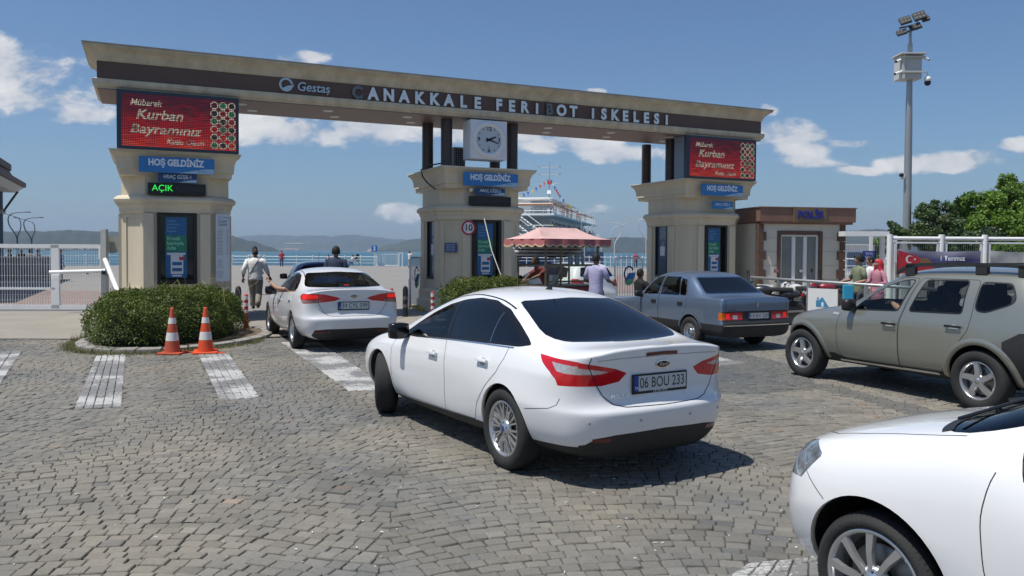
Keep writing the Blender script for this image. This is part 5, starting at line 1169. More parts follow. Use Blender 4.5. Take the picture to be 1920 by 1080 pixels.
# ---- grey-beige SUV
P_suv = paint('beige_grey_metallic', (.30,.305,.26), .6, .30, var=.04)
def suv():
    st = [
     (-.74, [(.60,.30,.07),(.74,.50,-.03),(.78,.70,-.04),(.77,.93,.0),(.75,1.08,.02),(.70,1.27,.10),(.60,1.46,.19)], [(.50,1.525,.21),(.36,1.55,.20),(.18,1.56,.19),(0,1.565,.19)]),
     (-.58, [(.76,.29,.02),(.86,.50),(.89,.70),(.875,.93),(.85,1.07),(.79,1.27,.06),(.675,1.47,.12)], [(.58,1.54,.12),(.42,1.57,.1),(.21,1.585,.1),(0,1.59,.1)]),
     (-.20, [(.80,.28),(.90,.50),(.925,.72),(.90,.92),(.875,1.05),(.81,1.27),(.70,1.47)], [(.61,1.55),(.43,1.585),(.22,1.60),(0,1.605)]),
     (.30, [(.80,.28),(.89,.48),(.905,.72),(.90,.91),(.875,1.03),(.81,1.26),(.70,1.47)], [(.61,1.55),(.43,1.585),(.22,1.605),(0,1.61)]),
     (.90, [(.80,.28),(.88,.46),(.89,.70),(.895,.89),(.872,1.01),(.81,1.25),(.70,1.46)], [(.61,1.54),(.43,1.575),(.22,1.595),(0,1.60)]),
     (1.25, [(.80,.28),(.88,.46),(.89,.70),(.893,.88),(.87,1.0),(.81,1.23),(.705,1.41)], [(.62,1.485),(.44,1.53),(.22,1.555),(0,1.56)]),
     (1.52, [(.80,.28),(.88,.46),(.89,.70),(.893,.87),(.87,.985),(.80,1.16),(.72,1.29)], [(.63,1.36),(.45,1.41),(.23,1.435),(0,1.445)]),
     (1.80, [(.80,.28),(.89,.47),(.90,.70),(.898,.87),(.87,.975),(.80,1.06),(.745,1.13)], [(.64,1.19),(.46,1.235),(.23,1.26),(0,1.27)]),
     (2.05, [(.80,.28),(.90,.49),(.915,.71),(.905,.87),(.865,.965),(.80,1.0),(.74,1.02)], [(.64,1.05),(.47,1.08),(.24,1.10),(0,1.11)]),
     (2.40, [(.80,.28),(.905,.50),(.925,.72),(.905,.86),(.855,.94),(.79,.97),(.71,.985)], [(.6,1.005),(.42,1.02),(.22,1.03),(0,1.035)]),
     (2.80, [(.78,.28),(.89,.49),(.91,.69),(.885,.82),(.825,.885),(.74,.915),(.66,.93)], [(.54,.945),(.38,.955),(.2,.96),(0,.965)]),
     (3.03, [(.70,.30),(.80,.48),(.82,.64),(.79,.75),(.74,.81),(.66,.85),(.58,.87)], [(.46,.88),(.33,.885),(.17,.89),(0,.89)])]
    w1 = rpoly([(1.80,1.015),(1.73,1.10),(1.52,1.255),(1.30,1.365),(1.10,1.425),(.955,1.43),(1.09,1.045)], .04, 2)
    w2 = rpoly([(.935,1.05),(.80,1.435),(.24,1.445),(.225,1.07)], .04, 2); w3 = rpoly([(.075,1.12),(.08,1.435),(-.27,1.43),(-.36,1.27),(-.33,1.21),(-.05,1.10)], .06, 3)
    d1 = rpoly([(1.98,.97),(2.03,.80),(2.03,.45),(1.95,.34),(1.07,.34),(1.07,.80),(1.05,.95),(.90,1.45),(1.15,1.455),(1.45,1.33),(1.78,1.12)], .05, 2)
    d2 = rpoly([(1.04,.95),(1.06,.80),(1.06,.34),(.50,.34),(.41,.52),(.25,.72),(.12,.90),(.10,1.05),(.10,1.455),(.88,1.455)], .05, 2)
    low = [(-.40,.1),(2.9,.1),(2.9,.37),(2.1,.41),(1.9,.36),(.5,.37),(.3,.45),(-.2,.45),(-.40,.40)]; rc = [(-.28,.80),(-.46,.91),(-1.2,.95),(-1.2,.1),(-.30,.1),(-.30,.5)]; fc = [(2.62,.1),(3.6,.1),(3.6,.66),(2.96,.66),(2.90,.60),(2.80,.45)]
    rw = rpoly([(-.55,1.46),(.55,1.46),(.64,1.15),(-.64,1.15)], .05, 2); ws = rpoly([(-.55,1.46),(0,1.48),(.55,1.46),(.70,1.09),(0,1.13),(-.70,1.09)], .05, 2)
    regs = [('door','side',d1,P_suv,{'split':1}),('door','side',d2,P_suv,{'split':1}),('window','side',w1,M_gclear,{'split':1}),('window','side',w2,M_gmid,{'split':1}),('window','side',w3,M_gmid,{'split':1}),
            ('rear_window','rear',rw,M_tint,{'cond':lambda f: f.calc_center_median().x < .1}),('windshield','front',ws,M_gclear,{'cond':zf}),('lower_cladding','side',low,M_matt,{'cond':sd2}),('rear_bumper','side',rc,M_matt,{'cond':lambda f: f.calc_center_median().x < 0}),('rear_bumper','rear',[(-1,.1),(1,.1),(1,.92),(-1,.92)],M_matt,{'cond':rr_}),('front_bumper','side',fc,M_matt,{'cond':lambda f: f.calc_center_median().x > 2})]
    hv = Vector((-.397,.918)).normalized(); c = Car('grey-beige off-road car with roof rails and an open front window at the right', 'car', (5.79,8.90), atan2(hv.y,hv.x), dict(stations=st, rear=[.02,.07,.08,.07,.07,.06,.05], front=[.05,.09,.1,.1,.08,.06,.04], zb=.26, crease=((3,1,10,.35),), regions=regs, arch=.395, wheels=((0,.345),(2.67,.345)), paint=P_suv), name='off_road_car', lv=3)
    c.root.scale = (.966,)*3
    for d in (d1, d2): c.seam('side', d, .006, closed=True)
    for w in (w1, w2, w3): c.seam('side', w, .018, M_black, 'window_rubber', .0015, closed=True)
    for sg in (1, -1):
        c.seam('top', [(x, sg*.635) for x in (1.3, .9, .3, -.3, -.42)], .006)
        for x in (0, 2.67):
            wheel(c.root, x, sg*.80, .345, .215, .215, 'five')
            A = np.linspace(-.15, pi+.15, 26); g_ = MB(); g_.smooth = True; Rg = []
            for a in A:
                p = c.hit('side', x+.47*cos(a), .345+.47*sin(a), sg); q = c.hit('side', x+.397*cos(a), .345+.397*sin(a), sg)
                if not p or not q: continue
                Rg.append([p[0]+p[1]*.001, p[0].lerp(q[0],.35)+Vector((0,sg*.010,0)), q[0]+Vector((0,sg*.015,0)), q[0]+Vector((0,-sg*.03,0))])
            g_.mt(P_suv).rings(Rg, cap=False, closed=False); g_.build('arch_flare', None, c.root)
    handle(c, 1.19, .875, M_black, recess=M_recess, w=.2); handle(c, .30, .915, M_black, recess=M_recess, w=.2)
    mirror(c, 1.80, .86, 1.075, M_black, size=(.075,.135,.12))
    for sg in (1, -1):
        m = MB(); m.smooth = False; P_ = [(1.30,1.535),(1.18,1.595),(1.0,1.635),(.2,1.65),(-.30,1.64),(-.48,1.57)]; P_ = spline(P_, 4)
        m.mt(M_matt); m.rings([[(x, sg*(.655-dy), z-dz) for (dy, dz) in ((0,.045),(0,0),(.05,0),(.05,.045))] for x, z in P_])
        for x in (1.1, .15, -.35): hz = c.hit('top', x, .62)[0].z; m.box((x, sg*.63, (hz+1.61)/2), (.14, .05, 1.63-hz))
        m.build('roof_rail', None, c.root)
    c.seam('side', [(2.12,.945),(2.02,.94)], .03, M_clr, 'side_repeater', .004)
    c.seam('side', [(2.0,.345),(.50,.36)], .03, M_alloy, 'side_step_trim', .03)
    for sg in (1, -1): c.seam('rear', [(sg*.66,1.05),(sg*.64,1.35)], .1, M_redl, 'tail_light', .004)
    interior(c, .15, 1.85, zf=.42, zs=.66, w=.66, hr=1.28); return c
suv_car = suv()
# ---- white car at the bottom right
def renault():
    ST = copy.deepcopy(SED)[:9]+[
     (2.16, [(.80,.21),(.875,.36),(.89,.56),(.885,.72),(.865,.87),(.825,.965)], [(.765,1.02),(.69,1.075),(.46,1.15),(0,1.18)]),
     (2.38, [(.80,.21),(.88,.38),(.90,.58),(.895,.74),(.865,.87),(.815,.95)], [(.755,.985),(.62,1.01),(.36,1.045),(0,1.06)]),
     (2.62, [(.80,.22),(.885,.40),(.91,.58),(.89,.74),(.855,.85),(.795,.915)], [(.72,.95),(.56,.975),(.30,.985),(0,.99)]),
     (2.95, [(.74,.22),(.84,.38),(.865,.56),(.85,.70),(.80,.80),(.72,.86)], [(.62,.885),(.46,.90),(.25,.91),(0,.915)]),
     (3.18, [(.66,.21),(.74,.34),(.765,.50),(.745,.62),(.69,.72),(.60,.785)], [(.5,.81),(.36,.82),(.18,.825),(0,.83)])]
    d1 = rpoly([(2.03,1.05),(2.09,.88),(2.11,.74),(2.09,.54),(2.03,.30),(1.0,.30),(1.04,1.3),(1.45,1.265),(1.74,1.17)], .04, 2)
    hl = [(3.055,.835),(2.93,.80),(2.925,.785),(3.03,.66),(3.6,.60),(3.6,.80)]
    wsr = rpoly([(-.50,1.33),(0,1.35),(.50,1.33),(.68,1.11),(.725,1.015),(.66,1.005),(.4,1.04),(0,1.075),(-.4,1.04),(-.66,1.005),(-.725,1.015),(-.68,1.11)], .04, 2)
    sf = lambda f: f.calc_center_median().x > 2.5 and abs(f.normal.y) > .2
    regs = [('door','side',d1,P_white,{'split':1}),('window','side',[(p[0]-.06,p[1]+.02) for p in W1],M_gclear,{'split':1}),('window','side',W2,M_gmid,{'split':1}),('windshield','front',wsr,M_gclear,{'cond':zf}),('headlight','side',hl,mat('headlight_lens',(.25,.29,.32),.06,.5,coat=1,var=.5,vscale=14),{'split':1,'cond':sf}),
            ('lower_grille','front',rpoly([(-.5,.25),(.5,.25),(.46,.42),(-.46,.42)],.05),M_black,{'cond':lambda f: f.calc_center_median().x > 2.8}),('rear_window','rear',RW,M_tint,{'cond':zc})]
    h = Vector((-.5,.86)).normalized(); c = Car('white car cut off by the bottom right corner, showing its bonnet and front wheel', 'car', (3.497,1.642), atan2(h.y,h.x), dict(stations=ST, rear=[.02,.06,.075,.05,.055,.06], front=[.05,.13,.15,.14,.12,.08], zb=.2, crease=((5,9,13,.45),(2,9,13,.4)), regions=regs, arch=.375, wheels=((0,.31),(2.59,.31)), paint=P_white), name='white_car', lv=3)
    c.root.scale = (.957,)*3
    c.seam('side', d1[3:-6], .0045); c.seam('side', [(2.995,.70),(2.93,.66),(2.845,.61)], .004)
    c.seam('top', [(2.25,.735),(2.5,.715),(2.75,.685),(2.95,.63),(3.08,.52),(3.14,.35),(3.16,0)], .005); c.seam('top', [(2.25,-.735),(2.5,-.715),(2.75,-.685),(2.95,-.63),(3.08,-.52),(3.14,-.35),(3.16,0)], .005)
    for y in (.30, -.12):
        p, n = c.hit('top', 2.36, y); m = MB(); m.mt(M_black).ball(p+n*.004, (.018,.014,.008)); m.build('washer_nozzle', None, c.root)
    c.seam('front', [(.68,1.005),(.4,1.03),(0,1.062),(-.4,1.03),(-.68,1.005)], .05, M_black, 'wiper_cowl', .004)
    for y0, y1 in ((.60,.0),(-.05,-.60)):
        a = c.hit('front', y0, 1.025); b = c.hit('front', y1, 1.09)
        if a and b: MB().mt(M_black).tube([a[0]+a[1]*.03, b[0]+b[1]*.025], .008, 6).build('wiper', None, c.root)
    for sg in (1, -1):
        wheel(c.root, 0, sg*.76, .305, .232, .19, 'cover'); wheel(c.root, 2.59, sg*.78, .305, .232, .19, 'cover')
        c.seam('side', [(2.59+.378*cos(a), .31+.378*sin(a)) for a in np.linspace(-.1, pi+.1, 30)], .008, P_white, 'arch_lip', .002, sides=(sg,))
    mirror(c, 1.86, .86, 1.0, M_trim, size=(.065,.12,.10)); interior(c, .1, 2.0, hr=1.12); return c
white_car = renault()
# ---- small dark blue hatchback already through the gate
def hatch(label, loc, h, P, ws=1.0, sc=.96, z0=.0, lv=2, name='hatchback'):
    ST = copy.deepcopy(SED)
    ST[0] = (-.62, [(.56,.26,.05),(.66,.40,-.02),(.69,.575,-.02),(.69,.66,.03),(.68,.84,.03),(.64,1.0,.05)], [(.58,1.12,.09),(.50,1.27,.17),(.3,1.35,.19),(0,1.37,.18)])
    ST[1] = (-.50, [(.74,.25,.03),(.82,.37),(.85,.575),(.84,.65,.02),(.83,.84,.02),(.79,.99,.03)], [(.70,1.13,.07),(.60,1.30,.12),(.36,1.39,.1),(0,1.41,.1)])
    ST[2] = (-.30, [(.78,.25),(.87,.40),(.895,.58),(.885,.68),(.868,.84),(.83,.975)], [(.745,1.15),(.62,1.345),(.38,1.415),(0,1.435)])
    ST[3] = (-.05, [(.80,.24),(.895,.40),(.92,.60),(.905,.70),(.882,.84),(.838,.97)], [(.745,1.18),(.62,1.37),(.38,1.435),(0,1.452)])
    ST[4] = (.2, [(.80,.22),(.89,.38),(.915,.60),(.905,.71),(.882,.84),(.84,.965)], [(.745,1.19),(.62,1.385),(.38,1.445),(0,1.462)]); ST[5] = (.5, ST[5][1], [(.748,1.195),(.62,1.385),(.38,1.45),(0,1.467)])
    w2 = rpoly([(1.10,1.30),(.3,1.345),(-.10,1.30),(-.22,1.04),(1.03,.985)], .03, 2)
    rw = rpoly([(-.48,1.32),(.48,1.32),(.60,1.06),(-.60,1.06)], .04, 2)
    regs = [('window','side',w2,M_tint,{'split':1}),('window','side',W1,M_gmid,{'split':1}),('windshield','front',WS,M_gmid,{'cond':zf}),('rear_window','rear',rw,M_tint,{'cond':lambda f: f.calc_center_median().x < .2})]
    regs += lampset([(-.40,1.0),(-1.2,1.0),(-1.2,.78),(-.45,.78)], [(.95,1.0),(.66,1.0),(.5,.9),(.55,.78),(.95,.78)], M_redl)
    h = Vector(h).normalized(); c = Car(label, 'car', loc, atan2(h.y,h.x), dict(stations=ST, rear=[.02,.07,.08,.05,.06,.05], front=[.05,.10,.12,.12,.1,.05], zb=.2, regions=regs, arch=.36, wheels=((0,.32),(2.65,.32)), paint=P, z0=z0), name=name, lv=lv)
    c.root.scale = (sc,)*3
    for sg in (1, -1): wheel(c.root, 0, sg*.79, .32, .2, .2, 'split'); wheel(c.root, 2.65, sg*.79, .32, .2, .2, 'split')
    mirror(c, 2.0, .855, .955, M_trim, size=(.085,.17,.13)); interior(c, .1, 2.0, hr=1.12); return c
dark_hatch = hatch('dark blue hatchback already past the barrier ahead of the white saloon', (-5.35,22.2), (-.30,.95), paint('navy_car_paint', (.02,.04,.14), .3, .3), z0=.045)
m = MB(); hp = dark_hatch.hit('top', .2, 0)[0]; m.mt(M_black).tube([hp, hp+Vector((-.12,0,.22))], .006, 6); m.build('antenna', None, dark_hatch.root)
hatch('white hatchback beyond the food stall, half hidden by its counter', (2.0,22.0), (-.55,.84), P_white, z0=.045)
hatch('car parked behind the off-road car under the banner, only its windscreen showing', (13.3,17.0), (-.8,.6), P_white, z0=.0)
# ------------------------------------------------------------------ foliage
def leaf_mat(name, c1, c2, c3=None, trans=.25):
    m_ = bpy.data.materials.new(name); m_.use_nodes = True; nt = m_.node_tree; N = nt.nodes; L = nt.links; b = N['Principled BSDF']
    at = N.new('ShaderNodeAttribute'); at.attribute_name = 'tint'; rp = N.new('ShaderNodeValToRGB'); L.new(at.outputs['Fac'], rp.inputs[0]); e = rp.color_ramp.elements
    e[0].color = (*c1, 1); e[1].color = (*c2, 1); e[1].position = .93
    if c3: q = e.new(.97); q.color = (*c3, 1)
    L.new(rp.outputs[0], b.inputs['Base Color']); b.inputs['Roughness'].default_value = .5; b.inputs['Specular IOR Level'].default_value = .35
    tl = N.new('ShaderNodeBsdfTranslucent'); L.new(rp.outputs[0], tl.inputs[0]); mx = N.new('ShaderNodeMixShader'); mx.inputs[0].default_value = trans
    L.new(b.outputs[0], mx.inputs[1]); L.new(tl.outputs[0], mx.inputs[2]); L.new(mx.outputs[0], N['Material Output'].inputs[0]); return m_
def leaves(name, P, nrm, size, m, parent=None, seed=0, asp=.5, tint=None, jitter=.9):
    rng = np.random.default_rng(seed); n = len(P); P = np.asarray(P); nr = np.asarray(nrm)+rng.normal(0, jitter, (n, 3)); nr /= np.linalg.norm(nr, axis=1, keepdims=True)
    a = np.cross(nr, rng.normal(0, 1, (n, 3))); a /= np.linalg.norm(a, axis=1, keepdims=True); b = np.cross(nr, a); s = size*rng.uniform(.6, 1.3, (n, 1))
    V = np.stack([P-a*s*.5, P-b*s*.5*asp+a*s*.05+nr*s*.08, P+a*s*.5, P+b*s*.5*asp+a*s*.05+nr*s*.08], 1).reshape(-1, 3)
    me = bpy.data.meshes.new(name); me.vertices.add(4*n); me.vertices.foreach_set('co', V.ravel()); me.loops.add(4*n); me.loops.foreach_set('vertex_index', np.arange(4*n, dtype=np.int32)); me.polygons.add(n); me.polygons.foreach_set('loop_start', np.arange(n, dtype=np.int32)*4)
    me.update(calc_edges=True); ca = me.color_attributes.new('tint', 'FLOAT_COLOR', 'POINT'); t = rng.uniform(0, 1, n) if tint is None else tint; cc = np.repeat(np.stack([t, t, t, np.ones(n)], 1), 4, 0); ca.data.foreach_set('color', cc.ravel()); me.materials.append(m)
    o = bpy.data.objects.new(name, me); C.objects.link(o)
    if parent: o.parent = parent
    return o
M_bushleaf = leaf_mat('bush_leaves', (.028, .060, .010), (.155, .20, .030), (.26, .12, .02)); M_treeleaf = leaf_mat('tree_leaves', (.05, .11, .015), (.20, .33, .05), trans=.4); M_olean = leaf_mat('oleander_leaves', (.03, .07, .025), (.12, .18, .06), (.55, .28, .34)); M_olean2 = leaf_mat('pale_oleander_leaves', (.018, .05, .018), (.07, .12, .045), (.6, .5, .48))
M_core = mat('shaded_core', (.012, .018, .008), .95); M_bark = mat('bark', (.12, .09, .065), .9, var=.3, bump=.5)  # first colour is near-black, imitating the shade inside a bush
def bush(name, label, c, rad, hgt, n, seed, cat='bush', zb=.08, m=None, size=.05, rz=0):
    t = empty(name, (c[0], c[1], 0), rz, label, cat); rng = np.random.default_rng(seed)
    u = rng.uniform(0, 2*pi, n); v = rng.uniform(0, 1, n)**.75; depth = rng.uniform(0, 1, n)**2.2*.16
    # rounded clipped shape: flat-ish top, steep sides, lumps
    ph = v*pi/2; ce = np.cos(ph)**.42; se = np.sin(ph)**.75; lump = 1+.035*np.sin(u*5+seed)+.03*np.sin(u*11+v*7)+.03*np.sin(v*13+u*3)
    lump = lump+.035*np.sin(u*23+v*17)*np.sin(v*29)+.05*np.sin(u*3.3+1.2)*v+.03*np.sin(u*7.7+v*5+seed)
    X = rad[0]*ce*np.cos(u)*lump*(1-depth); Y = rad[1]*ce*np.sin(u)*lump*(1-depth); Z = zb+(hgt-zb)*se*lump*(1-depth*.7)
    nr = np.stack([np.cos(u)*ce/rad[0], np.sin(u)*ce/rad[1], se/hgt], 1); nr /= np.linalg.norm(nr, axis=1, keepdims=True)
    patch = .5+.5*np.sin(X*2.3+1)*np.sin(Y*2.9+.5)+rng.normal(0, .25, n); tint = np.clip(rng.uniform(0, .9, n)*.75+patch*.18+((rng.random(n) < .05*(Z > hgt*.75))*.5), 0, 1)
    o = leaves('foliage', np.stack([X, Y, Z], 1), nr, size, m or M_bushleaf, t, seed, tint=tint) if False else None
    # sprigs sticking out
    k = n//60; idx = rng.choice(n, k); B = np.stack([X, Y, Z], 1)[idx]; D = nr[idx]+rng.normal(0, .4, (k, 3)); D[:, 2] = np.abs(D[:, 2])+.3; D /= np.linalg.norm(D, axis=1, keepdims=True); L_ = rng.uniform(.02, .10, (k, 1, 1)); q = np.linspace(.2, 1, 6)[None, :, None]
    SP = (B[:, None, :]+D[:, None, :]*L_*q).reshape(-1, 3); leaves('foliage', np.concatenate([np.stack([X, Y, Z], 1), SP]), np.concatenate([nr, np.repeat(D, 6, 0)]), size, m or M_bushleaf, t, seed, tint=np.concatenate([tint, np.clip(rng.uniform(.4, 1, len(SP)), 0, 1)]))
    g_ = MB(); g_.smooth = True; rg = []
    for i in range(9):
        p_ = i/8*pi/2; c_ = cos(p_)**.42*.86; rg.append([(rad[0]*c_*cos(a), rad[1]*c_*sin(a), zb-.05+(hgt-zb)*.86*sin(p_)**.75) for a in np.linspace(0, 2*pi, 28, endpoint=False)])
    g_.mt(M_core).rings(rg); g_.build('foliage_core', None, t); return t  # smooth dark dome under the leaves stands in for inner shade
bush('round_bush', 'big clipped round bush in front of the left booth, with two cones before it', (-6.50, 15.15), (1.27, 1.95), .95, 60000, 4, size=.036)
bush('round_bush', 'low green bush in front of the middle booth, mostly behind the white saloon', (-.60, 19.55), (1.2, 1.0), 1.04, 24000, 5, size=.042)
def kerb_ring(c, rx, ry, label):
    g_ = MB(); n = 26; rng = random.Random(4)
    for i in range(n):
        a0, a1 = 2*pi*i/n+.012, 2*pi*(i+1)/n-.012; k = []
        for (s_, z) in ((1.06, 0), (1.055, .09), (.985, .105), (.93, .10), (.93, 0)):
            k.append([(c[0]+rx*s_*cos(a), c[1]+ry*s_*sin(a), z+rng.uniform(-.004, .004)) for a in (a0, (a0+a1)/2, a1)])
        g_.rings([[r_[j] for r_ in k] for j in range(3)])
    return tag(g_.build('kerb', mat('kerb_stone', (.25, .24, .22), .85, var=.15, vscale=6)), label, None, None, 'structure')
kerb_ring((-6.33, 15.3), 1.52, 2.2, 'light stone kerb round the big bush'); kerb_ring((-.5, 19.6), 1.4, 1.15, 'stone kerb round the second bush')
g = MB(); g.rings([[(-6.33+1.45*cos(a), 15.3+2.1*sin(a), .07) for a in np.linspace(0, 2*pi, 30, endpoint=False)], [(-6.33, 15.3, .1)]*30], cap=False); tag(g.build('soil', mat('dry_soil', (.12, .09, .06), .95, var=.3)), kind='structure')
# weeds along the near kerb
rng = np.random.default_rng(8); n = 5200; a = rng.uniform(pi*.93, pi*1.95, n); rr = rng.normal(1.10, .05, n); X = -6.33+1.52*rr*np.cos(a); Y = 15.3+2.2*rr*np.sin(a)
g = MB()
for i in range(n):
    h = rng.uniform(.02, .14)*(1.6 if a[i] < pi*1.12 else 1)*rng.uniform(.4, 1); dx, dy = rng.normal(0, .03, 2); w = .004; g.add([(X[i]-w, Y[i], .02), (X[i]+w, Y[i], .02), (X[i]+dx, Y[i]+dy, .02+h)], [(0, 1, 2)])
tag(g.build('weeds', mat('dry_grass', (.06, .09, .02), .8, var=.4, vscale=8, col2=(.20, .18, .07))), 'dry grass and weeds along the kerb of the big bush', 'grass', None, 'stuff')
rng_ = random.Random(11); g = MB()
for i in range(26):
    a = rng_.uniform(0, 2*pi); r_ = rng_.uniform(.3, 1); p = Vector((-6.38+1.2*r_*cos(a), 15.15+1.5*r_*sin(a), .75)); d = Vector((rng_.uniform(-.2, .2), rng_.uniform(-.2, .2), rng_.uniform(.25, .5))); g.tube([p, p+d*.6, p+d+Vector((d.x*.5, d.y*.5, -.03))], .003, 4)
tag(g.build('grass_stalks', mat('pale_grass_stalk', (.33, .30, .12), .8)), 'pale grass stalks rising out of the big bush', 'grass', None, 'stuff')
def tree(name, label, c, blobs, n, m, seed, size=.16, cat='tree', group=None, trunk_h=1.6):
    t = empty(name, (c[0], c[1], 0), 0, label, cat, group); rng = np.random.default_rng(seed); P = []; NR = []; T = []
    w = np.array([b[3]**2 for b in blobs]); w = w/w.sum()
    for b, f in zip(blobs, w):
        k = int(n*f); sub = 14; 
        cc = rng.normal(0, 1, (sub, 3)); cc /= np.linalg.norm(cc, axis=1, keepdims=True); cc = cc*b[3]*rng.uniform(.45, .95, (sub, 1))
        which = rng.integers(0, sub, k); d = rng.normal(0, 1, (k, 3)); d /= np.linalg.norm(d, axis=1, keepdims=True); r_ = b[3]*.42*rng.uniform(.3, 1, (k, 1))
        p = cc[which]+d*r_; P.append(p*np.array([1, 1, .9])+np.array(b[:3])); NR.append(p/np.linalg.norm(p, axis=1, keepdims=True)+np.array([0, 0, .5])); T.append(np.clip(rng.uniform(0, 1, k)*.7+rng.uniform(0, .3, sub)[which], 0, 1))
    P = np.concatenate(P); ok = P[:, 2] > .3; leaves('crown', P[ok], np.concatenate(NR)[ok], size, m, t, seed, asp=.55, tint=np.concatenate(T)[ok])
    g_ = MB(); rn = random.Random(seed); g_.mt(M_bark).tube([(0, 0, 0), (.05, 0, trunk_h*.5), (0, .05, trunk_h)], .13, 8, r2=.09)
    for b in blobs:
        e = Vector(b[:3]); s_ = Vector((0, 0, trunk_h*rn.uniform(.6, 1))); mid = s_.lerp(e, .5)+Vector((rn.uniform(-.2, .2), rn.uniform(-.2, .2), .1)); g_.tube([s_, mid, e], .06, 6, r2=.015)
        for k in range(4): g_.tube([e, e+Vector((rn.uniform(-1, 1), rn.uniform(-1, 1), rn.uniform(-.3, 1)))*b[3]*.8], .015, 4, r2=.004)
    g_.build('trunk', None, t, smooth=True); return t
def blobs_px(spec, Y):
    c = AT(spec[0][0], 475, Y); return (c.x, Y), [((AT(px, py, Y+dy).x-c.x), dy, AT(px, py, Y+dy).z, r*Y/F) for (px, py, r, dy) in spec]
for (nm, lab, spec, Y, n, m_, sd_, sz) in (
  ('broadleaf_tree', 'bright green broadleaf tree at the right edge behind the fence', [(1880,395,45,0),(1830,385,38,.4),(1890,360,32,0),(1935,400,60,.3),(1850,430,45,-.4),(1905,445,50,-.6),(1800,420,26,.2),(1810,375,20,.2),(1960,350,40,.5)], 31.0, 26000, M_treeleaf, 21, .17),
  ('oleander', 'dark oleander with pink flowers right of the tall lamp mast', [(1745,425,34,0),(1770,405,26,.2),(1735,400,20,0),(1790,435,30,0),(1720,440,22,.1),(1760,450,34,-.3),(1752,385,12,.1)], 30.0, 15000, M_olean, 22, .12),
  ('oleander', 'small dark shrub with a few flowers left of the lamp mast', [(1680,430,15,0),(1692,440,16,.1),(1672,420,8,0),(1668,445,10,0)], 29.5, 3600, M_olean, 23, .11),
  ('oleander', 'pale flowering oleander in front of the broadleaf tree', [(1830,455,30,0),(1805,450,26,.2),(1860,445,22,.1),(1845,470,26,-.2),(1790,460,18,0)], 28.5, 10000, M_olean2, 24, .11),
  ('young_tree', 'small light green tree seen through the white gate frame', [(1646,455,12,0),(1650,470,10,.2),(1642,478,9,0)], 33.0, 1800, M_treeleaf, 25, .14)):
    c_, B_ = blobs_px(spec, Y); tree(nm, lab, c_, B_, int(n*1.5), m_, sd_, sz*.78, 'shrub' if nm == 'oleander' else 'tree')
bush('vine', 'yellow green climbing plant hanging over the fence at the right edge', (AT(1893, 470, 26.5).x, 26.5), (.75, .5), 2.05, 3500, 27, 'plant', zb=1.2, m=M_treeleaf, size=.12)
bush('vine', 'thin climbing plant twined round the second fence post', (AT(1842, 470, 25.6).x, 25.6), (.16, .14), 2.4, 900, 28, 'plant', zb=.1, m=M_olean2, size=.09)
# ------------------------------------------------------------------ cones and bollards
M_cone = mat('cone_orange', (.62, .075, .02), .55, var=.1, vscale=5); M_cone2 = mat('faded_cone_orange', (.42, .075, .035), .7, var=.18, vscale=5); M_refl = mat('reflective_white_band', (.62, .60, .58), .5, var=.06)
def cone(c, m_, label, tilt=0, rz=0):
    t = empty('traffic_cone', (c[0], c[1], .03), rz, label, 'traffic cone', 'traffic cones before the bush'); t.scale = (.95,)*3
    g_ = MB(); g_.mt(m_).box((0, 0, .018), (.40, .40, .034), bev=.012, rx=tilt); g_.build('base', None, t)
    R_ = lambda z: .135-(z-.03)*(.135-.03)/.74; b = MB(); b.smooth = True
    for (z0, z1, q) in ((.03, .23, m_), (.23, .37, M_refl), (.37, .52, m_), (.52, .62, M_refl), (.62, .765, m_)): e = .002 if q is M_refl else 0; b.mt(q).lathe([(R_(z0)+e, z0), (R_(z1)+e, z1)], 28, cap=False)
    b.mt(m_).lathe([(R_(.765), .765), (.028, .79), (.012, .788), (.012, .76)], 20, cap=False); b.build('body', None, t); return t
cone((-5.52, 12.98), M_cone2, 'faded orange traffic cone with worn white bands, the left one'); cone((-5.04, 13.14), M_cone, 'bright orange traffic cone with white bands, the right one', R(3), .3)
g = MB(); g.mt(M_cone).add([(-5.36,13.13,.037),(-5.18,13.02,.036),(-4.82,13.0,.035),(-4.70,13.18,.035),(-4.95,13.34,.036),(-5.25,13.3,.037)], [(0,1,2,3,4,5)]); tag(g.build('loose_cone_base', None), 'flattened orange rubber skirt under the bright cone', 'rubber mat')
def flexpost(c, label, h=.75, z=.04):
    t = empty('flexible_bollard', (c[0], c[1], z), 0, label, 'bollard', 'red and white flexible bollards'); b = MB(); b.smooth = True; mr = mat('bollard_red', (.42, .03, .03), .5)
    prof = [(.045, .03)]+[(.045+(.012 if k % 2 else 0), .03+k*.018) for k in range(10)]; b.mt(mr).lathe(prof, 18, cap=False)
    zs = [.20, .36, .43, .50, .57, .64, .72]
    for k, (z0, z1) in enumerate(zip(zs, zs[1:])): b.mt(M_refl if k % 2 else mr).lathe([(.042, z0), (.042, z1)], 18, cap=False)
    b.mt(mr).lathe([(.042, .72), (.04, h), (.001, h+.01)], 18, cap=False); b.build('post', None, t); g_ = MB(); g_.mt(M_cone).lathe([(.10, 0), (.095, .02), (.05, .035)], 18); g_.build('base', None, t)
flexpost((-5.61, 16.87), 'red and white flexible bollard on the kerb beside the big bush')
flexpost(G(734, 600).to_2d(), 'red topped flexible bollard just right of the stopped white saloon'); flexpost(G(811, 612).to_2d(), 'red topped flexible bollard behind the foreground saloon mirror')
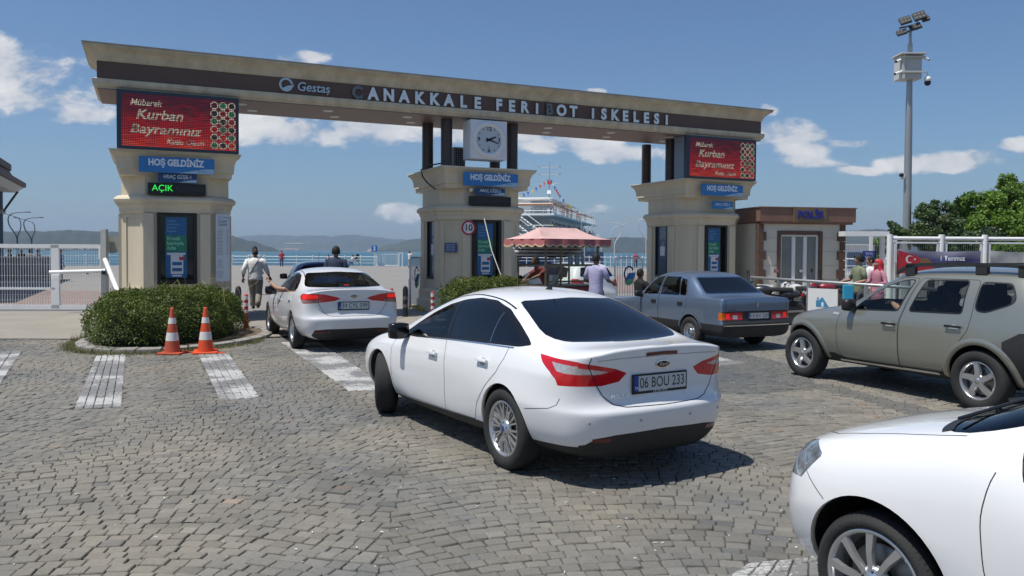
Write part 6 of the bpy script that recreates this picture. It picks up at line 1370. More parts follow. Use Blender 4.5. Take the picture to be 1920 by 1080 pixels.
def blackpost(c, label, h=.85):
    t = empty('rubber_bollard', (c[0], c[1], .044), 0, label, 'bollard', 'black lane bollards'); b = MB(); b.mt(mat('black_bollard', (.02, .02, .022), .5)).lathe([(.07, 0), (.07, h*.86), (.055, h*.95), (.001, h)], 16, cap=False); b.build('post', None, t, smooth='auto')
    for z in (.3, .55): MB().mt(mat('dull_reflector', (.13, .13, .13), .4)).lathe([(.0725, h*z), (.0725, h*z+.08)], 16, cap=False).build('reflective_band', None, t)
blackpost(G(447, 606).to_2d(), 'black bollard between the big bush and the walking man'); blackpost(G(760, 597).to_2d(), 'black bollard at the kerb end left of the white gate panel', .8)
pp = G(767, 590); t = tag(MB().mt(M_white).tube([(pp.x, pp.y, .04), (pp.x, pp.y, .95), (pp.x+.03, pp.y, 1.03), (pp.x+.09, pp.y, 1.02), (pp.x+.11, pp.y, .95)], .018, 8).build('hooked_post', None, smooth=True), 'thin hooked white post beside the black bollard', 'post')
# ------------------------------------------------------------------ lane gate leaves with the company sign
def lane_gate(a, b, label, h=1.5):
    a, b = Vector(a), Vector(b); L_ = (b-a).length; t = empty('lane_gate', a, atan2(b.y-a.y, b.x-a.x), label, 'gate', 'white lane gate leaves'); g_ = MB(); g_.mt(M_white)
    g_.tube([(0, 0, .08), (0, 0, h-.08), (.04, 0, h-.02), (.1, 0, h), (L_-.1, 0, h), (L_-.04, 0, h-.02), (L_, 0, h-.08), (L_, 0, .08)], .028, 8); g_.tube([(0, 0, .12), (L_, 0, .12)], .025, 8); g_.build('frame', None, t, smooth=True)
    g_ = MB(); n = int(L_/.085); g_.mt(M_white)
    for k in range(1, n): g_.tube([(L_*k/n, 0, .12), (L_*k/n, 0, h)], .010, 6)
    o = g_.build('bars', None, t); o['kind'] = 'stuff' if False else 'part'; del o['kind']
    s_ = MB(); cx, cz, yf = L_/2, h*.66, -.035; A = np.linspace(.55, 2*pi-1.2, 22); ro = [(cx+.19*cos(q), yf, cz+.26*sin(q)) for q in A]; ri = [(cx+.135*cos(q), yf, cz+.205*sin(q)) for q in A]
    s_.mt(mat('sign_navy', (.02, .03, .16), .4)).rings([ri, ro], cap=False, closed=False); s_.mt(mat('sign_arrow_blue', (.03, .2, .5), .4)).add([(cx-.16, yf-.003, cz-.22), (cx+.02, yf-.003, cz-.03), (cx-.02, yf-.003, cz+.03), (cx+.23, yf-.003, cz+.05), (cx+.17, yf-.003, cz-.14), (cx+.12, yf-.003, cz-.09)], [(0, 1, 2), (0, 2, 3), (0, 3, 4), (0, 4, 5)])
    s_.mt(mat('sign_leaf_green', (.12, .4, .2), .4)).add([(cx-.17, yf-.002, cz-.23), (cx+.18, yf-.002, cz-.14), (cx+.13, yf-.002, cz-.30), (cx, yf-.002, cz-.37), (cx-.1, yf-.002, cz-.35)], [(0, 1, 2, 3, 4)])
    s_.build('sign', None, t); return t
lane_gate((-2.86, 22.45, .04), (-2.66, 23.3, .04), 'white barred gate leaf with a round sign, standing left of the middle booth'); lane_gate((3.28, 25.5, .04), (4.2, 25.75, .04), 'white barred gate leaf with a round sign, left of the third booth')
# ------------------------------------------------------------------ sliding gate at the left, barrier, posts
def sliding_gate():
    a, b = Vector((-17.4, 22.2, 0)), Vector((-11.46, 22.5, 0)); L_ = (b-a).length; t = empty('sliding_gate', a, atan2(b.y-a.y, b.x-a.x), 'long white wire-mesh sliding gate at the left edge', 'gate'); g_ = MB(); g_.mt(M_white)
    X1 = L_; xm = L_-1.35; H1 = 1.86
    for (x0, x1, z, h) in ((0, X1, H1-.05, .11), (0, X1, .10, .12), (0, xm, .62, .06), (xm, X1, 1.10, .08)): g_.box(((x0+x1)/2, 0, z), (x1-x0, .06, h))
    for x, w in ((.05, .1), (xm, .22), (X1-.05, .12)): g_.box((x, .001, .95), (w, .062, 1.78))
    g_.build('frame', None, t); g_ = MB(); g_.mt(M_white); x = .12
    while x < X1-.12:
        g_.box((x, .0, .97), (.009, .009, 1.72)); x += .072
    for z in (.3, .45, .8, .98, 1.3, 1.5): g_.box((X1/2, .006, z), (X1, .005, .006))
    g_.build('wire_mesh', None, t); return t
sliding_gate()
t = empty('gate_post', (-11.15, 21.9, 0), 0, 'grey square gate post with a round disc behind it', 'post'); MB().mt(mat('light_grey_steel', (.42, .43, .42), .5, var=.06)).box((0, 0, 1.14), (.145, .15, 2.28), bev=.006).build('post', None, t)
MB().mt(mat('greenish_grey_disc', (.30, .31, .27), .6)).lathe([(.001, .02), (.24, .02), (.24, 0), (.001, 0)], 30, 'Y', c=(.14, .14, 1.86)).build('disc', None, t)
MB().mt(M_white).box((-.13, 0, 1.62), (.05, .06, .34), bev=.01).build('latch', None, t)
t = empty('barrier_boom', (-12.6, 21.6, 0), 0, 'white tubular barrier boom resting across the sliding gate', 'barrier'); q0, q1, q2 = AT(93, 511, 21.6), AT(160, 509, 21.75), AT(198, 508, 21.8); o_ = Vector(t.location)
MB().mt(M_white).tube([q0-o_, q2-o_], .055, 12).build('boom', None, t, smooth='auto'); b = MB().mt(M_black).tube([AT(163, 510, 21.75)-o_, AT(166, 510, 21.76)-o_], .062, 12); b.tube([AT(190, 507, 21.8)-o_, AT(196, 511, 21.75)-o_], .05, 8); b.tube([AT(190, 512, 21.8)-o_, AT(203, 516, 21.7)-o_], .02, 6); b.build('clamp', None, t); MB().mt(M_white).box(AT(106, 520, 21.6)-o_, (.22, .12, .16), bev=.02).build('bracket', None, t)
tag(MB().mt(M_white).tube([AT(197, 487, 21.6), AT(221, 547, 20.3)], .06, 12).build('leaning_tube', None, smooth='auto'), 'white tube leaning from the grey gate post to the booth base', 'tube')
# ------------------------------------------------------------------ terminal canopy, far left
def canopy():
    t = empty('terminal_canopy', (0, 0, 0), 0, 'brown edged canopy roof corner at the upper left edge', 'canopy'); P = [(-27.4, 45.0), (-17.9, 24.5), (-31, 16), (-46, 40)]
    c = Vector((sum(p[0] for p in P)/4, sum(p[1] for p in P)/4)); 
    def off(k, z): return [(c.x+(p[0]-c.x)*k, c.y+(p[1]-c.y)*k, z) for p in P]
    g_ = MB(); g_.mt(mat('brown_roof_edge', (.11, .06, .05), .6, var=.15)).rings([off(1.0, 5.15), off(1.01, 5.20), off(1.01, 5.42), off(.97, 5.44)], cap=False); g_.rings([off(.965, 5.44), off(.93, 6.0), off(.94, 6.02), off(.94, 6.36), off(.5, 7.4)]); g_.build('roof', None, t)
    g_ = MB(); g_.mt(mat('white_soffit', (.55, .55, .53), .6)).rings([off(.998, 5.148), off(.96, 4.85), off(.9, 4.84)], cap=True); g_.build('soffit', None, t)
    g_ = MB(); g_.mt(mat('blue_grey_post', (.10, .14, .20), .4)); 
    for (x, y) in ((-27.75, 43.5), (-21.5, 27)): g_.tube([(x, y, 0), (x, y, 4.9)], .09, 10); 
    g_.build('post', None, t); MB().mt(M_dgrey).tube([(-27.75, 43.5, 3.6), (-26.9, 43.6, 4.85)], .06, 8).build('brace', None, t); MB().mt(M_grey).box((-27.75, 43.5, 3.75), (.3, .3, .25)).build('bracket', None, t)
canopy()
g = MB(); M_wall = mat('grey_stone_wall', (.21, .21, .22), .9, var=.25, vscale=1.2, bump=.3, bscale=3); pts = [(-52, 40), (-40, 42.5), (-31, 44), (-26.6, 46)]
for (x0, y0), (x1, y1) in zip(pts, pts[1:]): g.mt(M_wall).add([(x0, y0, 0), (x1, y1, 0), (x1, y1, 1.3), (x0, y0, 1.3), (x0, y0+.5, 0), (x1, y1+.5, 0), (x1, y1+.5, 1.3), (x0, y0+.5, 1.3)], [(0, 1, 2, 3), (3, 2, 6, 7), (7, 6, 5, 4), (1, 5, 6, 2), (4, 0, 3, 7)])
tag(g.build('stone_wall', None), 'low grey stone wall seen through the sliding gate', 'wall')
# ------------------------------------------------------------------ quay railings and pier furniture
def railing(pts, label, sp=1.75, h=1.08, group='white quay railings', z=0, rails=(.35, .7, 1.05), r=.03):
    t = empty('quay_railing', pts[0]+(z,), 0, label, 'railing', group); o_ = Vector(pts[0]+(0,)); g_ = MB(); g_.mt(M_white); posts = []
    for a, b in zip(pts, pts[1:]):
        a, b = Vector((*a, 0)), Vector((*b, 0)); n = max(1, round((b-a).length/sp))
        for k in range(n+(1 if b == Vector((*pts[-1], 0)) else 0)): posts.append(a.lerp(b, k/n)-o_)
        for zz in rails: g_.tube([a-o_+Vector((0, 0, zz)), b-o_+Vector((0, 0, zz))], r if zz == rails[-1] else r*.55, 5)
    g_.build('rail', None, t); pm = None
    for p in posts:
        if pm is None: pb = MB().mt(M_white); pb.tube([(0, 0, 0), (0, 0, h)], r*1.5, 6); pb.ball((0, 0, h+.04), .07, 8, 5); q = pb.build('post', None, t); pm = q.data; q.location = p
        else: q = bpy.data.objects.new('post', pm); C.objects.link(q); q.parent = t; q.location = p
railing([(-31.9, 91.2), (-15.4, 91.2)], 'white quay railing with posts behind the stopped white saloon'); railing([(-42, 88.5), (-59, 67)], 'white quay railing glimpsed left of the first booth and through the gate', 2.4)
railing([(-59, 67), (-95, 65)], 'white quay railing far left through the mesh gate', 2.6)
railing([(8.2, 91.3), (23.4, 91.3)], 'dense white quay railing left of the third booth', .62, 1.2, rails=(.1, .6, 1.15)); railing([(24.4, 103), (59, 122.5)], 'white quay railing between the third booth and the police hut', 1.2, 1.2)
railing([(-1.5, 91.3), (8.0, 91.3)], 'white railing glimpsed beneath the food stall awning', 1.1, 1.15)
t = empty('pier_gate', (-15.4, 90.4, 0), 0, 'white double gate under the blue number 2 sign on the quay', 'gate')
g_ = MB().mt(M_white)
for (x0, x1) in ((0, .8), (.95, 2.5)):
    g_.tube([(x0, 0, 0), (x0, 0, 1.35), (x1, 0, 1.35), (x1, 0, 0)], .04, 5); g_.tube([(x0, 0, .1), (x1, 0, .1)], .03, 5)
    for k in range(1, int((x1-x0)/.14)): g_.tube([(x0+k*.14, 0, .1), (x0+k*.14, 0, 1.35)], .014, 4)
for x in (2.62, 3.0): g_.box((x, 0, .78), (.12, .12, 1.56))
g_.box((2.81, 0, 1.5), (.5, .1, .08)); g_.build('frame', None, t)
p2 = AT(702, 466, 90.0); t = empty('number_sign', (p2.x, 90, 0), 0, 'blue square sign with a white number 2 above the quay', 'sign'); MB().mt(mat('number_sign_blue', (.02, .12, .45), .4)).box((0, 0, p2.z), (.66, .05, .66)).build('board', None, t); text('sign_text', '2', .6, M_wtxt, face_front(0, -.04, p2.z), t, bold=.03); MB().mt(M_white).tube([(0, .05, 0), (0, .05, p2.z)], .05, 6).build('pole', None, t)
def swirl_lamp(px, ptop, Y, label, m_, s_=1, arm2=True, flip=1):
    b = AT(px, 500, Y); top = AT(px, ptop, Y).z; t = empty('curved_street_lamp', (b.x, Y, 0), 0, label, 'street lamp', 'curved street lamps on the pier'); g_ = MB().mt(m_); k = top/5.4; f = flip
    P = spline([(0, 0, 0), (0, 0, 2.4*k), (f*.15*k, 0, 3.2*k), (f*.75*k, 0, 4.1*k), (f*.85*k, 0, 4.9*k), (f*.35*k, 0, 5.3*k), (-f*.9*k, 0, 5.42*k)], 5); P2 = spline([(f*.0, 0, 2.3*k), (-f*.05, 0, 3.1*k), (-f*.35*k, 0, 3.9*k), (-f*.25*k, 0, 4.7*k), (f*.3*k, 0, 5.0*k), (f*1.5*k, 0, 5.35*k)], 5)
    g_.tube(P[::-1], .035, 6, r2=.075); 
    if arm2: g_.tube(P2[::-1], .03, 6, r2=.05)
    g_.build('pole', None, t, smooth=True); h_ = MB().mt(m_); h_.box((-f*1.05*k, 0, 5.42*k), (.5*k, .2, .08), bev=.02)
    if arm2: h_.box((f*1.7*k, 0, 5.38*k), (.5*k, .2, .08), bev=.02)
    h_.build('lamp_head', None, t)
M_lampd = mat('backlit_lamp_paint', (.05, .06, .08), .5); M_lampw = mat('pale_lamp_paint', (.5, .5, .5), .45)  # first is a darkened copy: backlighting of the left lamps painted in
swirl_lamp(1152, 418, 88, 'pale curved street lamp just left of the third booth gate', M_lampw); swirl_lamp(1211, 408, 92, 'pale curved street lamp partly behind the third booth', M_lampw, flip=-1); swirl_lamp(1096, 400, 96, 'curved street lamp in front of the ferry decks', M_lampw)
swirl_lamp(33, 398, 74, 'dark curved street lamp nearest the left edge', M_lampd, flip=-1); swirl_lamp(60, 408, 84, 'dark curved street lamp, second from the left edge', M_lampd, flip=-1)
# ------------------------------------------------------------------ ferry
def ferry():
    e = Vector((.22, .975, 0)).normalized(); hd = atan2(e.y, e.x); t = empty('ferry', (5.6, 112, -1.6), hd, 'white multi-deck ferry with passengers and signal flags moored beyond the pier', 'ferry')
    W_ = 15.; L_ = 66.   # local x forward (away), y to port (left); starboard side at y=0 faces right
    Mw = mat('ship_white', (.85, .85, .84), .5, var=.06); Mg = mat('ship_grey_shade', (.30, .32, .34), .5); Md = mat('ship_dark_window', (.02, .025, .03), .2); Mr = mat('ship_red', (.45, .05, .05), .6); Mo = mat('ship_varnished_rail', (.42, .16, .05), .5)
    g_ = MB().mt(mat('ship_hull_blue', (.05, .09, .18), .5)); g_.add([(0, 0, 0), (L_, 0, 0), (L_+5, W_/2, 0), (L_, W_, 0), (0, W_, 0), (-1, .0, 3.4), (L_, 0, 3.4), (L_+7, W_/2, 3.4), (L_, W_, 3.4), (-1, W_, 3.4)], [(0, 1, 6, 5), (1, 2, 7, 6), (2, 3, 8, 7), (3, 4, 9, 8), (4, 0, 5, 9), (5, 6, 7, 8, 9)]); g_.build('hull', None, t)
    g_ = MB().mt(Mw)
    for (z, x1) in ((5.9, 58), (8.7, 50)): g_.box((x1/2, W_/2, z-.12), (x1+.6, W_+.6, .26))
    g_.box((18, W_/2, 11.1), (30, W_-2, .16)); g_.build('deck', None, t)
    g_ = MB().mt(Mw); g_.box((30, W_/2, 4.6), (50, W_-3.2, 2.4)); g_.box((29, W_/2, 7.25), (38, W_-4, 2.6)); g_.box((14, W_/2+1, 10.0), (14, W_-7, 2.2)); g_.box((.3, W_*.62, 7.2), (.3, 5.2, 2.4)); g_.build('superstructure', None, t)
    g_ = MB().mt(Md)
    for k in range(16): g_.box((12+k*2.2, 1.98, 7.3), (1.5, .1, 1.1)); g_.box((8+k*2.8, 1.58, 4.8), (1.7, .1, 1.1))
    g_.box((.12, 6.6, 7.0), (.1, 3.4, 1.7)); g_.box((9.9, W_/2+1, 10.1), (.15, 6, 1)); g_.build('window_row', None, t)
    g_ = MB().mt(Mw)
    def rail(x0, y0, x1, y1, z, h=1.1, n=None):
        a, b = Vector((x0, y0, z)), Vector((x1, y1, z)); n = n or max(2, int((b-a).length/1.3))
        for zz in (.35, .7, h): g_.tube([a+Vector((0, 0, zz)), b+Vector((0, 0, zz))], .035, 4)
        for k in range(n+1): p = a.lerp(b, k/n); g_.tube([p, p+Vector((0, 0, h))], .03, 4)
    for z, x1 in ((3.4, 62), (5.95, 57), (8.75, 49)): rail(-.2, -.1, x1, -.1, z); rail(-.2, -.1, -.2, W_, z)
    for z in (9.5, 9.2, 10.2): g_.tube([(-.2, -.1, z+.6), (-.2, W_, z+.6)], .05, 4)
    for x in (4, 10, 22, 32): g_.tube([(x, 1, 8.7), (x, 1, 11.1)], .06, 5)
    # stairs on the end face
    for (y0, z0, y1, z1) in ((1.0, 3.4, 4.6, 5.9), (3.2, 5.9, 6.8, 8.7), (1.2, 5.9, 4.9, 8.6)): 
        g_.tube([(-.6, y0, z0), (-.6, y1, z1)], .12, 4); g_.tube([(-.9, y0, z0+1), (-.9, y1, z1+1)], .05, 4)
        for k in range(9): p = Vector((-.7, y0+(y1-y0)*k/9, z0+(z1-z0)*k/9)); g_.box(p, (.6, .3, .05))
    g_.build('railing', None, t); g_ = MB().mt(Mo); g_.tube([(0, -.12, 9.95), (44, -.12, 9.95)], .1, 5); g_.tube([(-.3, 0, 9.95), (-.3, W_, 9.95)], .1, 5); g_.build('handrail', None, t)
    g_ = MB().mt(Mg); g_.tube([(12, 2.6, 11.1), (12, 2.6, 17.2)], .12, 6, r2=.05)
    for z, w in ((13.9, 1.4), (15.3, 1.7), (16.4, 1.6)): g_.tube([(12, 2.6-w, z), (12, 2.6+w, z)], .05, 4)
    for z in (15.3, 16.4): 
        for y in (-1.6, 1.6): g_.ball((12, 2.6+y, z+.15), .16, 6, 4)
    g_.mt(Mw).box((12, 2.6, 12.6), (.5, .6, .5)); g_.build('mast', None, t); g_ = MB().mt(Mr).box((12, 2.6, 14.0), (.4, .6, .4)); g_.build('radar', None, t)
    rng = random.Random(2); cols = [mat('flag_'+n_, c_, .7) for n_, c_ in (('red', (.5, .03, .03)), ('yellow', (.6, .45, .05)), ('blue', (.03, .08, .4)), ('white', (.6, .6, .6)))]
    for a, b in (((12, 2.6, 14.8), (1, 8.2, 10.6)), ((12, 2.6, 14.8), (13, -.6, 10.4))):
        a, b = Vector(a), Vector(b); 
        for k in range(12):
            p = a.lerp(b, (k+.6)/12.5)+Vector((0, 0, -.6*sin(pi*(k+.6)/12.5))); w = .55; f_ = MB().mt(cols[rng.randint(0, 3)]); f_.add([p, p+Vector((0, -w*.6, -.1)), p+Vector((0, -w*.3, -.65)), p+Vector((.04, 0, 0)), p+Vector((.04, -w*.6, -.1)), p+Vector((.04, -w*.3, -.65))], [(0, 1, 2), (5, 4, 3), (0, 3, 4, 1), (1, 4, 5, 2), (2, 5, 3, 0)]); f_.build('signal_flag', None, t)
    g_ = MB().mt(Mw)
    for (x, y, w) in ((6, 3, 5), (26, 3, 7), (46, 4, 5)): g_.box((x, y, 10.95), (w, 4, .08))
    g_.build('sun_shelter', None, t); return t
ferry_o = ferry()
# ------------------------------------------------------------------ tall lamp mast
def mast():
    b = AT(1699.5, 475, 30.4); t = empty('lamp_mast', (b.x, 30.4, 0), 0, 'tall grey lighting mast with floodlights and a camera box', 'lamp mast'); Z = lambda py: AT(1699, py, 30.4).z; k = 30.4/F
    g_ = MB().mt(M_grey); g_.smooth = True; g_.lathe([(.17, 0), (.155, 1.5), (.13, Z(250)), (.09, Z(110)), (.085, Z(82))], 16, cap=False); g_.lathe([(.055, Z(82)), (.045, Z(50))], 12, cap=False); g_.build('pole', None, t)
    g_ = MB().mt(M_dgrey); za = Z(62); g_.tube([(-.52, -.1, za-.1), (.55, .25, za+.30)], .045, 6); g_.tube([(-.30, .2, za+.25), (.45, .35, za+.42)], .04, 6); g_.tube([(-.3, .2, za+.02), (-.3, .2, za+.26)], .02, 5); g_.tube([(.4, .3, za+.2), (.4, .3, za+.7)], .025, 5); g_.build('cross_arm', None, t)
    for (x, z, w, h, tx) in ((-.40, -.02, .36, .20, .5), (.10, .20, .40, .22, .5), (-.28, .43, .40, .30, .9), (.25, .60, .44, .34, 1.0), (.48, .50, .26, .22, .8)):
        l = MB(); l.T = Matrix.Translation((x, -.15, za+z)) @ Euler((R(-28), R(-16), R(-10))).to_matrix().to_4x4(); l.mt(M_black).box((0, 0, 0), (w, .10, h), bev=.01)
        l.mt(mat('floodlight_lens', (.22, .21, .18), .2, .3))
        for i in range(3):
            for j in range(2): l.lathe([(.001, -.056), (h*.12, -.056), (h*.14, -.05)], 10, 'Y', c=((i-1)*w*.29, 0, (j-.5)*h*.46), cap=False)
        l.T = None; l.build('floodlight', None, t)
    z0, z1 = Z(150), Z(106); g_ = MB().mt(mat('camera_box_white', (.50, .50, .47), .5)); g_.box((-.05, .05, (z0+z1)/2), (.80, .55, z1-z0), bev=.02); g_.box((-.05, .0, z1+.03), (.95, .85, .05), bev=.01)
    for z in (z0+.25, z1-.08): g_.box((0, -.28, z), (.86, .08, .07))
    g_.box((-.36, -.28, (z0+z1)/2), (.08, .06, z1-z0)); g_.build('camera_box', None, t)
    for (x, z, d) in ((-.62, z1-.22, -1), (.58, z1-.14, 1), (-.66, z0+.2, -1)):
        c_ = MB().mt(M_white).tube([(x*.6, -.2, z+.08), (x, -.25, z-.03)], .05, 8); c_.mt(M_black).tube([(x, -.25, z-.03), (x*1.05, -.255, z-.045)], .045, 8); c_.build('camera', None, t)
    c_ = MB().mt(M_white).tube([(.40, -.2, z0+.25), (.56, -.2, z0+.23), (.58, -.2, z0+.05)], .025, 6); c_.ball((.58, -.2, z0-.02), .13, 12, 8); c_.mt(mat('dome_glass', (.01, .01, .03), .1)).ball((.58, -.2, z0-.14), .12, 12, 8); c_.build('dome_camera', None, t, smooth='auto')
    c_ = MB().mt(M_white).box((-.22, -.05, Z(332)), (.14, .12, .18), bev=.02); c_.mt(M_black).lathe([(.001, -.12), (.07, -.12), (.07, 0)], 12, 'Y', c=(-.30, -.06, Z(329))); c_.build('low_camera', None, t)
mast()
# ------------------------------------------------------------------ white portal, fence and banner on the right
def Yp(px, py, Y): return AT(px, py, Y)
def portal():
    Y = 24.6; t = empty('gate_portal', (0, 0, 0), 0, 'white steel portal frame beside the police hut', 'gate frame'); g_ = MB().mt(M_white)
    x0, x1 = AT(1578, 475, Y).x, AT(1660, 475, Y).x; zt = AT(1620, 434, Y).z; zb = AT(1620, 443, Y).z
    g_.box(((x0+x1)/2, Y, (zt+zb)/2), (x1-x0, .5, zt-zb)); g_.build('lintel', None, t); xm = AT(1633, 475, Y+2).x
    for (c_, d_) in (((x0+.0, Y+1.5, zt/2), (.08, .08, zt)), ((xm, Y+2, zt/2), (.09, .09, zt-.02)), ((x1-.12, Y-.05, zb/2), (.11, .12, zb)), ((x1+.12, Y-.3, zb/2+.02), (.12, .12, zb))): MB().mt(M_white).box(c_, d_).build('post', None, t)
    g_ = MB().mt(mat('fence_wire', (.30, .32, .32), .5)); xa, xb = AT(1583, 475, Y+3).x, AT(1660, 475, Y+3).x; x = xa
    while x < xb: g_.box((x, Y+3, 1.2), (.008, .008, 2.4)); x += .075
    for z in (.2, .8, 1.4, 2.0, 2.38): g_.box(((xa+xb)/2, Y+3, z), (xb-xa, .01, .012))
    g_.build('wire_mesh', None, t)
portal()
def fence():
    Y = 24.0; x0, x1, x2, x3 = [AT(p, 475, Y).x for p in (1668, 1765, 1846, 2060)]; t = empty('mesh_fence', (x0, Y, 0), 0, 'white tubular fence with mesh carrying the banners', 'fence'); zt = AT(1720, 447, Y).z; zm = AT(1720, 455, Y).z
    g_ = MB().mt(M_white)
    for a, b in ((x0, x1), (x1, x2), (x2, x3)):
        g_.tube([(a-x0, 0, zt), (b-x0, 0, zt)], .055, 8); g_.box(((a+b)/2-x0, -.02, zm), (b-a-.1, .05, .05)); g_.box(((a+b)/2-x0, -.02, .3), (b-a-.1, .05, .05)); g_.box((a-x0+.13, -.02, (zm+.3)/2), (.05, .05, zm-.3)); g_.box((b-x0-.13, -.02, (zm+.3)/2), (.05, .05, zm-.3))
    g_.build('rail', None, t)
    for x in (x0, x1, x2, x3): MB().mt(M_white).tube([(x-x0, 0, 0), (x-x0, 0, zt+.12)], .085, 10).build('post', None, t, smooth='auto')
    g_ = MB().mt(mat('fence_wire', (.30, .32, .32), .5)); x = x0
    while x < x3: g_.box((x-x0, .01, (zm+.3)/2), (.006, .006, zm-.3)); x += .06
    g_.build('wire_mesh', None, t)
fence()
def cloth_banner(px0, px1, py0, py1, Y, m_, name, label, wav=.03, tilt=0):
    a, b = AT(px0, py0, Y), AT(px1, py0+tilt, Y); zb = AT(px0, py1, Y).z; t = empty(name, (a.x, Y, 0), 0, label, 'banner'); g_ = MB(); g_.smooth = True; n = 24; rg = []
    for i in range(n+1):
        f = i/n; x = (b.x-a.x)*f; zt = a.z+(b.z-a.z)*f-.05*sin(pi*f); rg.append([(x, wav*sin(f*17)*k/5-.03-.02*sin(k+f*9), zt+(zb-zt)*k/5) for k in range(6)])
    g_.mt(m_).rings(rg, cap=False, closed=False); g_.build('cloth', None, t); return t, a, b, zb
def banner_mat():
    m_ = mat('banner_violet', (.16, .13, .32), .6); nt = m_.node_tree; N = nt.nodes; L = nt.links; tc = N.new('ShaderNodeTexCoord'); sp = N.new('ShaderNodeSeparateXYZ'); L.new(tc.outputs['Object'], sp.inputs[0])
    mr = N.new('ShaderNodeMapRange'); L.new(sp.outputs[2], mr.inputs[0]); mr.inputs[1].default_value = 1.55; mr.inputs[2].default_value = 1.98; rp = N.new('ShaderNodeValToRGB'); L.new(mr.outputs[0], rp.inputs[0]); e = rp.color_ramp.elements
    e[0].color = (.05, .05, .14, 1); e[1].color = (.46, .44, .50, 1); L.new(rp.outputs[0], N['Principled BSDF'].inputs['Base Color']); return m_
t, a, b, zb = cloth_banner(1682, 1838, 467, 512, 23.7, banner_mat(), 'banner', 'violet banner with a red flag corner on the white fence', tilt=3)
g_ = MB(); n = 10; L_ = AT(1752, 470, 23.6).x-a.x; top = [(L_*i/n, -.085, a.z-.02-.42*(i/n)**1.1-.02*sin(i)) for i in range(n+1)]; bot = [(L_*i/n, -.085, zb) for i in range(n+1)]; g_.mt(mat('flag_cloth_red', (.40, .02, .03), .6, var=.1, vscale=4)).add(bot+top, [(i, i+1, n+2+i, n+1+i) for i in range(n)]); 
cx, cz = .33, a.z-.30; A = np.linspace(.6, 2*pi-.6, 18); g_.mt(M_refl).rings([[(cx+.115*cos(q), -.09, cz+.115*sin(q)) for q in A], [(cx+.03+.09*cos(q), -.09, cz+.09*sin(q)) for q in A]], cap=False, closed=False)
g_.add([(cx+.16+(.045 if k % 2 == 0 else .018)*cos(k*pi/5+pi), -.09, cz+(.045 if k % 2 == 0 else .018)*sin(k*pi/5+pi)) for k in range(10)], [tuple(range(10))]); g_.mt(mat('flag_brown', (.2, .10, .05), .6)).add([(L_*.62, -.087, a.z-.27), (L_*.80, -.087, a.z-.25), (L_*.98, -.087, a.z-.42), (L_*.6, -.087, a.z-.42)], [(0, 1, 2, 3)]); g_.build('flag_print', None, t)
text('banner_text', '1 Temmuz', .20, M_wtxt, face_front(AT(1786, 485, 23.6).x-a.x, -.09, a.z-.27), t, bold=.02, fit=.72)
t, a, b, zb = cloth_banner(1856, 1990, 470, 512, 23.8, mat('banner_greyish', (.42, .41, .40), .6, var=.25, vscale=2), 'banner', 'pale grey banner at the right edge of the fence'); text('banner_text', 'GÜZELYALI', .11, mat('pale_print', (.22, .22, .22), .6), face_front(.62, -.09, a.z-.30), t, fit=.6)
# exit sign on the pier beside the hut
p = AT(1629, 479, 21.0); t = empty('exit_sign', (p.x, 21.0, 0), 0, 'small dark blue sign board above the boy and the woman in red', 'sign'); MB().mt(mat('exit_sign_blue', (.02, .04, .22), .4)).box((0, 0, p.z), (.31, .03, .24)).build('board', None, t); text('sign_text', 'YOLCU', .075, M_wtxt, face_front(0, -.02, p.z+.05), t, fit=.2); text('sign_text', 'ÇIKIŞ', .075, M_wtxt, face_front(0, -.02, p.z-.04), t, fit=.2); MB().mt(M_white).tube([(0, .03, 0), (0, .03, p.z)], .03, 6).build('pole', None, t)
# white small building and railings behind the hut
railing([(AT(1582, 480, 40).x, 40), (AT(1664, 480, 40).x, 40)], 'white railing behind the portal, right of the police hut', .8, 1.5, rails=(.3, .7, 1.1, 1.45))
t = empty('white_kiosk', (AT(1595, 480, 50).x, 50, 0), .1, 'small white booth with blue panes beyond the portal', 'kiosk'); MB().mt(M_white).box((0, 0, 1.1), (1.6, 1.4, 2.2), bev=.02).build('wall', None, t); MB().mt(mat('kiosk_pane', (.05, .12, .25), .2)).box((0, -.71, 1.3), (1.2, .03, 1.0)).build('window', None, t); MB().mt(M_white).box((0, 0, 2.25), (1.9, 1.7, .1)).build('roof', None, t)
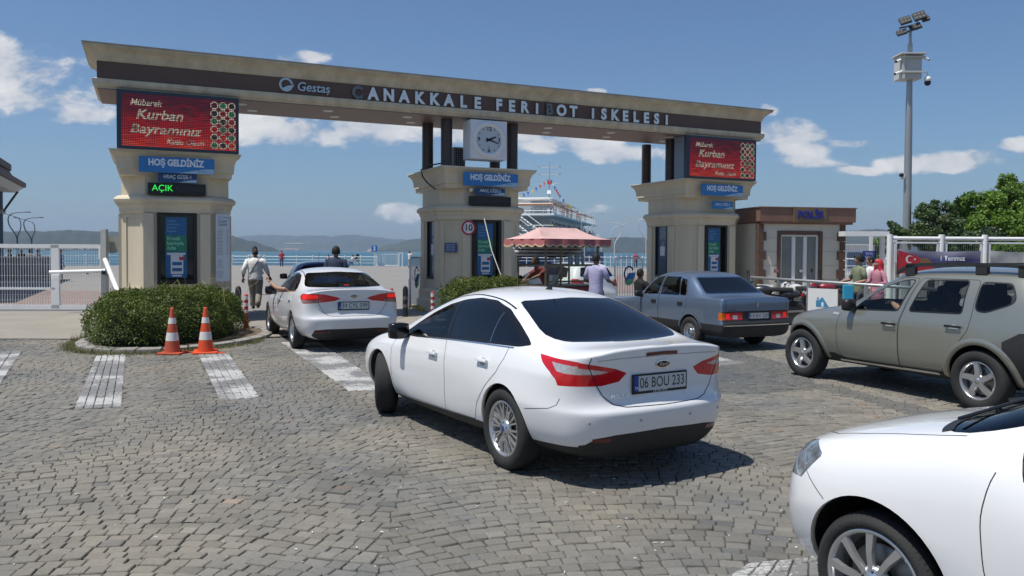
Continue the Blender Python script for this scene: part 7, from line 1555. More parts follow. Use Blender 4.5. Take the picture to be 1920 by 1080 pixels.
# ------------------------------------------------------------------ grey rail fence with white boards, right of the blue saloon
def rail_fence():
    pts = [AT(1408, 520, 19.8), AT(1516, 527, 18.6), AT(1624, 534, 17.5), AT(1760, 543, 16.6)]; t = empty('rail_fence', (0, 0, 0), 0, 'grey metal rail fence with hanging white boards behind the blue saloon', 'fence'); g_ = MB().mt(M_grey)
    P = [Vector(p) for p in pts]; g_.tube(P, .035, 8); g_.build('rail', None, t, smooth=True)
    for p in P[:3]+[P[0].lerp(P[1], .5)]: MB().mt(M_grey).box((p.x, p.y, p.z/2), (.07, .07, p.z)).build('post', None, t)
    for (f0, f1, k) in ((.14, .44, 0), (1.02, 1.55, 1)):
        def at(f): i = int(f); return P[i].lerp(P[i+1], f-i)
        a, b = at(f0), at(f1); c = (a+b)/2; w = (b-a).to_2d().length; ang = atan2(b.y-a.y, b.x-a.x); s_ = empty('notice_board', (c.x, c.y, 0), ang, ('plain white board hanging on the rail fence near the parked motorcycle', 'white board with a blue house emblem hanging on the rail fence')[k], 'board', 'white boards on the rail fence')
        MB().mt(mat('white_board', (.66, .67, .66), .5)).box((0, -.05, c.z-.55), (w, .025, .80)).build('board', None, s_)
        if k:
            h_ = MB().mt(mat('house_blue', (.05, .22, .38), .5)); h_.add([(-.16, -.066, c.z-.57), (-.16, -.066, c.z-.42), (-.09, -.066, c.z-.42), (0, -.066, c.z-.34), (.17, -.066, c.z-.57)], [(0, 1, 2, 3, 4)]); h_.add([(-.13, -.066, c.z-.42), (-.13, -.066, c.z-.35), (-.09, -.066, c.z-.35), (-.09, -.066, c.z-.385)], [(0, 1, 2, 3)]); h_.mt(M_white).add([(-.02, -.069, c.z-.56), (.03, -.069, c.z-.56), (.03, -.069, c.z-.46), (-.02, -.069, c.z-.46)], [(0, 1, 2, 3)]); h_.build('emblem', None, s_); text('board_text', 'EVDE', .11, mat('grey_print', (.15, .17, .2), .5), face_front(0, -.066, c.z-.67), s_, fit=.27)
rail_fence()
# ------------------------------------------------------------------ motorcycles
def motorbike(loc, rz, label, body, sc=1, scooter=False, name='motorcycle'):
    t = empty(name, (loc[0], loc[1], 0), rz, label, name.replace('_', ' '), 'parked motorcycles'); t.scale = (sc,)*3; mb_ = mat('bike_'+body[0], body[1], .3, coat=.5)
    for x in (-.62, .66):
        w = MB(); w.smooth = True; w.mt(M_tyre).lathe([(.22, .03), (.26, .045), (.295, .03), (.30, 0), (.295, -.03), (.26, -.045), (.22, -.03)], 28, 'Y', c=(x, 0, .30)); w.mt(M_alloy).lathe([(.225, .012), (.205, .012), (.205, -.012), (.225, -.012)], 28, 'Y', c=(x, 0, .30)); w.smooth = False
        for k in range(6): a = k*pi/3; w.tube([(x, 0, .30), (x+.21*cos(a), 0, .30+.21*sin(a))], .012, 5)
        w.build('wheel', None, t)
    g_ = MB().mt(M_dgrey); g_.tube([(.66, .07, .3), (.45, .08, .95)], .025, 8); g_.tube([(.66, -.07, .3), (.45, -.08, .95)], .025, 8); g_.tube([(.42, 0, .9), (0, 0, .75), (-.62, 0, .62)], .035, 8); g_.tube([(.40, 0, .85), (.1, 0, .35), (-.62, 0, .3)], .03, 8); g_.box((.02, 0, .42), (.42, .26, .30), bev=.05); g_.tube([(-.1, .16, .3), (-.85, .17, .36)], .045, 8); g_.build('frame', None, t, smooth='auto')
    g_ = MB().mt(mb_); g_.ball((.12, 0, .83), (.28, .15, .13), 14, 8); g_.ball((.52, 0, .80), (.16, .14, .20), 12, 8); g_.ball((.66, 0, .62), (.2, .07, .06), 10, 6); g_.ball((-.52, 0, .75), (.26, .12, .10), 12, 6); g_.build('fairing', None, t, smooth=True)
    g_ = MB().mt(M_seat); g_.box((-.30, 0, .86), (.60, .24, .10), bev=.04); g_.build('seat', None, t, smooth='auto'); g_ = MB().mt(M_black); g_.tube([(.36, .36, 1.02), (.42, .15, 1.03), (.44, 0, 1.0), (.42, -.15, 1.03), (.36, -.36, 1.02)], .016, 6); g_.tube([(.36, .36, 1.02), (.33, .44, 1.01)], .022, 6); g_.tube([(.36, -.36, 1.02), (.33, -.44, 1.01)], .022, 6)
    for s_ in (1, -1): g_.tube([(.40, s_*.25, 1.03), (.42, s_*.33, 1.22)], .009, 5)
    g_.build('handlebar', None, t)
    for s_ in (1, -1):
        g_ = MB().mt(M_black).box((.42, s_*.35, 1.27), (.03, .13, .09), bev=.012); g_.mt(mat('mirror_glass', (.5, .55, .6), .03, 1)).quad((.402, s_*.35-.055, 1.235), (.402, s_*.35+.055, 1.235), (.402, s_*.35+.055, 1.305), (.402, s_*.35-.055, 1.305)); g_.build('mirror', None, t)
    MB().mt(M_clr).ball((.64, 0, .88), (.06, .09, .08), 12, 8).build('headlight', None, t, smooth=True); MB().mt(M_redl).box((-.80, 0, .74), (.05, .12, .07), bev=.015).build('tail_light', None, t)
motorbike(AT(1497, 560, 19.8), R(105), 'motorcycle with a white fairing and two round mirrors in front of the police hut', ('white', (.5, .5, .5))); motorbike(AT(1437, 560, 19.0), R(160), 'dark motorcycle beside the plain white board', ('black', (.02, .02, .025))); motorbike(AT(1560, 550, 21.0), R(178), 'red motorcycle parked behind the board with the house emblem', ('red', (.22, .02, .03)))
scooter_o = AT(1203, 560, 18.6); motorbike(scooter_o, R(28), 'dark scooter under the seated man in black beside the blue saloon', ('dark', (.02, .02, .02)), .78, name='scooter')
# ------------------------------------------------------------------ food stall
STALL = (.50+.22, 16.92+.1, R(38))
def stall():
    t = empty('food_stall', (STALL[0], STALL[1], 0), STALL[2], 'food stall cart with a faded red scalloped awning', 'food stall'); w = 1.6; M_br = mat('brass_post', (.16, .14, .09), .4, .5); d = .95
    g_ = MB().mt(M_br)
    for x in (0, .42, w*.95): g_.box((x, 0, 1.0), (.035, .035, 2.0)); 
    for x in (0, w*.95): g_.box((x, d, 1.0), (.035, .035, 2.0))
    g_.build('post', None, t); g_ = MB().mt(M_br)
    g_.box((w*.475, 0, 1.43), (w*.95, .05, .05)); g_.box((w*.475, d, 1.43), (w*.95, .05, .05)); g_.box((w*.475, .0, 1.08), (w*.95, .04, .04)); g_.box((w*.475, d/2, 1.42), (w*.9, d, .02)); g_.box((w*.475, d/2, .98), (w*.95, d, .03)); g_.build('shelf', None, t)
    g_ = MB().mt(mat('stall_counter_red', (.25, .04, .03), .5)); g_.box((w*.475, d/2, .58), (w*.94, d-.05, .74)); g_.build('counter', None, t)
    for x in (.15, 1.35):
        wh = MB().mt(M_tyre).lathe([(.20, .02), (.25, .02), (.25, -.02), (.20, -.02)], 24, 'Y', c=(x, -.05, .25)); wh.build('wheel', None, t)
    g_ = MB().mt(clear_glass('stall_glass', .8)); g_.quad((.02, -.003, 1.0), (w*.93, -.003, 1.0), (w*.93, -.003, 1.41), (.02, -.003, 1.41)); g_.build('glass_front', None, t)
    # awning: hipped faded cloth with scallops
    A0, A1, B0, B1 = -.22, w+.12, -.22, d+.22; ze, zr = 2.0, 2.26; m1 = mat('faded_red_awning', (.52, .34, .32), .85, var=.18, vscale=2.5); m2 = mat('red_valance', (.38, .12, .12), .85, var=.12, vscale=4); m3 = mat('cream_fringe', (.50, .38, .25), .9, var=.2, vscale=12)
    g_ = MB().mt(m1); g_.smooth = False; N_ = 10; ym = (B0+B1)/2; rx0, rx1 = A0+.42, A1-.42
    def surf(p, q, r_, s_):
        V = []; 
        for i in range(N_+1):
            for j in range(N_+1):
                u, v = i/N_, j/N_; P = (Vector(p).lerp(Vector(q), u)).lerp(Vector(s_).lerp(Vector(r_), u), v); P.z -= .035*sin(pi*v)*(1+.5*sin(u*9)); V.append(P)
        g_.add(V, [(i*(N_+1)+j, (i+1)*(N_+1)+j, (i+1)*(N_+1)+j+1, i*(N_+1)+j+1) for i in range(N_) for j in range(N_)])
    surf((A0, B0, ze), (A1, B0, ze), (rx1, ym, zr), (rx0, ym, zr)); surf((A1, B0, ze), (A1, B1, ze), (rx1, ym, zr), (rx1, ym, zr)); surf((A1, B1, ze), (A0, B1, ze), (rx0, ym, zr), (rx1, ym, zr)); surf((A0, B1, ze), (A0, B0, ze), (rx0, ym, zr), (rx0, ym, zr)); g_.build('awning', None, t, smooth=True)
    g_ = MB(); 
    def val(p, q, n):
        p, q = Vector(p), Vector(q); L_ = (q-p).length; nn = Vector(((q-p).y, -(q-p).x, 0)).normalized(); rg = []
        m_ = n*8
        for i in range(m_+1):
            f = i/m_; sc_ = abs(sin(pi*f*n)); b = p.lerp(q, f)+nn*(.02*sin(f*25)); dz = .10+.045*sc_; rg.append([b, b+Vector((0, 0, -dz))+nn*.015, b+Vector((0, 0, -dz-.035))+nn*.018])
        k = len(g_.v); g_.mt(m2).rings([[r_[0], r_[1]] for r_ in rg], cap=False, closed=False); g_.mt(m3).rings([[r_[1], r_[2]] for r_ in rg], cap=False, closed=False)
    val((A0, B0, ze), (A1, B0, ze), 9); val((A1, B0, ze), (A1, B1, ze), 5); val((A1, B1, ze), (A0, B1, ze), 9); val((A0, B1, ze), (A0, B0, ze), 5); g_.build('valance', None, t)
    # striped cloth slung under the awning
    def stripe():
        m_ = mat('striped_cloth', (.6, .6, .6), .85); nt = m_.node_tree; N = nt.nodes; L = nt.links; tc = N.new('ShaderNodeTexCoord'); sp = N.new('ShaderNodeSeparateXYZ'); L.new(tc.outputs['Generated'], sp.inputs[0]); mu = N.new('ShaderNodeMath'); mu.operation = 'MULTIPLY'; mu.inputs[1].default_value = 5.2; L.new(sp.outputs[2], mu.inputs[0]); fr = N.new('ShaderNodeMath'); fr.operation = 'FRACT'; L.new(mu.outputs[0], fr.inputs[0]); gt = N.new('ShaderNodeMath'); gt.operation = 'GREATER_THAN'; gt.inputs[1].default_value = .6; L.new(fr.outputs[0], gt.inputs[0]); mx = N.new('ShaderNodeMixRGB'); L.new(gt.outputs[0], mx.inputs[0]); mx.inputs[1].default_value = (.58, .58, .57, 1); mx.inputs[2].default_value = (.06, .06, .07, 1); L.new(mx.outputs[0], N['Principled BSDF'].inputs['Base Color']); return m_
    g_ = MB().mt(stripe()); g_.smooth = True; rg = []
    for i in range(40):
        f = i/39; x = -.30+f*(w+.42); sag = .05*sin(f*pi)+.03*sin(f*14)+.015*sin(f*37); rg.append([(x, d*.75+.05*sin(f*23+k), 1.93-sag-k*.055-.018*sin(f*31+k)-(.05*abs(f-.5) if k > 3 else 0)) for k in range(6)])
    g_.rings(rg, cap=False, closed=False); g_.build('striped_cloth', None, t)
    g_ = MB().mt(mat('paper_sheet', (.42, .46, .50), .6)); g_.box((w*.80, -.03, 1.25), (.34, .006, .32)); g_.build('notice_sheet', None, t)
    for k in range(4): text('notice_text', 'SİMİT AYRAN'[:(11 if k % 2 else 5)], .045, mat('faint_print', (.25, .3, .35), .6), face_front(w*.80, -.035, 1.35-k*.06), t, fit=.2)
    return t
stall()
rng = random.Random(6); sx, sy = 0, 0
def at_stall(o): o.location = (STALL[0], STALL[1], 0); o.rotation_euler = (0, 0, STALL[2]); return o
for k in range(5):
    x = .95+k*.10; tag(at_stall(MB().mt(mat('clear_plastic_bottle', (.35, .45, .52), .15)).lathe([(.001, 1.44), (.038, 1.44), (.038, 1.60), (.015, 1.66), (.015, 1.69)], 12, c=(sx+x, sy+.3+.05*(k % 2), 0)).build('water_bottle', None, smooth='auto')), 'clear water bottle with pale label standing on the stall shelf', 'bottle', 'water bottles on the stall')
for k in range(6):
    x = .10+k*.07; tag(at_stall(MB().mt(mat('bread_crust', (.32, .17, .06), .7, var=.3, vscale=20)).tube([(sx+x+.3+.055*cos(a), sy+.3+.1*(k % 2), 1.03+.03*k+.02*sin(a)) for a in np.linspace(0, 2*pi, 16)], .018, 6).build('bread_ring', None, smooth=True)), 'sesame bread ring inside the glass of the stall', 'bread', 'bread rings on the stall')
t = tag(at_stall(MB().mt(mat('white_paper_bag', (.55, .55, .54), .8)).box((sx+.36, sy+.15, 1.12), (.2, .12, .22), bev=.03).build('paper_bag', None)), 'crumpled white bag on the lower shelf of the stall', 'bag')
tag(MB().mt(M_lip).tube([AT(908, 410, 20.9), AT(922, 470, 20.5), AT(942, 524, 20.2)], .012, 5).build('guy_rope', None), 'thin white rope slanting down in front of the middle booth poster', 'rope')
# slung blue bag on the rail, stroller on the quay
t = tag(MB().mt(mat('blue_bag', (.03, .32, .5), .5)).box(AT(1590, 548, 17.3), (.22, .08, .32), bev=.02).build('shopping_bag', None), 'bright blue shopping bag beside the boy in the olive shirt', 'bag')
p = G(668, 496.5); t = empty('stroller', (p.x, p.y, 0), .3, 'dark pushchair parked on the quay by the railing', 'pushchair'); g_ = MB().mt(M_black); g_.add([(-.25, -.2, .5), (.25, -.2, .45), (.35, -.2, 1.3), (.05, -.2, 1.35), (-.25, .2, .5), (.25, .2, .45), (.35, .2, 1.3), (.05, .2, 1.35)], [(0, 1, 2, 3), (7, 6, 5, 4), (0, 4, 5, 1), (1, 5, 6, 2), (2, 6, 7, 3), (3, 7, 4, 0)]); g_.build('seat', None, t); g_ = MB().mt(M_grey)
for y in (-.22, .22): g_.tube([(-.5, y, .1), (.3, y, .9), (.6, y, 1.2)], .02, 5); g_.tube([(.5, y, .1), (-.1, y, .7)], .02, 5)
g_.build('frame', None, t)
for x in (-.5, .5): MB().mt(M_black).lathe([(.001, .02), (.11, .02), (.11, -.02), (.001, -.02)], 14, 'Y', c=(x, .0, .11)).build('wheel', None, t)
# ------------------------------------------------------------------ people
SK = {'tan': (.36, .19, .12), 'brown': (.16, .08, .05), 'light': (.45, .27, .19)}
def head_mesh(g_, c, yaw, m, look=0, s_=1.0, pitch=0):
    """head with brow, nose, mouth, chin and ears; faces -Y before yaw"""
    M = Matrix.Translation(c) @ Matrix.Rotation(yaw, 4, 'Z') @ Matrix.Rotation(pitch, 4, 'X'); V = []; nu, nv = 20, 14
    for j in range(nv+1):
        t = pi*j/nv; z = -cos(t)*.122
        for i in range(nu):
            a = 2*pi*i/nu; x = .074*sin(t)*sin(a); y = -.094*sin(t)*cos(a); f = max(0, cos(a))
            if z < -.03: k = (-.03-z)/.092; x *= 1-.30*k; y = y*(1-.12*k)-(.012*f*k)
            if f > .93 and -.045 < z < .012: y -= .020*(1-abs(z+.022)/.034)*(f-.93)/.07
            if -.072 < z < -.052 and f > .85: y -= .006
            if .0 < z < .028 and .75 < f < .97: y += .009
            if z > .03 and f > .8: y -= .003
            V.append(M @ Vector((x*s_, y*s_, z*s_)))
    F_ = [(j*nu+i, j*nu+(i+1) % nu, (j+1)*nu+(i+1) % nu, (j+1)*nu+i) for j in range(nv) for i in range(nu)]; g_.mt(m); g_.smooth = True; g_.add(V, F_)
    g_.T = M
    for s in (1, -1): g_.ball((s*.077*s_, .008, -.012), (.010, .020, .032), 8, 6)
    g_.mt(mat('eye_white', (.6, .58, .55), .3))
    for s in (1, -1): g_.ball((s*.030*s_, -.083*s_, .012*s_), (.012, .008, .007), 8, 5)
    g_.mt(M_black)
    for s in (1, -1): g_.ball((s*.030*s_, -.090*s_, .012*s_), (.005, .003, .005), 6, 4); g_.box((s*.030*s_, -.088*s_, .030*s_), (.030, .008, .005))
    g_.mt(mat('lips', (.30, .10, .08), .5)).ball((0, -.094*s_, -.062*s_), (.020, .006, .006), 8, 5); g_.T = None
def hand(g_, w, d, palm_n, m, curl=.5, side=1, s_=1.0):
    """palm and five fingers from wrist w, pointing along d"""
    d = Vector(d).normalized(); n = Vector(palm_n); n = (n-d*n.dot(d)).normalized(); x = d.cross(n)*side; g_.mt(m); g_.smooth = True
    w = Vector(w); pc = w+d*.048*s_
    g_.rings([[w+(x*a*.028+n*b*.018)*s_ for a, b in ((-1, 0), (-.7, -.8), (.7, -.8), (1, 0), (.7, .8), (-.7, .8))], [w+d*.045*s_+(x*a*.040+n*b*.015)*s_ for a, b in ((-1, 0), (-.7, -.8), (.7, -.8), (1, 0), (.7, .8), (-.7, .8))], [w+d*.092*s_+(x*a*.040+n*b*.012)*s_ for a, b in ((-1, 0), (-.7, -.8), (.7, -.8), (1, 0), (.7, .8), (-.7, .8))]])
    for k, (off, ln) in enumerate(((-.032, .062), (-.011, .075), (.011, .080), (.032, .070))):
        b = w+(d*.088+x*off)*s_; d1 = (d*cos(curl*.6)+n*sin(curl*.6)); d2 = (d*cos(curl*1.5)+n*sin(curl*1.5)); d3 = (d*cos(curl*2.2)+n*sin(curl*2.2))
        p1 = b+d1*ln*.45*s_; p2 = p1+d2*ln*.32*s_; p3 = p2+d3*ln*.25*s_; g_.tube([b-d*.01, p1, p2, p3], [.0095*s_, .009*s_, .008*s_, .006*s_], 7)
    b = w+(d*.025+x*.030)*s_; p1 = b+(d*.6+x*.7+n*.25).normalized()*.035*s_; p2 = p1+(d*.85+x*.3+n*.4).normalized()*.032*s_; g_.tube([b, p1, p2], [.012*s_, .010*s_, .007*s_], 7)
POSES = {
 'stand': dict(legs=(((.10,0,.92),(.11,-.02,.50),(.11,.03,.08)), ((-.10,0,.92),(-.11,-.02,.50),(-.12,.03,.08))), arms=(((.19,0,1.42),(.26,.02,1.13),(.27,-.05,.88)), ((-.19,0,1.42),(-.26,.02,1.13),(-.27,-.05,.88)))),
 'walk': dict(legs=(((.10,0,.92),(.11,-.16,.52),(.10,-.20,.09)), ((-.10,0,.92),(-.10,-.02,.50),(-.10,.22,.14))), arms=(((.20,0,1.42),(.30,.10,1.16),(.33,.06,.92)), ((-.20,0,1.42),(-.31,-.02,1.16),(-.38,-.12,.94)))),
 'reach': dict(legs=(((.10,0,.92),(.11,-.02,.50),(.11,.03,.08)), ((-.10,0,.92),(-.11,-.02,.50),(-.12,.03,.08))), arms=(((.19,0,1.42),(.30,.02,1.16),(.24,-.22,1.10)), ((-.19,0,1.42),(-.27,-.08,1.16),(-.18,-.34,1.12)))),
 'photo': dict(legs=(((.10,0,.92),(.11,-.02,.50),(.11,.03,.08)), ((-.10,0,.92),(-.11,-.02,.50),(-.12,.03,.08))), arms=(((.19,0,1.42),(.29,-.12,1.22),(.10,-.30,1.52)), ((-.19,0,1.42),(-.29,-.12,1.22),(-.10,-.30,1.52)))),
 'sit': dict(legs=(((.10,0,.92),(.16,-.42,.90),(.17,-.38,.50)), ((-.10,0,.92),(-.16,-.42,.90),(-.17,-.38,.50))), arms=(((.19,-.02,1.40),(.26,-.12,1.14),(.16,-.40,1.10)), ((-.19,-.02,1.40),(-.26,-.12,1.14),(-.16,-.40,1.10)))),
 'lean': dict(legs=(((.10,.1,.92),(.11,.06,.50),(.11,.10,.08)), ((-.10,.1,.92),(-.11,.06,.50),(-.12,.10,.08))), arms=(((.19,-.22,1.32),(.24,-.42,1.20),(.12,-.60,1.12)), ((-.19,-.22,1.32),(-.24,-.42,1.20),(-.12,-.60,1.12))), chest=(-.22,1.28), neck=(-.32,1.40), head=(-.40,1.54)),
}
def person(loc, rz, label, pose='stand', skin_='tan', shirt=(.5, .5, .5), trousers=(.1, .1, .12), hair=(.01, .01, .01), sleeve=1.0, h=1.74, build=1.0, hy=0, hairstyle='short', shoes=(.02, .02, .02), group=None, lod=2, extras=None, zoff=.0, curl=.5, dress=None):
    t = empty('person', (loc[0], loc[1], zoff), rz, label, 'person', group); k = h/1.76; t.scale = (k, k, k); P = POSES[pose]; B = build; ms = mat('skin_'+skin_, SK[skin_], .55)
    ch = P.get('chest', (0, 1.33)); nk = P.get('neck', (.01, 1.49)); hd = P.get('head', (-.005, 1.64))
    nodes = [(0, 0, .95, .09*B, .08*B), (0, ch[0]*.5, 1.12, .09*B, .075*B), (0, ch[0], ch[1]-.02, .10*B, .075*B), (0, nk[0], nk[1], .054, .056), (0, hd[0], hd[1]-.03, .055, .058)]; E_ = [(0, 1), (1, 2), (2, 3), (3, 4)]
    for (a, b, c), s in zip(P['arms'], (1, -1)):
        n = len(nodes); nodes += [(a[0]*.85, a[1], a[2]-.01, .048*B), (*b, .043*B), (*Vector(b).lerp(Vector(c), .5), .038*B), (*c, .026)]; E_ += [(2, n), (n, n+1), (n+1, n+2), (n+2, n+3)]
    for (a, b, c) in P['legs']:
        n = len(nodes); nodes += [(*a, .070*B), (*b, .055*B), (*Vector(b).lerp(Vector(c), .4), .056*B), (*c, .040)]; E_ += [(0, n), (n, n+1), (n+1, n+2), (n+2, n+3)]
    body = skin('body', nodes, E_, ms, t, lod); g_ = MB(); head_mesh(g_, (0, hd[0], hd[1]), hy, ms)
    for (a, b, c), s in zip(P['arms'], (1, -1)): d = Vector(c)-Vector(b); hand(g_, c, d, (-s*.3, -1, 0) if abs(d.z) > .1 else (0, 0, -1), ms, curl, s)
    hm = g_.build('h', None, t); body = join([body, hm], 'body'); body.data.polygons.foreach_set('use_smooth', [True]*len(body.data.polygons))
    # shirt and trousers as closed shells round the body
    mshirt = mat('cloth_%d_%d_%d' % tuple(int(v*100) for v in shirt), shirt, .85, var=.08, vscale=9, bump=.5, bscale=14); g_ = MB(); g_.smooth = True; g_.mt(mshirt); rg = []
    for (z, w, d) in ((.86, .175, .130), (.90, .178, .135), (1.0, .162, .125), (1.12, .165, .122), (1.25, .182, .126), (1.36, .198, .122), (1.42, .185, .108), (1.46, .135, .090), (1.485, .085, .075), (1.50, .066, .066)):
        f = min(1, max(0, (z-.95)/(1.33-.95))); y = ch[0]*f+(nk[0]-ch[0])*max(0, (z-1.33)/.16); zz = z if ch[1] == 1.33 else .95+(z-.95)*((ch[1]-.95)/.38) if z > .95 else z
        n_ = 24; rg.append([(w*B*abs(cos(a))**.85*(1 if cos(a) > 0 else -1), y+d*B*sin(a)*(1+.03*sin(5*a+z*20)), zz) for a in [2*pi*k_/n_ for k_ in range(n_)]])
    g_.rings(rg)
    for (a, b, c) in P['arms']:
        a, b, c = Vector(a), Vector(b), Vector(c); q = [a+Vector((-a.x*.25, 0, .0)), a+Vector((a.x*.02, 0, -.01))]; r_ = [.062*B, .072*B]; e1 = a.lerp(b, min(1, sleeve*2)); q += [a.lerp(e1, .5), e1]; r_ += [.066*B, .060*B]
        if sleeve > .5: q.append(b.lerp(c, (sleeve-.5)*2*.93)); r_.append(.046*B)
        g_.tube(q, r_, 14)
    g_.build('shirt', None, t)
    if dress is None:
        g_ = MB(); g_.smooth = True; g_.mt(mat('cloth_%d_%d_%d' % tuple(int(v*100) for v in trousers), trousers, .85, var=.1, vscale=8, bump=.5, bscale=12)); sit = P['legs'][0][1][2] > .8
        g_.rings([[(w*B*cos(a), d*B*sin(a), z) for a in np.linspace(0, 2*pi, 24, endpoint=False)] for (z, w, d) in ((.80, .13, .11), (.84, .165, .135), (.90, .172, .132), (.98, .158, .122))])
        for (a, b, c) in P['legs']: a, b, c = Vector(a), Vector(b), Vector(c); g_.tube([a+Vector((0, 0, .02)), a.lerp(b, .3), a.lerp(b, .8), b, b.lerp(c, .3), b.lerp(c, .7), b.lerp(c, .98)], [.095*B, .098*B, .078*B, .074*B, .073*B, .068*B, .066*B], 14)
        g_.build('trousers', None, t)
    else:
        g_ = MB(); g_.smooth = True; g_.mt(mat('cloth_%d_%d_%d' % tuple(int(v*100) for v in dress), dress, .85, var=.25, vscale=14)).rings([[((.17+.05*q)*B*cos(a), (.14+.05*q)*B*sin(a), 1.0-.9*q) for a in np.linspace(0, 2*pi, 20, endpoint=False)] for q in (0, .25, .5, .75, 1)]); g_.build('skirt', None, t)
    for (a, b, c) in P['legs']:
        c = Vector(c); g_ = MB(); g_.smooth = True; g_.mt(mat('shoe_%d' % int(shoes[0]*100), shoes, .6)).ball((c.x, c.y-.055, max(.04, c.z-.04)), (.048, .135, .045), 10, 6); g_.build('shoe', None, t)
    g_ = MB(); g_.smooth = True; hm_ = mat('hair_%d_%d' % (int(hair[0]*100), int(hair[1]*100)), hair, .7, bump=.5, bscale=60); c = Vector((0, hd[0], hd[1])); M = Matrix.Translation(c) @ Matrix.Rotation(hy, 4, 'Z')
    rgs = []; hs = {'short': 1.08, 'puffy': 1.26, 'bald': 1.03}.get(hairstyle, 1.1); rn = random.Random(len(label))
    if hairstyle == 'scarf':
        for j in range(12):
            q = j/11; tt = pi*(1-q*.80); r_ = sin(tt)**.8 if tt < pi/2+.9 else sin(tt); z = -cos(tt)*.135; 
            rgs.append([M @ Vector(((.090+.05*q*q)*r_*sin(a) if q < .8 else (.10+.06*(q-.8)*5)*sin(a), (.018-(.112+.04*q*q)*max(r_, .5*q)*cos(a)) if abs(((a+pi) % (2*pi))-pi) > .75 or z > .055 else .018-.060*cos(a), z-.01 if q < .8 else -.10-.09*(q-.8)*5)) for a in np.linspace(-pi, pi, 26, endpoint=False)])
        g_.mt(hm_).rings(rgs); g_.build('headscarf', None, t)
    else:
        for j in range(9):
            tt = .12+(pi/2+.40)*j/8; row = []
            for i in range(22):
                a = 2*pi*i/22; fr = max(0, cos(a)); lim = pi/2+.45-1.05*fr**1.5; t2 = min(tt, lim) if hairstyle != 'bald' else max(.9, min(tt, lim))*1.0; wob = 1+(.07*sin(i*2.3+j*1.9)+rn.uniform(-.03, .05))*(1 if hairstyle == 'puffy' else .35)
                row.append(M @ Vector((.076*hs*wob*sin(t2)*sin(a), .006-.094*hs*wob*sin(t2)*cos(a), cos(t2)*.124*(1+(hs-1)*.45)*wob)))
            rgs.append(row)
        g_.mt(hm_).rings(rgs[::-1]); g_.build('hair', None, t)
    if extras: extras(t)
    return t
def strap(t):
    g_ = MB(); n = 16; P = [Vector((.15*cos(pi*(k/n)*1.0)-.02, .145 if 2 < k < 14 else .06, 1.47-.50*k/n)) for k in range(n+1)]; P = [Vector((-.12+.28*k/n, .155-.04*abs(k/n-.45), 1.46-.46*k/n)) for k in range(n+1)]; g_.mt(M_black).tube(P, .010, 5); g_.build('bag_strap', None, t)
    b = MB().mt(mat('belt', (.02, .015, .01), .5)).rings([[(.158*cos(a), .143*sin(a), z) for a in np.linspace(0, 2*pi, 24, endpoint=False)] for z in (.925, .965)], cap=False); b.build('belt', None, t)
p = G(479, 583.4); person((p.x, p.y), pi+.15, 'stout man in a white shirt and khaki trousers walking past the left booth', 'walk', 'brown', (.74,.74,.72), (.26,.235,.19), (.03,.025,.02), sleeve=.78, h=1.72, build=1.2, hairstyle='short', shoes=(.03,.025,.02), extras=strap, zoff=.044, lod=2)
p = AT(630, 480, 19.6); person((p.x, 19.6), pi, 'man in a dark navy shirt standing beyond the white saloon', 'stand', 'brown', (.03,.04,.075), (.03,.03,.04), (.008,.008,.008), sleeve=.45, h=1.78, build=1.1, hairstyle='puffy', zoff=.04)
p = AT(1611, 480, 18.0); person((p.x, 18.0), -R(88), 'boy with thick black hair in an olive T-shirt, in profile', 'reach', 'tan', (.17,.19,.12), (.05,.05,.06), (.008,.007,.007), sleeve=.42, h=1.70, build=.92, hairstyle='puffy')
p = AT(1632, 480, 19.2); person((p.x, 19.2), -R(100), 'dark haired person in a white shirt just behind the boy in olive', 'stand', 'tan', (.6,.6,.6), (.05,.05,.06), (.01,.01,.01), sleeve=.42, h=1.66)
p = AT(1647, 480, 18.5); person((p.x, 18.5), -R(80), 'woman in a red headscarf and pink patterned top', 'reach', 'light', (.42,.18,.24), (.1,.05,.08), (.45,.02,.035), sleeve=.9, h=1.60, build=.95, hairstyle='scarf', dress=(.3,.12,.16))
p = AT(1118, 480, 16.9); person((p.x, 16.9), pi-.75, 'man in a lavender top standing at the right end of the food stall', 'reach', 'brown', (.36,.34,.50), (.05,.05,.07), (.01,.01,.01), sleeve=.42, h=1.70, build=1.0)
p = AT(1030, 480, 18.9); person((p.x, 18.9), -R(60), 'stall keeper in dark red bending under the striped cloth', 'lean', 'brown', (.14,.03,.03), (.03,.03,.03), (.01,.01,.01), sleeve=.45, h=1.72)
p = AT(1203, 480, 18.6); person((p.x-.02, 18.65), R(118), 'man in black sitting astride the dark scooter beside the blue saloon', 'sit', 'brown', (.012,.012,.014), (.015,.015,.018), (.008,.008,.008), sleeve=.9, h=1.60, zoff=-.26)
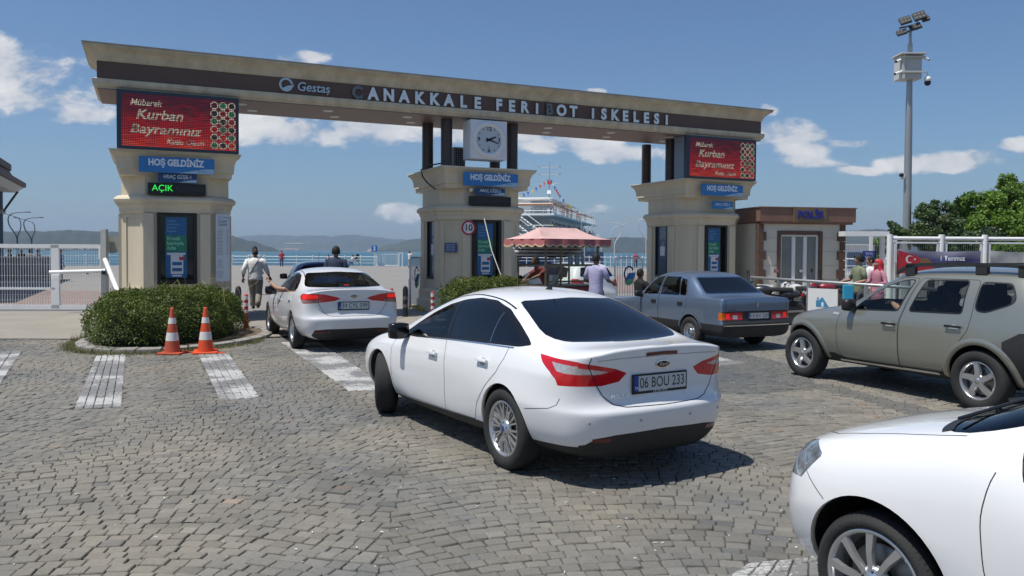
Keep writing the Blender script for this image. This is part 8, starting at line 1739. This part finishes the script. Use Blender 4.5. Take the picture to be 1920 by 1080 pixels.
# drivers, seated inside the cars (built in the car's own frame)
def driver(car, x, y, z, label, arm, shirt, skin_='tan', head=True, armside=1):
    t = empty('person', (0, 0, 0), 0, label, 'person'); t.matrix_world = Matrix.Translation(car.root.location) @ Matrix.Rotation(car.root.rotation_euler.z, 4, 'Z') @ Matrix.Scale(car.root.scale.x, 4); ms = mat('skin_'+skin_, SK[skin_], .55); sh, el, wr, hd_, pn = arm
    nodes = [(x, y, z, .14), (x-.08, y, z+.26, .15, .11), (x-.10, y, z+.44, .055), (x-.09, y, z+.53, .055), (*sh, .055), (*el, .043), (*Vector(el).lerp(Vector(wr), .5), .040), (*wr, .026), (x, y-.18, z+.38, .055), (x+.14, y-.22, z+.20, .042), (x+.42, y-.12, z+.30, .028), (x+.40, y+.1, z+.02, .08), (x+.40, y-.1, z+.02, .08)]
    body = skin('body', nodes, [(0,1),(1,2),(2,3),(1,4),(4,5),(5,6),(6,7),(1,8),(8,9),(9,10),(0,11),(0,12)], ms, t, 2); g_ = MB(); head_mesh(g_, (x-.06, y, z+.60), pi/2, ms); hand(g_, wr, hd_, pn, ms, .45, armside); hand(g_, nodes[10][:3], (.5,.3,.3), (.3,0,-1), ms, .9, -1); hm = g_.build('h', None, t); body = join([body, hm], 'body'); body.data.polygons.foreach_set('use_smooth', [True]*len(body.data.polygons))
    skin('shirt', [(x, y, z, .155), (x-.08, y, z+.26, .165, .125), (x-.10, y, z+.40, .07), (*sh, .068), (*Vector(sh).lerp(Vector(el), .6), .058), (x, y-.18, z+.38, .066), (x+.10, y-.21, z+.26, .055)], [(0,1),(1,2),(1,3),(3,4),(1,5),(5,6)], mat('cloth_%d_%d_%d' % tuple(int(v*100) for v in shirt), shirt, .85), t, 2)
    g_ = MB(); g_.smooth = True; g_.mt(mat('hair_0_0', (.01,.01,.01), .7)).ball((x-.075, y, z+.63), (.10, .083, .105), 14, 9); g_.build('hair', None, t); return t
driver(kia_car, 1.10, .38, .60, 'driver of the stopped white saloon reaching an arm out of the window', ((1.12,.60,.98), (1.26,.93,1.01), (1.42,1.04,1.13), (.8,.35,.45), (0,-.3,1)), (.10,.10,.12), 'tan')
driver(blue_car, .95, .36, .55, 'driver of the old blue saloon with a hand resting at the window', ((.98,.56,.88), (1.18,.74,.90), (1.10,.50,1.02), (-.3,-.5,.4), (0,-1,0)), (.03,.03,.04), 'tan')
driver(suv_car, .80, .38, .72, 'driver of the off-road car with an arm on the open window sill', ((.85,.58,1.05), (1.12,.80,1.06), (1.38,.62,1.12), (.8,-.4,.2), (0,-.2,-1)), (.03,.03,.035), 'tan')
g_ = MB().mt(M_steel); wr = Vector((1.385,1.02,1.10)); g_.tube([wr+Vector((0,.034*cos(a),.034*sin(a))) for a in np.linspace(0,2*pi,14)], .008, 6); w_ = g_.build('wristwatch', None); w_.matrix_world = Matrix.Translation(kia_car.root.location) @ Matrix.Rotation(kia_car.root.rotation_euler.z, 4, 'Z') @ Matrix.Scale(kia_car.root.scale.x, 4); tag(w_, 'steel wristwatch on the arm held out of the white saloon', 'watch')
# people on the quay
for (px, Y, rz, pose, lab, sh, tr, hs) in (
  (616, 88, 1.2, 'sit', 'person in a pink top sitting by the quay railing', (.5,.2,.2), (.1,.1,.15), 'short'), (661, 87, -1.2, 'sit', 'person in a white top sitting beside the pushchair', (.6,.6,.6), (.1,.15,.3), 'short'),
  (768, 84, 2.6, 'photo', 'woman in a white top taking a photo at the quay edge', (.6,.6,.58), (.4,.35,.35), 'short'), (478, 31, 2.8, 'stand', 'tall person whose head shows above the walking man', (.25,.3,.35), (.05,.05,.1), 'short'),
  (528, 86, .4, 'stand', 'person in red by the railing left of the dark blue hatchback', (.5,.05,.06), (.1,.1,.2), 'short'), (72, 46.5, 2, 'stand', 'man in dark clothes behind the stone wall, seen over the sliding gate', (.03,.03,.035), (.02,.02,.03), 'short'),
  (113, 43, 1.6, 'stand', 'person in blue standing at the end of the stone wall', (.05,.1,.3), (.03,.05,.15), 'short'), (104, 43.6, -1.6, 'stand', 'person in a white shirt at the end of the stone wall', (.6,.6,.6), (.02,.02,.02), 'short'),
  (18, 46, 2, 'stand', 'person in dark clothes nearest the left edge behind the wall', (.03,.03,.05), (.02,.02,.03), 'short'), (40, 46.4, 1, 'stand', 'person in black behind the wall between the two left lamps', (.02,.02,.02), (.02,.02,.03), 'short'), (56, 46.3, 3, 'stand', 'person in grey behind the wall under the second lamp', (.2,.2,.22), (.02,.02,.03), 'short'), (1192, 90, 0, 'stand', 'person in red beyond the third booth gate', (.45,.05,.08), (.05,.05,.1), 'short')):
    q = AT(px, 480, Y); person((q.x, Y), rz, lab, pose, 'tan', sh, tr, (.01,.01,.01), sleeve=.45, hairstyle=hs, h=1.88 if Y == 31 else 1.74, group='people on the quay', lod=1, zoff=-.42 if pose == 'sit' else 0)
# passengers on the ferry: copies of one small figure in several shirt colours
bases = []
for i, c_ in enumerate(((.45,.05,.07), (.5,.5,.5), (.05,.06,.12), (.5,.28,.30), (.5,.35,.08))):
    bases.append(c_)
eF = Matrix.Translation(ferry_o.location) @ Matrix.Rotation(ferry_o.rotation_euler.z, 4, 'Z'); rn = random.Random(9); protos = {}
k = 0
for (x0, x1, y, z, n) in ((1, 40, .45, 8.75, 14), (2, 55, .4, 5.95, 18), (3, 60, .4, 3.45, 8), (.2, .3, 6.5, 5.95, 1), (.3, .4, 9.5, 8.75, 1)):
    for i in range(n):
        q = eF @ Vector((x0+(x1-x0)*((i+rn.random()*.7)/n), y+rn.uniform(-.1, .5) if n > 1 else y, z)); ci = rn.randint(0, 4); nm = ('red', 'white', 'dark blue', 'pink', 'orange')[ci]; dk = {8.75: 'top', 5.95: 'middle', 3.45: 'lower'}[z]; lab = 'ferry passenger in a %s top at the %s deck railing' % (nm, dk)
        if ci not in protos: protos[ci] = person((q.x, q.y), rn.uniform(0, 6), lab, 'stand', 'tan', bases[ci], (.05,.05,.1), (.01,.01,.01), sleeve=.45, group='passengers lining the ferry decks', lod=0, zoff=q.z)
        else: copy_tree(protos[ci], None, lab, Vector((q.x, q.y, q.z)), rn.uniform(0, 6))
